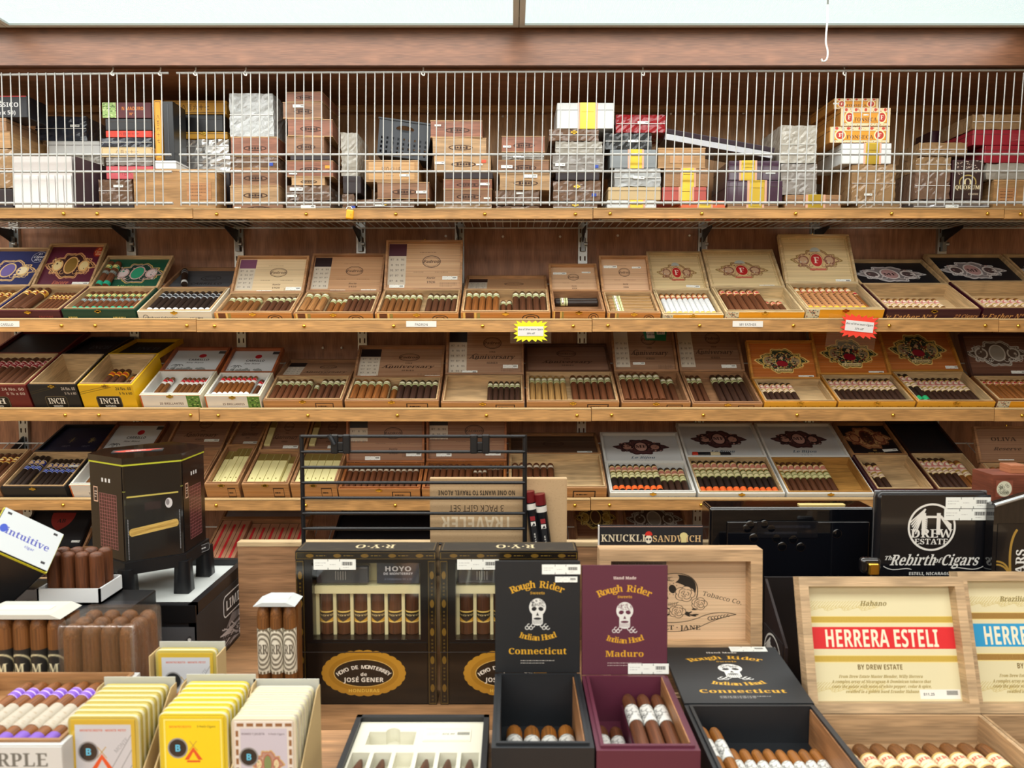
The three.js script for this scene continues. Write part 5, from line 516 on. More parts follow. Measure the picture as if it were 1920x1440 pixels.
{ const d = D1, xa = XW(1316, 262, d), xb = XW(1450, 290, d), ang = Math.atan2(leanB - leanA, xb - xa), L = 205 * d / F, t = thing('leaning_box', 'long purple and silver wrapped box leaning across two stacks', 'cigar box', [xb, leanB + 0.006, -d - 0.08]); t.rotation.z = ang;
  mesh('wrapped_box', RB(L, 0.035, 0.14, 0.002, -L / 2 + 0.002, 0.0185, 0), FILM('#4d3e4a'), t); mesh('silver_side', B(L * 0.98, 0.017, 0.001, -L / 2 + 0.002, 0.011, 0.0705), M('#c9ccd2', 0.2, { metalness: 0.6 }), t); mesh('lid_line', B(L, 0.001, 0.0012, -L / 2 + 0.002, 0.023, 0.0706), M('#241a22', 0.5), t); }
stack(D1, [[1474, 1580, 34, 'tangold', 'wide tan box with gold label lowest'], [1465, 1533, 57, 'greyfilm', 'grey film wrapped block'], [1462, 1531, 70, 'clearfilm', 'sparkling film wrapped tan block on top']], 'in the stack next to the ornate yellow boxes');
stack(D1, [[1612, 1695, 20, 'tanfilm', 'crumpled film wrapped box lowest'], [1598, 1681, 70, 'tanfilm', 'large film wrapped tan block with slip', { tags: [[0.38, 0.2, 0.025]] }], [1577, 1671, 38, 'whitegold', 'white box with gold label', { gx: 0.12 }], [1554, 1667, 30, 'fons', 'broad ornate yellow box with twin seals', { pr: PR.fonseca }], [1573, 1667, 34, 'fons', 'middle ornate yellow box with twin seals', { pr: PR.fonseca, tags: [[0.5, 0.6, 0.015]] }], [1560, 1644, 20, 'fons', 'topmost ornate yellow box', { pr: PR.fonseca, tags: [[0.05, 0.5, 0.018]], back: 0.02 }]], 'in the ornate yellow stack');
{ const top = stack(D1, [[1716, 1860, 25, 'silver', 'silver and black wrapped flat box', { tags: [[0.5, 0.5, 0.04]] }]], 'under the banner carton');
  const d = D1, mk = (a, b, hp, kind, label, base, o = {}) => { const h = hp * d / F; stock(XW(a, 300, d), XW(b, 300, d), h, kind, label, o, base, d + (o.back ?? 0)); return base + h + 0.0006; };
  let y = top; y = mk(1717, 1784, 50, 'brownfilm', 'film wrapped brown bundle box on the silver box', y, { dep: 0.12 }); y = mk(1717, 1784, 27, 'tanfilm', 'pale film wrapped box on the wrapped bundle box', y, { dep: 0.12 }); mk(1722, 1813, 25, 'tanfilm', 'slanting film wrapped tan box beside the red cartons', y + 0.001, { dep: 0.12 });
  mk(1787, 1845, 72, 'darkred', 'brown banner carton with large round monogram', top, { pr: PR.quorum, dep: 0.1 }); }
stack(D1, [[1866, 1990, 62, 'tan', 'large tan box with burnt lines', { pr: PR.lines, pw: 0.3, ph: 0.5, px: -0.3 }], [1850, 1975, 30, 'clearfilm', 'sparkling film wrapped box'], [1846, 1990, 32, 'redb', 'dark red carton with rounded front'], [1822, 1990, 28, 'redb', 'dark red carton with white print', { pr: PR.word(' ', '#8e1f2c', '#e0c8c8'), pw: 0.2, ph: 0.5 }], [1820, 1912, 28, 'tanfilm', 'film wrapped tan box on the red cartons']], 'in the dark red stack');
stack(2.535, [[1735, 1950, 118, 'dark', 'large dark chest', { dep: 0.1 }], [1745, 1950, 50, 'darkred', 'maroon chest with brass clasps', { dep: 0.1, clasp: 1 }]], 'at the back behind the banner carton');

// ---------- the counter in front ----------
const DECK = EYE - 0.61, STEP = 0.06, dk = W('#c8976a', 0.5), dX = (px, py, d) => XW(px, py, d);
{ const t = thing('display_counter', 'brown wood display counter carrying the front row of boxes', 'counter', [0, 0, 0]);
  mesh('deck', B(2.4, 0.025, 1.12, 0, DECK - 0.0125, -0.98), dk, t); mesh('front_board', B(2.4, DECK - 0.03, 0.02, 0, (DECK - 0.03) / 2, -0.44), dk, t); mesh('back_board', B(2.4, DECK - 0.03, 0.02, 0, (DECK - 0.03) / 2, -1.52), dk, t);
  const top = YW(1024, 1.42) - DECK; mesh('riser_board', B(1.7, top, 0.016, 0.318, DECK + top / 2, -1.428), W('#bb8f6a', 0.45), t); mesh('riser_cap', B(1.7, 0.008, 0.02, 0.318, DECK + top + 0.004, -1.428), W('#e3c9a0', 0.5), t);
  mesh('low_step', B(1.24, STEP, 0.4, -0.222, DECK + STEP / 2, -0.785), dk, t); mesh('low_step', B(0.41, STEP, 0.08, -0.637, DECK + STEP / 2, -1.026), dk, t); }
const SY = DECK + STEP;
const onDeck = (name, label, cat, x, d, group, y = DECK) => thing(name, label, cat, [x, y + 0.0003, -d], group);

// white foam lined tray and the black six-sided humidor on its stand
{ const t = onDeck('display_tray', 'black tray lined with white foam carrying the six sided humidor', 'tray', -0.70, 1.24), h = YW(1134, 1.24) - DECK, w = 0.32, dp = 0.26, bl = M('#1a1a1d', 0.35);
  mesh('tray_wall', [B(w, h, 0.012, 0, h / 2, -0.006), B(w, h, 0.012, 0, h / 2, -dp + 0.006), B(0.012, h, dp, -w / 2 + 0.006, h / 2, -dp / 2), B(0.012, h, dp, w / 2 - 0.006, h / 2, -dp / 2)], bl, t);
  mesh('foam_insert', B(w - 0.025, h - 0.012, dp - 0.025, 0, (h - 0.012) / 2, -dp / 2), M('#c6cbc9', 0.9), t); mesh('upper_lip', B(w + 0.004, 0.03, 0.003, 0, h - 0.016, 0.0015), M('#101012', 0.3), t);
  sheet('front_print', w * 0.99, h * 0.6, cell(512, 150, (c, W2, H) => { fill(c, W2, H, '#4b4c50'); c.strokeStyle = '#e6e6e6'; c.lineWidth = 5; for (const x of [250, 286]) c.strokeRect(x, 52, 18, 16); c.strokeRect(268, 78, 18, 16); c.fillStyle = '#d6d6d6'; c.fillRect(266, 48, 20, 30); c.strokeStyle = '#2a2a2c'; c.lineWidth = 8; c.beginPath(); c.moveTo(430, 110); c.lineTo(500, 30); c.stroke(); c.fillStyle = '#ddd'; for (const y of [40, 58]) { c.beginPath(); c.arc(496, y, 5, 0, 7); c.fill(); } }), t, 0, h * 0.42, 0.0005);
  const sp = sheet('side_print', dp * 0.98, h * 0.8, cell(320, 160, (c, W2, H) => { fill(c, W2, H, '#2a2a2c'); c.strokeStyle = '#ddd'; c.lineWidth = 4; c.beginPath(); c.roundRect(150, 20, 200, 56, 14); c.stroke(); txt(c, 'LIMITED', 240, 49, 38, '#eee', 'bold sans-serif'); c.fillStyle = '#8a8688'; c.beginPath(); c.moveTo(90, H); c.lineTo(200, 80); c.lineTo(W2, 100); c.lineTo(W2, H); c.fill(); for (let i = 0; i < 40; i++) { c.strokeStyle = ['#3a383a', '#c9c4c6'][i % 2]; c.beginPath(); c.moveTo(rr(120, W2), rr(100, H)); c.lineTo(rr(120, W2), rr(100, H)); c.stroke(); } }), t, w / 2 + 0.0003, h * 0.45, -dp / 2); sp.rotation.y = Math.PI / 2;
  const ty = h - 0.012 + DECK;
  // humidor
  const P = [[-0.677, 1.283], [-0.598, 1.335], [-0.597, 1.43], [-0.681, 1.478], [-0.767, 1.394], [-0.764, 1.335]], cx = -0.68, cz = 1.38, hb = YW(1056, 1.283) - ty, ht = YW(861, 1.283) - ty;
  const u = thing('six_sided_humidor', 'tall black six sided humidor carton on a legged stand', 'humidor', [cx, ty + 0.0012, -cz]);
  const poly = (k) => new THREE.Shape(P.map(([x, z]) => new THREE.Vector2((x - cx) * k, (z - cz) * k)));
  const prism = (k, a, b) => new THREE.ExtrudeGeometry(poly(k), { depth: b - a, bevelEnabled: false }).rotateX(-Math.PI / 2).translate(0, a, 0);
  const gl = M('#0e0e11', 0.12, { clearcoat: 1, clearcoatRoughness: 0.04 });
  mesh('body', prism(1, hb, ht - 0.008), gl, u); mesh('yellow_line', prism(1.012, ht - 0.014, ht - 0.011), M('#c9cf3a', 0.4), u); mesh('lid', prism(1.02, ht - 0.011, ht), gl, u); mesh('stand_deck', prism(1.06, hb - 0.022, hb), M('#141417', 0.35), u); mesh('lower_seam', prism(1.006, ht - 0.06, ht - 0.0585), M('#8a8a3a', 0.4), u);
  P.forEach(([x, z], i) => { if (i === 3) return; const sx = (x - cx) * 1.02, sz = -(z - cz) * 1.02; const l = mesh('leg', new THREE.CylinderGeometry(0.016, 0.019, hb - 0.012, 4, 1).rotateY(Math.PI / 4).translate(0, (hb - 0.012) / 2, 0), M('#141417', 0.35), u); l.position.set(sx * 0.95, 0, sz * 0.95); });
  // printed faces
  const face = (i, name, c, y0, y1, k = 1.0) => { const a = P[i], b = P[(i + 1) % 6], mx = (a[0] + b[0]) / 2 - cx, mz = -((a[1] + b[1]) / 2 - cz), w2 = Math.hypot(b[0] - a[0], b[1] - a[1]), s = sheet(name, w2 * 0.94, y1 - y0, c, u, 0, 0, 0, true); s.rotation.y = Math.atan2(b[1] - a[1], b[0] - a[0]); const n = new THREE.Vector3(-Math.sin(-s.rotation.y), 0, Math.cos(s.rotation.y)).multiplyScalar(0.0006); s.position.set(mx + n.x, (y0 + y1) / 2, mz + n.z); };
  const fa = cell(300, 480, (c, W2, H) => { fill(c, W2, H, '#0e0e11'); c.fillStyle = '#c9b85c'; c.fillRect(6, 150, 280, 8); ell(c, 232, 205, 20, 26, '#d8d4d4'); ell(c, 226, 200, 10, 16, '#8a8486'); c.fillStyle = '#2a1c1e'; c.fillRect(100, 190, 90, 40); txt(c, '♛', 155, 236, 18, '#ddd'); c.save(); c.translate(148, 325); c.rotate(-0.1); c.fillStyle = '#d9b562'; c.beginPath(); c.roundRect(-135, -20, 270, 40, 16); c.fill(); for (let i = 0; i < 20; i++) { c.strokeStyle = 'rgba(140,100,40,.5)'; c.beginPath(); c.moveTo(-130, rr(-18, 18)); c.lineTo(130, rr(-18, 18)); c.stroke(); } c.restore(); c.fillStyle = '#b9b9bd'; for (let i = 0; i < 26; i++) { ell(c, 8, 270 + i * 8, 2.4, 2.4, '#b9b9bd'); ell(c, 290, 250 + i * 8, 2.4, 2.4, '#b9b9bd'); } });
  const fb2 = cell(220, 480, (c, W2, H) => { fill(c, W2, H, '#0e0e11'); c.fillStyle = '#e6e6e6'; for (let i = 0; i < 3; i++) c.fillRect(80 + i * 24, 70, 12, 20); c.fillStyle = '#e0b49a'; c.fillRect(20, 120, 30, 80); c.fillStyle = '#2a2024'; c.fillRect(24, 126, 22, 68); lines(c, 27, 146, 16, 3, 14, '#e8d8c8', 5); c.fillStyle = '#4a2026'; c.fillRect(60, 150, 120, 280); c.strokeStyle = '#a06a68'; c.lineWidth = 2; for (let i = 0; i <= 7; i++) { c.beginPath(); c.moveTo(60 + i * 17, 150); c.lineTo(60 + i * 17, 430); c.stroke(); } for (let i = 0; i <= 16; i++) { c.beginPath(); c.moveTo(60, 150 + i * 17.5); c.lineTo(180, 150 + i * 17.5); c.stroke(); } });
  face(0, 'front_print', fa, hb + 0.002, ht - 0.016); face(1, 'side_print', fb2, hb + 0.002, ht - 0.016); face(5, 'side_print', fb2, hb + 0.002, ht - 0.016);
  const tp = sheet('top_logo', 0.085, 0.03, cell(256, 90, (c, W2, H) => { fill(c, W2, H, '#141416'); c.fillStyle = '#e0402c'; c.beginPath(); c.moveTo(8, 60); c.lineTo(70, 20); c.lineTo(250, 14); c.lineTo(190, 46); c.lineTo(200, 70); c.lineTo(50, 84); c.fill(); lines(c, 90, 36, 110, 1, 8, '#f6dcd8', 12); lines(c, 70, 62, 110, 1, 8, '#f6dcd8', 12); }), u, -0.01, ht + 0.0006, 0.015); tp.rotation.set(-Math.PI / 2, 0, 0.35);
  sheet('plaque', 0.04, 0.016, cell(160, 64, (c, W2, H) => { fill(c, W2, H, '#232326'); c.strokeStyle = '#aaa'; c.lineWidth = 3; c.beginPath(); c.roundRect(6, 6, W2 - 12, H - 12, 16); c.stroke(); lines(c, 26, H / 2, 130, 1, 8, '#eee', 9); }), u, 0.088, hb - 0.01, -0.02).rotation.y = 1.25;
}
// black carton with white printed top, tipped beside the bundles
{ const d = 1.12, t = onDeck('tipped_carton', 'black carton with white lettered face and yellow edge, tipped over', 'carton', -0.815, 1.15); t.scale.setScalar(0.86); t.position.y = DECK + 0.219; t.rotation.set(0.55, 0.15, -0.86);
  const sc = onDeck('stock_carton', 'black stock carton carrying the tipped carton and the white tray', 'carton', -0.73, 1.16); mesh('carton_body', RB(0.26, 0.17, 0.14, 0.003, 0, 0.085, 0), M('#151517', 0.4), sc); mesh('tape_strip', B(0.261, 0.0006, 0.03, 0, 0.1704, 0), M('#2a2a2e', 0.3), sc);
  mesh('carton_body', RB(0.11, 0.13, 0.09, 0.004, 0, 0.04, 0), M('#19191c', 0.35), t); mesh('yellow_edge', B(0.1115, 0.004, 0.0915, 0, 0.1, 0), M('#cfc92c', 0.4), t);
  const c2 = cell(240, 180, (c, w, h) => { fill(c, w, h, '#c9cfd2'); txt(c, 'intuitive', w * 0.52, h * 0.5, 40, '#4a50a8', 'bold serif'); ell(c, w * 0.12, h * 0.48, 14, 18, '#2c4ab8'); txt(c, 'cigar', w * 0.6, h * 0.68, 16, '#6a70b0'); c.fillStyle = '#1c1c20'; for (const [x, y] of [[0.1, 0.1], [0.88, 0.1], [0.1, 0.86], [0.88, 0.86]]) c.fillRect(w * x - 8, h * y - 5, 16, 10); });
  const s = sheet('lettered_face', 0.108, 0.088, c2, t, 0, 0.1055, 0); s.rotation.x = -Math.PI / 2; t.updateMatrixWorld(true); t.position.y += DECK + 0.1715 - new THREE.Box3().setFromObject(t, true).min.y; }
// bundles of cigars
const bundleFilm = new THREE.MeshPhysicalMaterial({ color: '#ffffff', roughness: 0.08, transmission: 1, thickness: 0, bumpMap: crinkTex, bumpScale: 0.02 });
function bundle(label, cl, bs, x, d, y, nx, nz, r, len, kind, wrap, paper, film) {
  const t = thing('bundle_wrapper', label, 'bundle', [x, y + 0.0003, -d]), q = qX(Math.PI / 2), w = nx * 2 * r, dz = nz * 2 * r;
  for (let j = 0; j < nz; j++) for (let i = 0; i < nx; i++) if (j === 0 || film) cigar(kind, wrap, r * 0.97, len, new THREE.Vector3(x - w / 2 + r * (2 * i + 1), y + 0.003 + len / 2, -d - r * (2 * j + 1)), q, cl + ' in ' + bs, cl + 's in ' + bs);
  mesh('base_card', B(w, 0.002, dz, 0, 0.001, -dz / 2), M('#d8c8a8', 0.6), t); if (!film) mesh('rear_filler', B(w, len * 0.98, dz - 2 * r - 0.002, 0, len * 0.5, -r * 2 - (dz - 2 * r) / 2), LEAF(WRAP[wrap]), t);
  if (paper) { const s = new THREE.Shape([[-w / 2 - 0.002, 0], [w / 2 + 0.002, 0], [w / 2 - 0.012, 0.006], [-w / 2 + 0.012, 0.006]].map((p) => new THREE.Vector2(...p))); mesh('paper_top', new THREE.ExtrudeGeometry(s, { depth: dz + 0.004, bevelEnabled: false }).translate(0, len + 0.004, -dz - 0.002), M(paper, 0.7), t); mesh('bar_slip', B(w * 0.6, 0.0008, dz * 0.3, 0, len + 0.0106, -dz * 0.5), M('#f0ece0', 0.6), t); }
  if (film) mesh('clear_film', RB(w + 0.004, len + 0.008, dz + 0.004, 0.006, 0, len / 2 + 0.004, -dz / 2), bundleFilm, t);
}
bundle('paper topped bundle of black label cigars at the counter end', 'cigar with black label', 'the paper topped bundle', -0.672, 0.985, SY, 5, 2, 0.0118, YW(1166, 0.985) - SY, 'blackb', 'M', '#c2c0b6');
bundle('clear film bundle of unbanded cigars beside the paper topped bundle', 'unbanded cigar', 'the clear film bundle', -0.548, 0.956, SY, 4, 3, 0.0125, YW(1182, 0.956) - SY, 'bundle', 'M', null, true);
bundle('three wide bundle of ornate white banded cigars before the lettered carton', 'cigar with tall ornate white band', 'the white topped bundle', -0.3545, 1.085, DECK, 3, 2, 0.0098, YW(1142, 1.085) - DECK, 'ornate', 'M', '#bfc3c4');
{ const d = 1.24, x = -0.74; const t = onDeck('white_tray', 'shallow white tray of clear wrapped cigars beside the humidor tray', 'tray', x - 0.02, 1.15); void t; t.position.set(-0.703, DECK + 0.1715, -1.19); mesh('tray_box', [B(0.1, 0.004, 0.07, 0, 0.002, 0), B(0.1, 0.026, 0.003, 0, 0.013, 0.0335), B(0.1, 0.026, 0.003, 0, 0.013, -0.0335), B(0.003, 0.026, 0.07, 0.0485, 0.013, 0), B(0.003, 0.026, 0.07, -0.0485, 0.013, 0)], M('#dfe2e4', 0.5), t); for (let i = 0; i < 4; i++) for (let j = 0; j < 2; j++) cigar('bundle', 'R', 0.0108, 0.075, new THREE.Vector3(-0.703 - 0.0345 + i * 0.023, DECK + 0.2135, -1.177 - j * 0.026), qX(Math.PI / 2), 'clear wrapped cigar standing in the shallow white tray', 'cigars in the white tray'); }
// white box of purple banded cigars
{ const x0 = -0.68, x1 = -0.486, top = YW(1243, 0.965) - SY, c = cell(400, 200, (g, w, h) => { fill(g, w, h, '#ced0d0'); txt(g, 'PURPLE', w * 0.7, 30, 44, '#6a6a66', 'bold serif'); txt(g, 'HAZE', w * 0.68, 74, 44, '#6a6a66', 'bold serif'); g.strokeStyle = '#9a9a98'; g.lineWidth = 3; g.strokeRect(w * 0.45, 112, w * 0.45, 90); for (let i = 0; i < 10; i++) { g.beginPath(); g.moveTo(w * 0.45, 116 + i * 8); g.lineTo(w * rr(0.5, 0.9), 116 + rr(0, 80)); g.stroke(); } });
  openBox({ pos: [(x0 + x1) / 2, SY + 0.0003, -0.775], W: x1 - x0, h: top - 0.004, L: 0.17, ext: M('#c9cbcb', 0.5), wood: W('#b98a5c'), front: c, clasp: false, rows: [[0.24, 0.94, 7, 'O', 'purple', 0, 0.155]], lab: 'white lettered box of purple footed cigars', bs: 'the white lettered box', cl: 'purple banded cigar' }); }
// tins
const badge = (c, x, y, r) => { ell(c, x, y, r, r, '#8f8f92'); ell(c, x, y, r * 0.85, r * 0.85, '#1a1c20'); ell(c, x, y, r * 0.6, r * 0.6, '#101216'); txt(c, 'B', x, y, r * 0.95, '#5cc8f0'); };
const tri = (c, x, y, s) => { c.fillStyle = '#d8501c'; for (const k of [-1, 1]) { c.beginPath(); c.moveTo(x, y - s * 0.4); c.lineTo(x + k * s * 0.75, y + s * 0.65); c.lineTo(x + k * s * 0.38, y + s * 0.65); c.lineTo(x, y); c.fill(); } c.fillRect(x - s * 0.55, y + s * 0.7, s * 1.1, s * 0.16); c.strokeStyle = '#b08a3a'; c.lineWidth = 3; for (const k of [-1, 1]) { c.beginPath(); c.moveTo(x - k * s * 0.3, y - s * 0.9); c.lineTo(x + k * s * 0.35, y - s * 0.1); c.stroke(); } };
const tinCells = [
  cell(256, 256, (c, w, h) => { fill(c, w, h, '#c9a832'); c.fillStyle = '#c2c4cc'; c.fillRect(16, 20, w - 32, h); txt(c, 'MONTECRISTO · MONTE PETIT', w / 2, 42, 13, '#c05a4a'); c.strokeStyle = '#8a8c94'; c.lineWidth = 3; for (const k of [0, 1, 2]) { c.beginPath(); c.moveTo(120 + k * 40, h); c.lineTo(w - 16, 60 + k * 60); c.stroke(); } txt(c, 'MONTE', w * 0.78, h * 0.4, 22, '#9496a0', 'sans-serif', { rot: -0.8 }); tri(c, w * 0.47, h * 0.62, 56); badge(c, w * 0.26, h * 0.5, 42); }),
  cell(256, 256, (c, w, h) => { fill(c, w, h, '#d9bf1e'); c.strokeStyle = '#f2e47a'; c.lineWidth = 6; c.strokeRect(12, 12, w - 24, h); c.fillStyle = '#f0cf12'; c.fillRect(18, 18, w - 36, h); txt(c, 'MONTECRISTO', w * 0.3, 40, 13, '#d8701c'); txt(c, '5 Petit Cigars', w * 0.72, 40, 12, '#7a6a1c'); tri(c, w * 0.5, h * 0.56, 50); badge(c, w * 0.25, h * 0.5, 42); }),
  cell(256, 256, (c, w, h) => { fill(c, w, h, '#d9d3cc'); c.fillStyle = '#8a5f3c'; for (let i = 0; i < 6; i++) { c.fillRect(12 + i * 42, 8, 30, 14); c.fillRect(6, 40 + i * 40, 12, 26); c.fillRect(w - 18, 40 + i * 40, 12, 26); } c.fillStyle = '#c3bfce'; c.fillRect(26, 30, w - 52, h); txt(c, 'ROMEO Y JULIETA', w * 0.32, 54, 12, '#6a6470'); txt(c, '5 Petit Cigars', w * 0.72, 54, 11, '#6a6470'); crest(c, w * 0.56, h * 0.72, 130, 110, ['#c9a86a', '#b08a7a', '#a85a4a', '#d8c8a0', '#7a8a5a']); badge(c, w * 0.24, h * 0.6, 42); }),
];
const tin = (i, x, d, y, label, group, col, w = 0.078, h = 0.0, lean = 0) => { const t = thing('cigar_tin', label, 'tin', [x, y + 0.0004, -d], group); t.rotation.x = lean; mesh('tin_body', tinGeo(w, h, 0.0092), M(col, 0.3, { metalness: 0.3 }), t); mesh('lid_edge', tinGeo(w + 0.001, h + 0.0004, 0.0042).translate(0, -0.0002, 0.0022), M('#c9c3a0', 0.3), t); if (i >= 0) sheet('lid_print', w * 0.9, w * 0.94, tinCells[i], t, 0, h - w * 0.52, 0.0047, true); return t; };
function tinGeo(w, h, d) { const s = new THREE.Shape(), r = 0.008, x = w / 2; s.moveTo(-x + r, 0); s.lineTo(x - r, 0); s.quadraticCurveTo(x, 0, x, r); s.lineTo(x, h - r); s.quadraticCurveTo(x, h, x - r, h); s.lineTo(-x + r, h); s.quadraticCurveTo(-x, h, -x, h - r); s.lineTo(-x, r); s.quadraticCurveTo(-x, 0, -x + r, 0); return new THREE.ExtrudeGeometry(s, { depth: d - 0.002, bevelEnabled: true, bevelSize: 0.001, bevelThickness: 0.001, bevelOffset: -0.001, bevelSegments: 2, curveSegments: 5 }).translate(0, 0, -d / 2 + 0.001); }
const cardM = M('#c2a878', 0.75);
[[0, 128, 265, 1338, 'gold edged grey', '#c9b860'], [1, 297, 430, 1333, 'yellow', '#dcc83a'], [2, 434, 560, 1342, 'pale brown cornered', '#dcd6c4']].forEach(([i, a, b, py, desc, col]) => {
  const d0 = 0.8, x0 = XW(a, py, d0), x1 = XW(b, py, d0), h = YW(py, d0) - SY - 0.003, w = x1 - x0;
  const tr = onDeck('tin_tray', `cardboard counter tray holding ${desc} tins`, 'tray', (x0 + x1) / 2, d0 + 0.035, null, SY), wt = w + 0.005; mesh('tray_floor', B(wt, 0.002, 0.088, 0, 0.001, 0), cardM, tr);
  const sh = new THREE.Shape([[-0.044, 0], [0.044, 0], [0.044, h * 0.5], [-0.03, h * 1.0], [-0.044, h * 1.0]].map((p) => new THREE.Vector2(...p))); for (const s of [-1, 1]) mesh('tray_side', new THREE.ExtrudeGeometry(sh, { depth: 0.0012, bevelEnabled: false }).rotateY(-Math.PI / 2).translate(s * (wt / 2) + (s > 0 ? 0.0012 : 0), 0, 0).scale(1, 1, 1), cardM, tr).scale.z = 1;
  mesh('tray_back', B(wt, h * 1.06, 0.0012, 0, h * 0.53, -0.0434), M('#bcbcb2', 0.6), tr);
  for (let k = 0; k < 7; k++) tin(k ? -1 : i, (x0 + x1) / 2 + rr(-0.0006, 0.0006), d0 + k * 0.0112, SY + 0.0022, k ? `${desc} cigar tin standing behind the front one` : `front ${desc} cigar tin with blue lettered badge`, k ? `${desc} tins in their tray` : null, col, w - 0.003, h);
});
{ const d = 0.965, x0 = XW(294, 1215, d), x1 = XW(410, 1215, d), h = YW(1213, d) - SY - 0.004, w = x1 - x0, tr = onDeck('tin_tray', 'narrow cardboard tray with a single gold edged tin', 'tray', (x0 + x1) / 2, d, null, SY); mesh('tray_floor', B(w + 0.006, 0.002, 0.03, 0, 0.001, 0), cardM, tr); for (const s of [-1, 1]) mesh('tray_side', B(0.0015, h * 0.98, 0.03, s * (w / 2 + 0.003), h * 0.49, 0), cardM, tr); mesh('tray_back', B(w + 0.006, h * 1.04, 0.0015, 0, h * 0.52, -0.0146), M('#bcbcb2', 0.6), tr); tin(0, (x0 + x1) / 2, d - 0.002, SY + 0.0022, 'single gold edged grey tin in the narrow tray', null, '#c9b860', w - 0.002, h); }

// two tall black windowed cartons
const hoyoBorder = (v) => cell(v ? 36 : 320, v ? 320 : 36, (c, w, h) => { fill(c, w, h, '#1a1611'); c.strokeStyle = '#5e4a1c'; c.lineWidth = 2; c.strokeRect(4, 4, w - 8, h - 8); for (let i = 0; i < 5; i++) { const p = 34 + i * 62; ell(c, v ? w / 2 : p, v ? p : h / 2, 9, 9, '#6e5420'); if (!v) lines(c, p + 14, h / 2, 34, 1, 4, '#8a7030', 3); if (v) for (let k = 0; k < 4; k++) { c.fillStyle = '#4e3e1c'; c.fillRect(w / 2 - 4, p + 16 + k * 8, 8, 4); } } });
const hbH = hoyoBorder(0), hbV = hoyoBorder(1);
const hoyoLow = cell(420, 260, (c, w, h) => { fill(c, w, h, '#141210'); const cx = w * 0.47, cy = h * 0.5; for (let i = 0; i < 26; i++) { const a = i / 26 * 6.283; ell(c, cx + Math.cos(a) * 124, cy + Math.sin(a) * 78, 24, 22, '#b8862a'); } ell(c, cx, cy, 122, 78, '#a87822'); ell(c, cx, cy, 104, 58, '#e0c078', 2); ell(c, cx, cy, 102, 56, '#1f1a16'); 'HOYO DE MONTERREY'.split('').forEach((ch, i, a) => { const q = (i - (a.length - 1) / 2) * 0.105; txt(c, ch, cx + Math.sin(q) * 118, cy + 62 - Math.cos(q) * 88, 22, '#f2eadc', 'bold sans-serif', { rot: q * 0.7 }); }); txt(c, 'de', cx, cy + 4, 20, '#f2eadc', 'bold sans-serif'); txt(c, 'JOSÉ GENER', cx, cy + 28, 27, '#f2eadc', 'bold sans-serif', { sx: 0.9 }); txt(c, 'HONDURAS', cx, cy + 74, 20, '#e0b850', 'bold sans-serif'); });
const hoyoCard = cell(240, 120, (c, w, h) => { fill(c, w, h, '#1f2638'); txt(c, 'HOYO', w / 2, 36, 40, '#e4e8f0', 'bold sans-serif', { sx: 1.35 }); txt(c, 'DE MONTERREY', w / 2, 64, 17, '#e4e8f0', 'bold sans-serif', { sx: 1.3 }); txt(c, 'A Celebration 5½ x 50', w / 2, 94, 15, '#8a92a8', 'serif'); });
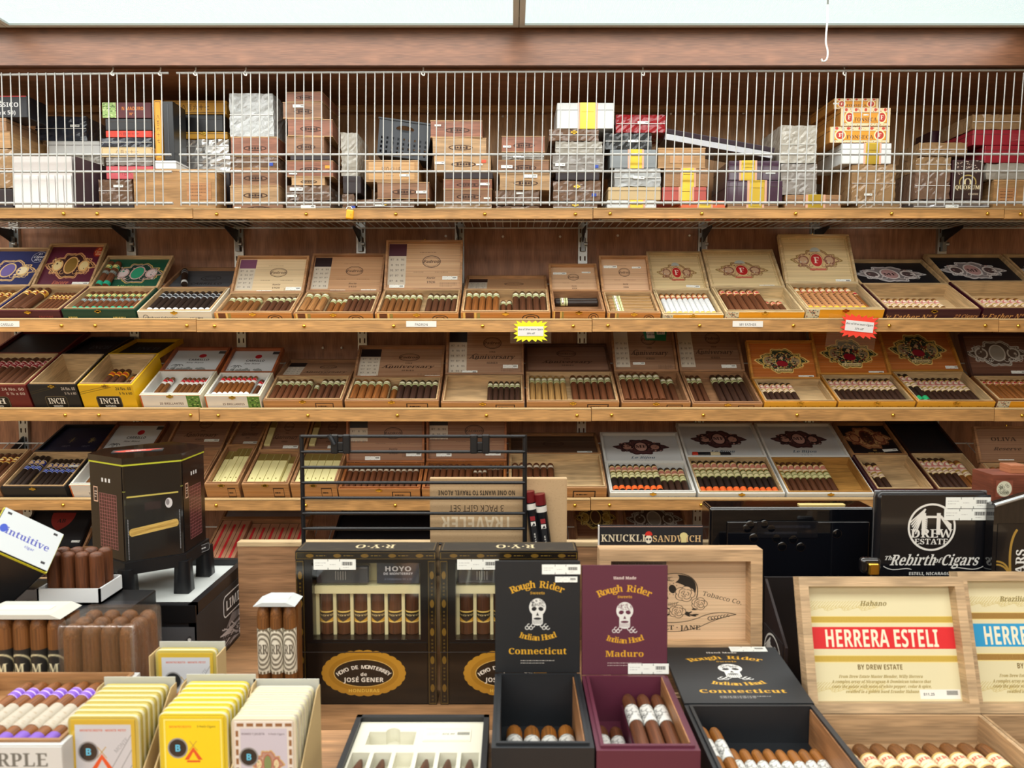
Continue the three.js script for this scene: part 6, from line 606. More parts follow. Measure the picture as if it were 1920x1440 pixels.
[[555, 818, 'first windowed black gift carton with gold scalloped seal', 'the first windowed carton'], [824, 1083, 'second windowed black gift carton, half behind the small black box', 'the second windowed carton']].forEach(([a, b, label, bs], k) => {
  const d = 1.17, x0 = XW(a, 1100, d), x1 = XW(b, 1100, d), w = x1 - x0, h = YW(1034, d) - DECK, dp = 0.05, t = onDeck('windowed_carton', label, 'carton', (x0 + x1) / 2, d), bk = M('#0d0c0d', 0.3, { clearcoat: 0.3, clearcoatRoughness: 0.1 });
  const yb = YW(1200, d) - DECK, yt = YW(1056, d) - DECK, side = w * 0.115, ww = w - 2 * side;
  mesh('carton_shell', [B(w, yb, dp, 0, yb / 2, -dp / 2), B(w, h - yt, dp, 0, (h + yt) / 2, -dp / 2), B(side, yt - yb, dp, -w / 2 + side / 2, (yt + yb) / 2, -dp / 2), B(side, yt - yb, dp, w / 2 - side / 2, (yt + yb) / 2, -dp / 2), B(ww, yt - yb, 0.004, 0, (yt + yb) / 2, -dp + 0.002)], bk, t);
  mesh('window_film', B(ww, yt - yb, 0.0005, 0, (yt + yb) / 2, -0.001), M('#ffffff', 0.06, { transmission: 1, thickness: 0 }), t);
  mesh('cream_insert', [B(ww, (yt - yb) * 0.1, 0.03, 0, yb + (yt - yb) * 0.61, -0.03), ...[0, 1, 2, 3, 4, 5, 6].map((i) => B(ww * 0.03, (yt - yb) * 0.62, 0.022, -ww / 2 + ww * (i / 6) * 0.97 + ww * 0.015, yb + (yt - yb) * 0.3, -0.032)), B(ww, (yt - yb), 0.004, 0, (yt + yb) / 2, -0.044)], M('#ddd2a0', 0.6), t);
  mesh('clear_accessory_case', RB(ww * 0.5, (yt - yb) * 0.24, 0.02, 0.004, -ww * 0.24, yb + (yt - yb) * 0.8, -0.025), M('#30343c', 0.15, { clearcoat: 1 }), t); for (let i = 0; i < 5; i++) mesh('cutter_rib', B(0.0015, 0.014, 0.002, -ww * 0.3 + i * 0.004, yb + (yt - yb) * 0.8, -0.0145), M('#a9adb2', 0.3, { metalness: 0.7 }), t);
  sheet('name_card', ww * 0.4, (yt - yb) * 0.27, hoyoCard, t, ww * 0.28, yb + (yt - yb) * 0.82, -0.02, true);
  for (let i = 0; i < 6; i++) cigar('hoyo', 'D', 0.0115, (yt - yb) * 0.62, new THREE.Vector3(t.position.x - ww / 2 + ww * ((i + 0.5) / 6) * 0.97 + ww * 0.015, DECK + yb + (yt - yb) * 0.32, -d - 0.0295), qX(Math.PI / 2), 'cigar with gold shield band behind the window of ' + bs, 'cigars in ' + bs);
  sheet('lower_print', w * 0.86, yb * 0.93, hoyoLow, t, 0, yb * 0.49, 0.0003, true); sheet('top_border', w, 0.012, hbH, t, 0, h - 0.007, 0.0004, true); for (const s of [-1, 1]) sheet('side_border', 0.013, h - 0.014, hbV, t, s * (w / 2 - 0.007), h / 2 - 0.007, 0.0005, true); mesh('flap_line', B(w, 0.0012, 0.0006, 0, yb - 0.02, 0.0012), M('#3a3634', 0.4), t);
  const tc = sheet('top_print', w * 0.98, dp * 0.96, cell(320, 64, (c, W2, H) => { fill(c, W2, H, '#241d14'); c.strokeStyle = '#8a6a22'; c.strokeRect(4, 4, W2 - 8, H - 8); txt(c, 'R·Y·O', W2 * 0.55, H / 2, 34, '#c9b890', 'bold serif', { rot: Math.PI }); for (let i = 0; i < 20; i++) { c.fillStyle = 'rgba(200,180,130,.2)'; c.fillRect(rnd() * W2, rnd() * H, 20, 2); } }), t, 0, h + 0.0005, -dp / 2); tc.rotation.x = -Math.PI / 2;
  priceTag(t, -w * 0.22, yt - 0.002, 0.001, w * 0.3);
});
// black box with cream insert and torpedo cigars
{ const x0 = -0.205, x1 = -0.03, d0 = 0.72, d1 = 0.955, top = YW(1340, d1) - SY, w = x1 - x0, t = onDeck('gift_box', 'open black gift box with cream insert and pointed cigars', 'gift box', (x0 + x1) / 2, d0, null, SY), L = d1 - d0, bl = M('#1a1a1e', 0.4);
  mesh('box_wall', [B(w, top, 0.007, 0, top / 2, -0.0035), B(w, top, 0.007, 0, top / 2, -L + 0.0035), B(0.007, top, L, -w / 2 + 0.0035, top / 2, -L / 2), B(0.007, top, L, w / 2 - 0.0035, top / 2, -L / 2)], bl, t);
  const iw = w - 0.015, cr = M('#d9d6c4', 0.7), s = new THREE.Shape([[-iw / 2, 0.008], [iw / 2, 0.008], [iw / 2, L - 0.008], [-iw / 2, L - 0.008]].map((p) => new THREE.Vector2(...p))); const hole = (x, y, a, b) => s.holes.push(new THREE.Path([[x - a, y - b], [x + a, y - b], [x + a, y + b], [x - a, y + b]].map((p) => new THREE.Vector2(...p))));
  for (let i = 0; i < 6; i++) hole(-iw / 2 + iw * (i + 0.5) / 6, 0.084, 0.0108, 0.072); { const q = new THREE.Path(), x = -iw * 0.22; q.moveTo(x - 0.03, 0.173); q.lineTo(x + 0.03, 0.173); q.lineTo(x + 0.03, 0.203); q.lineTo(x + 0.009, 0.203); q.absarc(x, 0.203, 0.009, 0, Math.PI, false); q.lineTo(x - 0.03, 0.203); q.closePath(); s.holes.push(q); }
  mesh('cream_insert', [new THREE.ExtrudeGeometry(s, { depth: 0.018, bevelEnabled: false }).rotateX(-Math.PI / 2).translate(0, top - 0.024, 0), B(iw, 0.004, L - 0.016, 0, top - 0.026, -L / 2)], cr, t);
  const sl = sheet('printed_slip', 0.06, 0.03, cell(200, 100, (c, W2, H) => { fill(c, W2, H, '#dcd9c8'); c.strokeStyle = '#8a887a'; c.strokeRect(6, 6, W2 - 12, 1); c.strokeRect(6, 92, W2 - 12, 1); lines(c, 14, 38, 50, 2, 12, '#55534a'); txt(c, '$24.99', 104, 44, 17, '#55534a', 'bold serif', { skew: 0.4 }); for (let i = 0; i < 20; i++) { c.fillStyle = '#3a3a36'; c.fillRect(142 + i * 2.6, 30, 1.4, 22); } }), t, iw * 0.22, top - 0.0055, -0.195); sl.rotation.x = -Math.PI / 2;
  for (const i of [0, 1, 3, 4, 5]) cigar('hoyo', 'D', 0.0095, 0.138, new THREE.Vector3(t.position.x - iw / 2 + iw * (i + 0.5) / 6, SY + top - 0.0138, -d0 - 0.084), new THREE.Quaternion(), 'pointed cigar lying in the cream insert', 'pointed cigars in the gift box', true); }

// small black and purple boxes with skulls
const skull = (c, x, y, s, col) => { c.save(); c.translate(x, y); c.scale(s, s); c.fillStyle = col; c.beginPath(); c.ellipse(0, -14, 30, 32, 0, 0, 7); c.fill(); c.fillRect(-19, 8, 38, 34); c.beginPath(); c.ellipse(0, 42, 19, 10, 0, 0, 7); c.fill(); const bg = c.bg; c.fillStyle = bg; for (const k of [-1, 1]) { c.beginPath(); c.ellipse(k * 12, -8, 9, 7, k * 0.3, 0, 7); c.fill(); } c.beginPath(); c.moveTo(0, 4); c.lineTo(-5, 16); c.lineTo(5, 16); c.fill(); c.beginPath(); c.ellipse(0, 27, 14, 4, 0, 0, 7); c.fill(); c.strokeStyle = bg; c.lineWidth = 1; for (let i = 0; i < 26; i++) { c.beginPath(); c.arc(rr(-24, 24), rr(-40, -18), rr(1, 4), 0, 5); c.stroke(); } for (let i = -3; i < 4; i++) { c.beginPath(); c.moveTo(i * 5, 32); c.lineTo(i * 5, 46); c.stroke(); } c.strokeStyle = col; c.lineWidth = 3; for (const k of [-1, 1]) for (let i = 0; i < 4; i++) { c.beginPath(); c.arc(k * (16 + i * 7), 52 + (i % 2) * 8, 6, 0, 5); c.stroke(); } c.restore(); };
const riderLid = (bg, word, noTop) => cell(300, 400, (c, w, h) => { fill(c, w, h, bg); c.bg = bg; const gold = '#d9a326'; if (!noTop) txt(c, 'Hand Made', w / 2, 44, 14, '#e4dcd0', 'bold serif'); 'Rough Rider'.split('').forEach((ch, i) => { const q = (i - 5) * 0.085; txt(c, ch, w / 2 + Math.sin(q) * 210, 290 - Math.cos(q) * 208, 34, gold, 'bold serif', { rot: q }); }); txt(c, 'Sweets', w / 2, 112, 15, gold, 'bold serif'); skull(c, w / 2, 178, 1.0, '#dcdcd8'); 'Indian Head'.split('').forEach((ch, i) => { const q = -(i - 5) * 0.07; txt(c, ch, w / 2 - Math.sin(q) * 170, 116 + Math.cos(q) * 158, 28, gold, 'bold serif', { rot: q }); }); txt(c, word, w / 2, 322, 31, gold, 'bold serif', { sx: 1.1 }); lines(c, w * 0.3, 356, w * 0.4, 2, 9, '#cfc9c0', 2); });
const riderCl = 'brown cigar with grey skull band';
{ const base = { clasp: false, rim: 0.004, rimW: 0.0005, rows: [] };
  openBox({ ...base, pos: [0.0345, SY + 0.0003, -0.80], W: 0.115, h: YW(1403, 0.8) - SY, L: 0.18, ext: M('#1d2024', 0.45), wood: M('#1d2024', 0.45), cedarSide: true, art: riderLid('#15171b', 'Connecticut', true), lean: 0.05, Ll: 0.152, rows: [[0.06, 0.98, 4, 'H', 'skull', 2.2, 0.13]], tags: [[0.78, 0.93, 0.052], [0.84, 0.84, 0.03]], dp: 0.012, lab: 'small open black box with skull lid standing upright', bs: 'the upright lidded black skull box', cl: riderCl });
  openBox({ ...base, pos: [0.1525, SY + 0.0003, -0.80], W: 0.116, h: YW(1408, 0.8) - SY, L: 0.18, ext: M('#5a2638', 0.4), wood: M('#5a2638', 0.4), cedarSide: true, art: riderLid('#5a2638', 'Maduro'), lean: 0.05, Ll: 0.149, rows: [[0.02, 0.4, 2, 'R', 'skull', 2, 0.12], [0.42, 0.99, 3, 'R', 'skull', 0, 0.15]], tags: [[0.78, 0.06, 0.055]], dp: 0.014, lab: 'small open purple box with skull lid', bs: 'the purple skull box', cl: riderCl });
  openBox({ ...base, pos: [0.313, SY + 0.0003, -0.765], W: 0.172, h: YW(1322, 0.95) - SY, L: 0.185, ext: M('#1d2024', 0.45), wood: M('#1d2024', 0.45), cedarSide: true, art: riderLid('#191c20', 'Connecticut'), lean: 1.5, Ll: 0.15, rows: [[0.0, 0.2, 2, 'H', 'skull', 0, 0.15], [0.22, 0.99, 8, 'H', 'skull', 1.6, 0.13]], tags: [[0.75, 0.95, 0.055]], dp: 0.016, lab: 'open black box whose skull lid lies folded flat back', bs: 'the flat lidded black skull box', cl: riderCl }); }
// light wood box with a rose skull drawing, behind the folded lid
{ const c = cell(560, 420, (g, w, h) => { grainBg(g, w, h, '#dcb994'); const k = '#20180f'; g.fillStyle = '#6f665c'; g.fillRect(0, 0, w * 0.42, 42); for (const [s, y] of [['SURGEON GENERAL WARNING: Cigar', 8], ['Smoking Can Cause Cancers Of The Mouth', 21], ['And Throat, Even If You Do Not Inhale.', 34]]) txt(g, s, 18, y, 11, '#221d18', 'bold sans-serif', { align: 'left' });
  const bgc = '#dcb994', rose = (x, y, r) => { ell(g, x, y, r, r * 0.92, bgc); g.strokeStyle = k; g.lineWidth = 2.2; for (let q = 0; q < 3; q++) { const n = 5 - q, rq = r * (1 - q * 0.3); for (let i = 0; i < n; i++) { const a = i / n * 6.283 + q; g.beginPath(); g.arc(x + Math.cos(a) * rq * 0.48, y + Math.sin(a) * rq * 0.44, rq * 0.52, a - 1.35, a + 1.35); g.stroke(); } } g.beginPath(); g.arc(x, y, r * 0.16, 0, 4.8); g.stroke(); };
  g.strokeStyle = k; g.lineWidth = 3.4; g.beginPath(); g.moveTo(w * 0.42, h * 0.62); g.bezierCurveTo(w * 0.26, h * 0.56, w * 0.28, h * 0.2, w * 0.48, h * 0.2); g.bezierCurveTo(w * 0.62, h * 0.19, w * 0.67, h * 0.34, w * 0.64, h * 0.5); g.stroke();
  g.fillStyle = k; g.beginPath(); g.moveTo(w * 0.5, h * 0.215); g.bezierCurveTo(w * 0.66, h * 0.21, w * 0.66, h * 0.42, w * 0.6, h * 0.53); g.bezierCurveTo(w * 0.6, h * 0.4, w * 0.56, h * 0.33, w * 0.485, h * 0.31); g.bezierCurveTo(w * 0.52, h * 0.27, w * 0.52, h * 0.24, w * 0.5, h * 0.215); g.fill();
  for (const [x, y, a] of [[0.385, 0.4, 0.25], [0.465, 0.39, -0.2]]) { g.beginPath(); g.ellipse(w * x, h * y, 15, 22, a, 0, 7); g.fillStyle = k; g.fill(); for (let i = 0; i < 9; i++) ell(g, w * x + Math.cos(i * 0.7) * 22, h * y + Math.sin(i * 0.7) * 29, 2, 2, k); } g.beginPath(); g.moveTo(w * 0.425, h * 0.46); g.lineTo(w * 0.412, h * 0.51); g.lineTo(w * 0.436, h * 0.51); g.fill(); g.lineWidth = 2; g.beginPath(); g.moveTo(w * 0.36, h * 0.56); g.quadraticCurveTo(w * 0.43, h * 0.6, w * 0.51, h * 0.55); g.stroke(); for (let i = 0; i < 10; i++) { const x = w * (0.37 + i * 0.014); g.beginPath(); g.moveTo(x, h * 0.555); g.lineTo(x, h * 0.6); g.stroke(); }
  g.lineWidth = 1.6; for (let i = 0; i < 6; i++) { g.beginPath(); g.arc(w * (0.4 + i * 0.012), h * 0.27, 5 + i, 0.4, 5); g.stroke(); }
  for (let i = 0; i < 22; i++) { g.fillStyle = k; g.beginPath(); g.ellipse(w * rr(0.36, 0.66), h * rr(0.61, 0.72), 15, 4, rr(-0.7, 0.7), 0, 7); g.fill(); }
  rose(w * 0.555, h * 0.45, 42); rose(w * 0.66, h * 0.57, 33); rose(w * 0.5, h * 0.665, 35);
  g.strokeStyle = k; g.lineWidth = 3; g.beginPath(); g.moveTo(w * 0.28, h * 0.74); g.quadraticCurveTo(w * 0.46, h * 0.86, w * 0.66, h * 0.74); g.quadraticCurveTo(w * 0.78, h * 0.64, w * 0.93, h * 0.7); g.stroke(); g.beginPath(); g.moveTo(w * 0.28, h * 0.86); g.quadraticCurveTo(w * 0.48, h * 0.97, w * 0.68, h * 0.84); g.quadraticCurveTo(w * 0.8, h * 0.74, w * 0.93, h * 0.7); g.stroke(); for (let i = 0; i < 7; i++) { g.beginPath(); g.arc(w * (0.74 + i * 0.022), h * (0.75 - i * 0.006), 9 - i * 0.6, 0, 5); g.stroke(); }
  txt(g, 'SWEET · JANE', w * 0.47, h * 0.86, 32, k, 'bold serif'); txt(g, 'Tobacco Co.', w * 0.83, h * 0.5, 30, k, 'serif', { rot: 0.3 }); });
  openBox({ pos: [0.261, DECK + 0.0003, -0.992], W: 0.252, h: YW(1232, 1.12) - DECK, L: 0.128, ext: W('#dcb890'), wood: W('#dcb890'), art: c, lean: 0.06, Ll: YW(1032, 1.13) - YW(1232, 1.12), rim: 0.03, rimW: 0.018, clasp: false, lab: 'open light wood box with rose and skull drawing in its deep lid' }); }
// black open carton with wide lettering
{ const d = 1.285, x0 = XW(1124, 1000, d), x1 = XW(1318, 1000, d), w = x1 - x0, h = YW(986, d) - DECK, t = onDeck('lettered_carton', 'black display carton with pale wide lettering behind the skull drawing', 'carton', (x0 + x1) / 2, d - 0.1); mesh('carton_tray', [B(w, 0.12, 0.004, 0, 0.06, -0.002), B(0.004, 0.12, 0.1, -w / 2 + 0.002, 0.06, -0.05), B(0.004, 0.12, 0.1, w / 2 - 0.002, 0.06, -0.05), B(w, 0.004, 0.1, 0, 0.002, -0.05)], M('#17161b', 0.4), t);
  mesh('back_panel', B(w, h, 0.006, 0, h / 2, -0.103), M('#17161b', 0.4), t); mesh('white_edge', B(0.002, h, 0.007, -w / 2 - 0.001, h / 2, -0.103), M('#d8d4d0', 0.5), t);
  sheet('lettering', w * 0.99, 0.06, cell(420, 130, (c, W2, H) => { fill(c, W2, H, '#17161b'); c.fillStyle = '#c9a090'; c.fillRect(0, 0, W2, 3); txt(c, 'KNUCKLE', W2 * 0.24, 46, 38, '#e0cfae', 'bold serif', { sx: 1.02 }); txt(c, 'SANDWICH', W2 * 0.75, 48, 34, '#d8b27c', 'bold serif', { sx: 1.0 }); ell(c, W2 * 0.475, 50, 14, 16, '#e8dcc4'); c.fillStyle = '#c8281c'; c.beginPath(); c.arc(W2 * 0.475, 34, 15, 3, 6.4); c.fill(); for (const k of [-6, 6]) ell(c, W2 * 0.475 + k, 50, 4, 4, '#17161b'); ell(c, W2 * 0.815, 36, 16, 12, '#d9c98a'); c.fillStyle = '#d9c98a'; c.fillRect(W2 * 0.79, 36, 22, 26); }), t, 0, h - 0.031, -0.0998); }
// large glossy black case with bubbles
{ const d = 1.335, x0 = XW(1330, 1000, d), x1 = XW(1640, 1000, d), w = x1 - x0, h = YW(952, d) - DECK, t = onDeck('glossy_case', 'large glossy black case with pale plate on its top edge', 'case', (x0 + x1) / 2, d), g2 = M('#08090d', 0.08, { clearcoat: 1, clearcoatRoughness: 0.03 });
  mesh('case_body', RB(w, h, 0.06, 0.006, 0, h / 2, -0.03), g2, t); mesh('window_panel', RB(w * 0.86, h * 0.86, 0.004, 0.002, 0.01, h * 0.48, 0.0015), M('#0c0d12', 0.05, { clearcoat: 1 }), t); mesh('pale_plate', RB(0.085, 0.003, 0.012, 0.0015, 0.06, h + 0.001, -0.02), M('#d8c07c', 0.35), t);
  sheet('faint_print', 0.11, 0.03, cell(240, 64, (c, W2, H) => { fill(c, W2, H, '#101116'); lines(c, 30, H / 2 - 12, 180, 2, 24, '#24252c', 10); }), t, -0.01, h * 0.86, 0.0036, true);
  for (const [a, b] of [[1400, 990], [1445, 990], [1412, 1008], [1455, 1008], [1486, 1010], [1465, 1024], [1500, 1025], [1568, 1000], [1405, 984], [1432, 983]]) mesh('raised_dimple', new THREE.SphereGeometry(0.0085, 14, 7, 0, 7, 0, Math.PI / 2).scale(1, 0.18, 1).rotateX(Math.PI / 2), g2, t).position.set(XW(a, b, d) - (x0 + x1) / 2, YW(b, d) - DECK, 0.0035); }
// black tin with bridge emblem
const bridge = (c, x, y, r, col) => { ell(c, x, y, r, r, col, r * 0.09); c.fillStyle = col; c.strokeStyle = col; for (const k of [-0.34, 0.3]) c.fillRect(x + k * r - r * 0.1, y - r * 0.62, r * 0.17, r * 0.95); c.fillRect(x - r * 0.5, y - r * 0.5, r * 0.95, r * 0.1); c.lineWidth = r * 0.06; for (let i = 0; i < 6; i++) { c.beginPath(); c.moveTo(x - r * 0.3, y - r * 0.8); c.lineTo(x - r * (0.95 - i * 0.05), y - r * 0.2 + i * r * 0.1); c.stroke(); c.beginPath(); c.moveTo(x + r * 0.3, y - r * 0.55); c.lineTo(x + r * 0.85, y - r * 0.1 + i * r * 0.06); c.stroke(); } for (let i = 0; i < 8; i++) { c.beginPath(); c.moveTo(x - r * 0.32, y - r * 0.4 + i * r * 0.09); c.lineTo(x - r * 0.2, y - r * 0.35 + i * r * 0.09); c.stroke(); } txt(c, 'DREW', x, y + r * 0.28, r * 0.5, col, 'bold serif', { sx: 1.15 }); txt(c, 'ESTATE', x, y + r * 0.64, r * 0.34, col, 'bold serif', { sx: 1.1 }); };
{ const d = 1.235, x0 = XW(1646, 1000, d), x1 = XW(1858, 1000, d), w = x1 - x0, h = YW(924, d) - DECK, t = onDeck('emblem_tin', 'tall black tin with white bridge emblem and two price stickers', 'tin', (x0 + x1) / 2, d); mesh('tin_body', RB(w, h, 0.03, 0.012, 0, h / 2, -0.015), M('#131317', 0.3), t); mesh('silver_edge', RB(w + 0.001, h, 0.004, 0.0018, 0, h / 2 + 0.0004, -0.017), M('#8f9398', 0.3, { metalness: 0.8 }), t);
  sheet('emblem_print', w * 0.96, w * 0.76, cell(560, 440, (c, W2, H) => { fill(c, W2, H, '#131317'); for (let i = 0; i < 6; i++) { c.strokeStyle = 'rgba(120,90,90,.12)'; c.lineWidth = 3; c.beginPath(); c.moveTo(rr(0, W2), 0); c.lineTo(rr(0, W2), H); c.stroke(); } bridge(c, W2 * 0.47, H * 0.38, 118, '#e6e4de'); txt(c, 'The', W2 * 0.1, H * 0.745, 30, '#e6e4de', 'bold serif', { skew: 0.4 }); txt(c, 'Rebirth', W2 * 0.32, H * 0.77, 76, '#e6e4de', 'bold serif', { skew: 0.35, sx: 0.8 }); txt(c, 'of', W2 * 0.54, H * 0.77, 34, '#e6e4de', 'bold serif', { skew: 0.4 }); txt(c, 'Cigars', W2 * 0.75, H * 0.77, 76, '#e6e4de', 'bold serif', { skew: 0.35, sx: 0.8 }); c.strokeStyle = '#e6e4de'; c.lineWidth = 4; c.beginPath(); c.moveTo(W2 * 0.04, H * 0.84); c.bezierCurveTo(W2 * 0.14, H * 0.93, W2 * 0.22, H * 0.84, W2 * 0.3, H * 0.88); c.stroke(); c.beginPath(); c.moveTo(W2 * 0.66, H * 0.86); c.bezierCurveTo(W2 * 0.78, H * 0.84, W2 * 0.86, H * 0.92, W2 * 0.96, H * 0.84); c.stroke(); txt(c, 'ESTELI, NICARAGUA', W2 * 0.48, H * 0.93, 22, '#e6e4de', 'bold sans-serif', { sx: 1.1 }); }), t, 0, h - w * 0.4, 0.0003, true);
  priceTag(t, w * 0.28, h - 0.017, 0.0014, 0.075); priceTag(t, w * 0.27, h - 0.037, 0.0014, 0.075); }
// curved black header card
{ const d = 1.21, x0 = XW(1862, 1000, d), w = 0.16, yb = YW(1060, d) - DECK, t = onDeck('curved_header_card', 'curved glossy black header card with gold scroll at the counter end', 'display card', x0 + w / 2, d); const s = new THREE.Shape(); s.moveTo(-w / 2, 0); s.lineTo(w / 2, 0); s.lineTo(w / 2, YW(895, d) - DECK); s.quadraticCurveTo(-w * 0.1, YW(925, d) - DECK, -w / 2, YW(948, d) - DECK); s.closePath();
  mesh('card', new THREE.ExtrudeGeometry(s, { depth: 0.02, bevelEnabled: false }).translate(0, 0, -0.02), M('#101014', 0.12, { clearcoat: 1 }), t); sheet('scroll_print', 0.07, 0.1, cell(210, 300, (c, W2, H) => { fill(c, W2, H, '#101014'); c.strokeStyle = '#a8843a'; c.lineWidth = 12; c.beginPath(); c.moveTo(80, H); c.bezierCurveTo(60, 180, 60, 80, 96, 30); c.stroke(); c.beginPath(); c.moveTo(190, H); c.bezierCurveTo(150, 200, 130, 20, 190, 40); c.stroke(); c.lineWidth = 9; for (const o of [0, 16]) { c.beginPath(); c.moveTo(0, 190 + o); c.quadraticCurveTo(60, 190 + o, 72, 270 + o); c.stroke(); } txt(c, 'ARS', 118, 190, 62, '#ecebe6', 'bold serif', { rot: -1.57 }); txt(c, '★', 118, 76, 36, '#ecebe6'); }), t, -w * 0.5 + 0.042, yb + 0.02, 0.0003, true); mesh('silver_rim', new THREE.TubeGeometry(new THREE.QuadraticBezierCurve3(new THREE.Vector3(-w / 2, YW(948, d) - DECK, 0), new THREE.Vector3(-w * 0.1, YW(925, d) - DECK, 0), new THREE.Vector3(w / 2, YW(895, d) - DECK, 0)), 16, 0.0035, 6), M('#b9c0c4', 0.25, { metalness: 0.6 }), t); }
// black carton round the banner boxes
{ const d0 = 1.1, d1 = 1.2, x0 = 0.415, w = 0.7, hb = YW(1082, d1) - DECK, t = onDeck('display_carton', 'black display carton with white bridge emblem on its slanted side', 'carton', x0 + w / 2, d0), bk = M('#19171a', 0.35);
  mesh('back_panel', B(w, hb, 0.005, 0, hb / 2, -0.1), bk, t); mesh('carton_floor', B(w, 0.004, 0.1, 0, 0.002, -0.05), bk, t);
  const s = new THREE.Shape([[0, 0], [0.1, 0], [0.1, hb], [0, hb * 0.62]].map((p) => new THREE.Vector2(...p))); mesh('side_panel', new THREE.ExtrudeGeometry(s, { depth: 0.004, bevelEnabled: false }).rotateY(Math.PI / 2).translate(-w / 2, 0, 0), M('#2c2527', 0.35), t);
  const b = sheet('bridge_print', 0.085, 0.085, cell(200, 200, (c, W2, H) => { fill(c, W2, H, '#2c2527'); bridge(c, 100, 100, 88, '#e4e2dc'); }), t, -w / 2 - 0.0006, hb * 0.42, -0.052); b.rotation.y = -Math.PI / 2;
  const k = mesh('binder_clip', RB(0.034, 0.026, 0.016, 0.007, -w / 2 + 0.172, hb + 0.02, -0.1), M('#101013', 0.15, { clearcoat: 1 }), t); mesh('brass_latch', RB(0.018, 0.02, 0.006, 0.003, -w / 2 + 0.174, hb + 0.016, -0.09), brass, t); }
// two banner lid boxes
const banner = (col, sub, edge) => cell(560, 440, (c, w, h) => { fill(c, w, h, '#e0d7b0'); for (let q = 0; q < 2; q++) { c.strokeStyle = 'rgba(190,165,90,.55)'; c.lineWidth = 2; for (let i = 0; i < 24; i++) { const x = w * (q ? 0.05 : 0.05) + i * 11, y = q ? h * 0.86 : h * 0.16; c.beginPath(); c.ellipse(x, y, 8, 34 + 10 * Math.sin(i), 0.9, 0, 3.3); c.stroke(); } } txt(c, sub, w * 0.47, h * 0.16, 26, '#7a6a34', 'bold serif', { skew: 0.3 }); for (const y of [0.275, 0.615]) { c.fillStyle = edge; c.fillRect(0, h * y, w, h * 0.05); c.fillStyle = 'rgba(255,240,180,.4)'; for (let i = 0; i < w; i += 5) c.fillRect(i, h * y, 2, h * 0.05); c.fillStyle = '#e8d48a'; c.fillRect(0, h * (y - 0.006), w, 3); c.fillRect(0, h * (y + 0.05), w, 3); } c.fillStyle = col; c.fillRect(0, h * 0.365, w, h * 0.19); c.save(); c.translate(w / 2, h * 0.46); c.scale(0.72, 1.2); c.font = 'bold 78px sans-serif'; c.textAlign = 'center'; c.textBaseline = 'middle'; c.fillStyle = '#f3ead0'; c.fillText('HERRERA ESTELI', 0, 2, 640); c.restore(); txt(c, 'BY DREW ESTATE', w * 0.47, h * 0.71, 27, '#6a5424', 'bold sans-serif', { sx: 0.8 }); ['From Drew Estate Master Blender, Willy Herrera', 'A complex array of Nicaraguan & Dominican tobacco that', 'coats the palate with notes of white pepper, cedar & spice,', 'swathed in a golden hued Ecuador Habano'].forEach((s, i) => txt(c, s, w * 0.47, h * (0.79 + i * 0.042), 15, '#8a7436', 'bold serif', { skew: 0.3, sx: 0.85 })); c.fillStyle = '#ecebe4'; c.fillRect(w * 0.72, h * 0.9, w * 0.27, h * 0.08); txt(c, '$11.25', w * 0.78, h * 0.94, 14, '#666'); for (let i = 0; i < 14; i++) { c.fillStyle = '#333'; c.fillRect(w * 0.9 + i * 3, h * 0.91, 1.6, 16); } });
[[0.53, 0.995, '#d8262c', 'Habano', '#b8962c', 'red', 'D'], [0.775, 1.02, '#2a9ad0', 'Brazilian Maduro', '#8a5f1c', 'blue', 'X']].forEach(([x, d, col, sub, edge, word, wr]) => openBox({ pos: [x, DECK + 0.0003, -(d - 0.2)], W: 0.236, h: YW(1340, d) - DECK, L: 0.2, ext: W('#e4c6a0'), wood: W('#d8b48c'), art: banner(col, sub, edge), lean: 0.3, Ll: word === 'red' ? 0.183 : 0.195, rim: 0.022, rimW: 0.013, clasp: false, rows: [[0.02, 0.98, 9, wr === 'X' ? 'R' : 'M', 'cream', 0, 0.15]], dp: 0.016, lab: `open light wood box with wide ${word} banner lid`, bs: `the ${word} banner box`, cl: 'brown cigar with cream band' }));
// cedar cube with round emblem
{ const d = 1.3, x0 = XW(1868, 920, d), w = 0.07, t = onDeck('cedar_block', 'reddish cedar box with pale round emblem behind the header card', 'box', x0 + w / 2, d + 0.04), h = YW(893, d) - DECK; mesh('box_body', B(w, h, 0.06, 0, h / 2, 0), W('#8a4a36'), t); sheet('round_emblem', 0.03, 0.03, cell(96, 96, (c, W2, H) => { fill(c, W2, H, '#8a4a36'); ell(c, 48, 48, 42, 44, '#d6d3ba'); for (let i = 0; i < 20; i++) ell(c, 48 + rr(-26, 26), 48 + rr(-26, 26), 6, 6, '#5a5a48', 2); }), t, -0.015, h - 0.025, 0.0302); mesh('cedar_offcut', B(0.03, 0.014, 0.03, 0.02, h + 0.0072, 0), W('#c4805c'), t); }
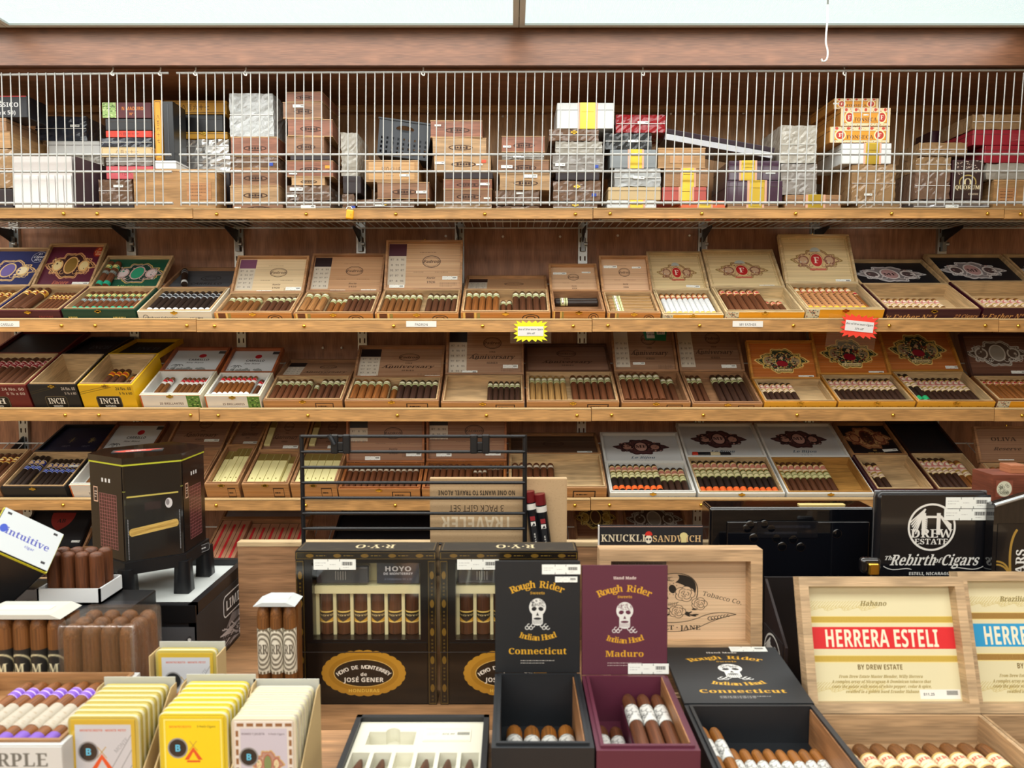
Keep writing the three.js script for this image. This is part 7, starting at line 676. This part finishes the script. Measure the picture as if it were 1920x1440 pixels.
// wire rack, kraft gift box and the two tubes
{ const d = 1.375, x0 = XW(567, 900, d), x1 = XW(984, 900, d), t = onDeck('wire_rack', 'black wire rack panel standing behind the windowed cartons', 'rack', (x0 + x1) / 2, d), w = x1 - x0, top = YW(818, d) - DECK;
  for (const s of [-1, 1]) mesh('upright', rod([s * w / 2, 0, 0], [s * w / 2, top + 0.002, 0], 0.0042, 8), blackWire, t); for (let i = 0; i < 10; i++) mesh('cross_bar', rod([-w / 2, top - i * 0.029, 0.003], [w / 2, top - i * 0.029, 0.003], 0.003, 8), blackWire, t); for (const s of [-1, 1]) mesh('foot_rail', rod([s * w / 2, 0.0035, -0.004], [s * w / 2, 0.0035, 0.06], 0.003, 6), blackWire, t);
  for (const [px, n] of [[640, 1], [900, 0]]) { const cx = XW(px, 840, d) - (x0 + x1) / 2; mesh('clip', [RB(0.014, 0.036, 0.012, 0.003, -0.011, 0, 0), RB(0.014, 0.036, 0.012, 0.003, 0.011, 0, 0), RB(0.022, 0.016, 0.008, 0.002, 0, -0.004, 0)], M('#15181d', 0.3), t).position.set(cx, top - 0.014, 0.004); if (n) mesh('clip_lever', rod([cx - 0.02, top + 0.004, 0.012], [cx - 0.01, top - 0.014, 0.012], 0.004, 8), M('#1f2329', 0.3), t); }
  const dk2 = 1.395, a = XW(806, 950, dk2), b = XW(1063, 950, dk2), kw = b - a, kh = YW(898, dk2) - DECK, kt = onDeck('kraft_gift_box', 'kraft board gift box standing upside down behind the wire rack', 'gift box', (a + b) / 2, dk2 + 0.009); mesh('board', B(kw, kh, 0.016, 0, kh / 2, 0), M('#c0a17a', 0.8), kt);
  sheet('upside_down_print', kw * 0.985, 0.2, cell(520, 400, (c, W2, H) => { fill(c, W2, H, '#c0a17a'); for (let i = 0; i < 2600; i++) { c.fillStyle = ['rgba(90,60,30,.18)', 'rgba(240,220,180,.16)'][i % 2]; c.fillRect(rnd() * W2, rnd() * H, 3, 1.5); } c.save(); c.translate(W2 / 2, H / 2); c.rotate(Math.PI); c.translate(-W2 / 2, -H / 2); txt(c, 'TRAVELER', W2 * 0.66, H * 0.58, 74, '#e0cdae', 'bold sans-serif', { sx: 0.78 }); txt(c, '3 PACK GIFT SET', W2 * 0.66, H * 0.725, 34, '#3a2a1a', 'sans-serif', { sx: 0.85 }); txt(c, 'NO ONE WANTS TO TRAVEL ALONE', W2 * 0.66, H * 0.875, 25, '#241a10', 'bold sans-serif', { sx: 0.72 }); c.restore(); }), kt, 0, kh - 0.102, 0.0081);
  const tubeC = cell(64, 320, (c, W2, H) => { fill(c, W2, H, '#16161a'); txt(c, 'THE TRAVELER', 32, 190, 26, '#d8d4cc', 'bold sans-serif', { rot: -1.57 }); c.fillStyle = '#e6e2dc'; c.fillRect(0, 34, W2, 26); c.fillStyle = '#1a1a1e'; c.beginPath(); c.moveTo(8, 60); c.lineTo(40, 40); c.lineTo(56, 56); c.fill(); c.fillStyle = '#8e1c24'; c.fillRect(0, 0, W2, 28); });
  for (const [px, py, rot] of [[1002, 917, 0.14], [1020, 922, 0.13]]) { const L = 0.165, tt = thing('cigar_tube', 'black cigar tube with dark red cap on the kraft gift box', 'cigar tube', [XW(px, 960, dk2) + 0.012, YW(py, dk2) - L, -dk2 + 0.0115], 'black cigar tubes'); tt.rotation.z = rot; mesh('tube', new THREE.CylinderGeometry(0.0105, 0.0105, L - 0.02, 16).translate(0, (L - 0.02) / 2, 0), M('#16161a', 0.3), tt); mesh('cap', new THREE.CylinderGeometry(0.0107, 0.0107, 0.02, 16).translate(0, L - 0.01, 0), M('#6a141a', 0.35), tt); mesh('white_ring', new THREE.CylinderGeometry(0.0108, 0.0108, 0.011, 16).translate(0, L - 0.028, 0), M('#ddd8d0', 0.4), tt); sheet('lettering', 0.009, 0.1, tubeC, tt, 0, L * 0.42, 0.0104); } }

renderer.render(scene, camera);
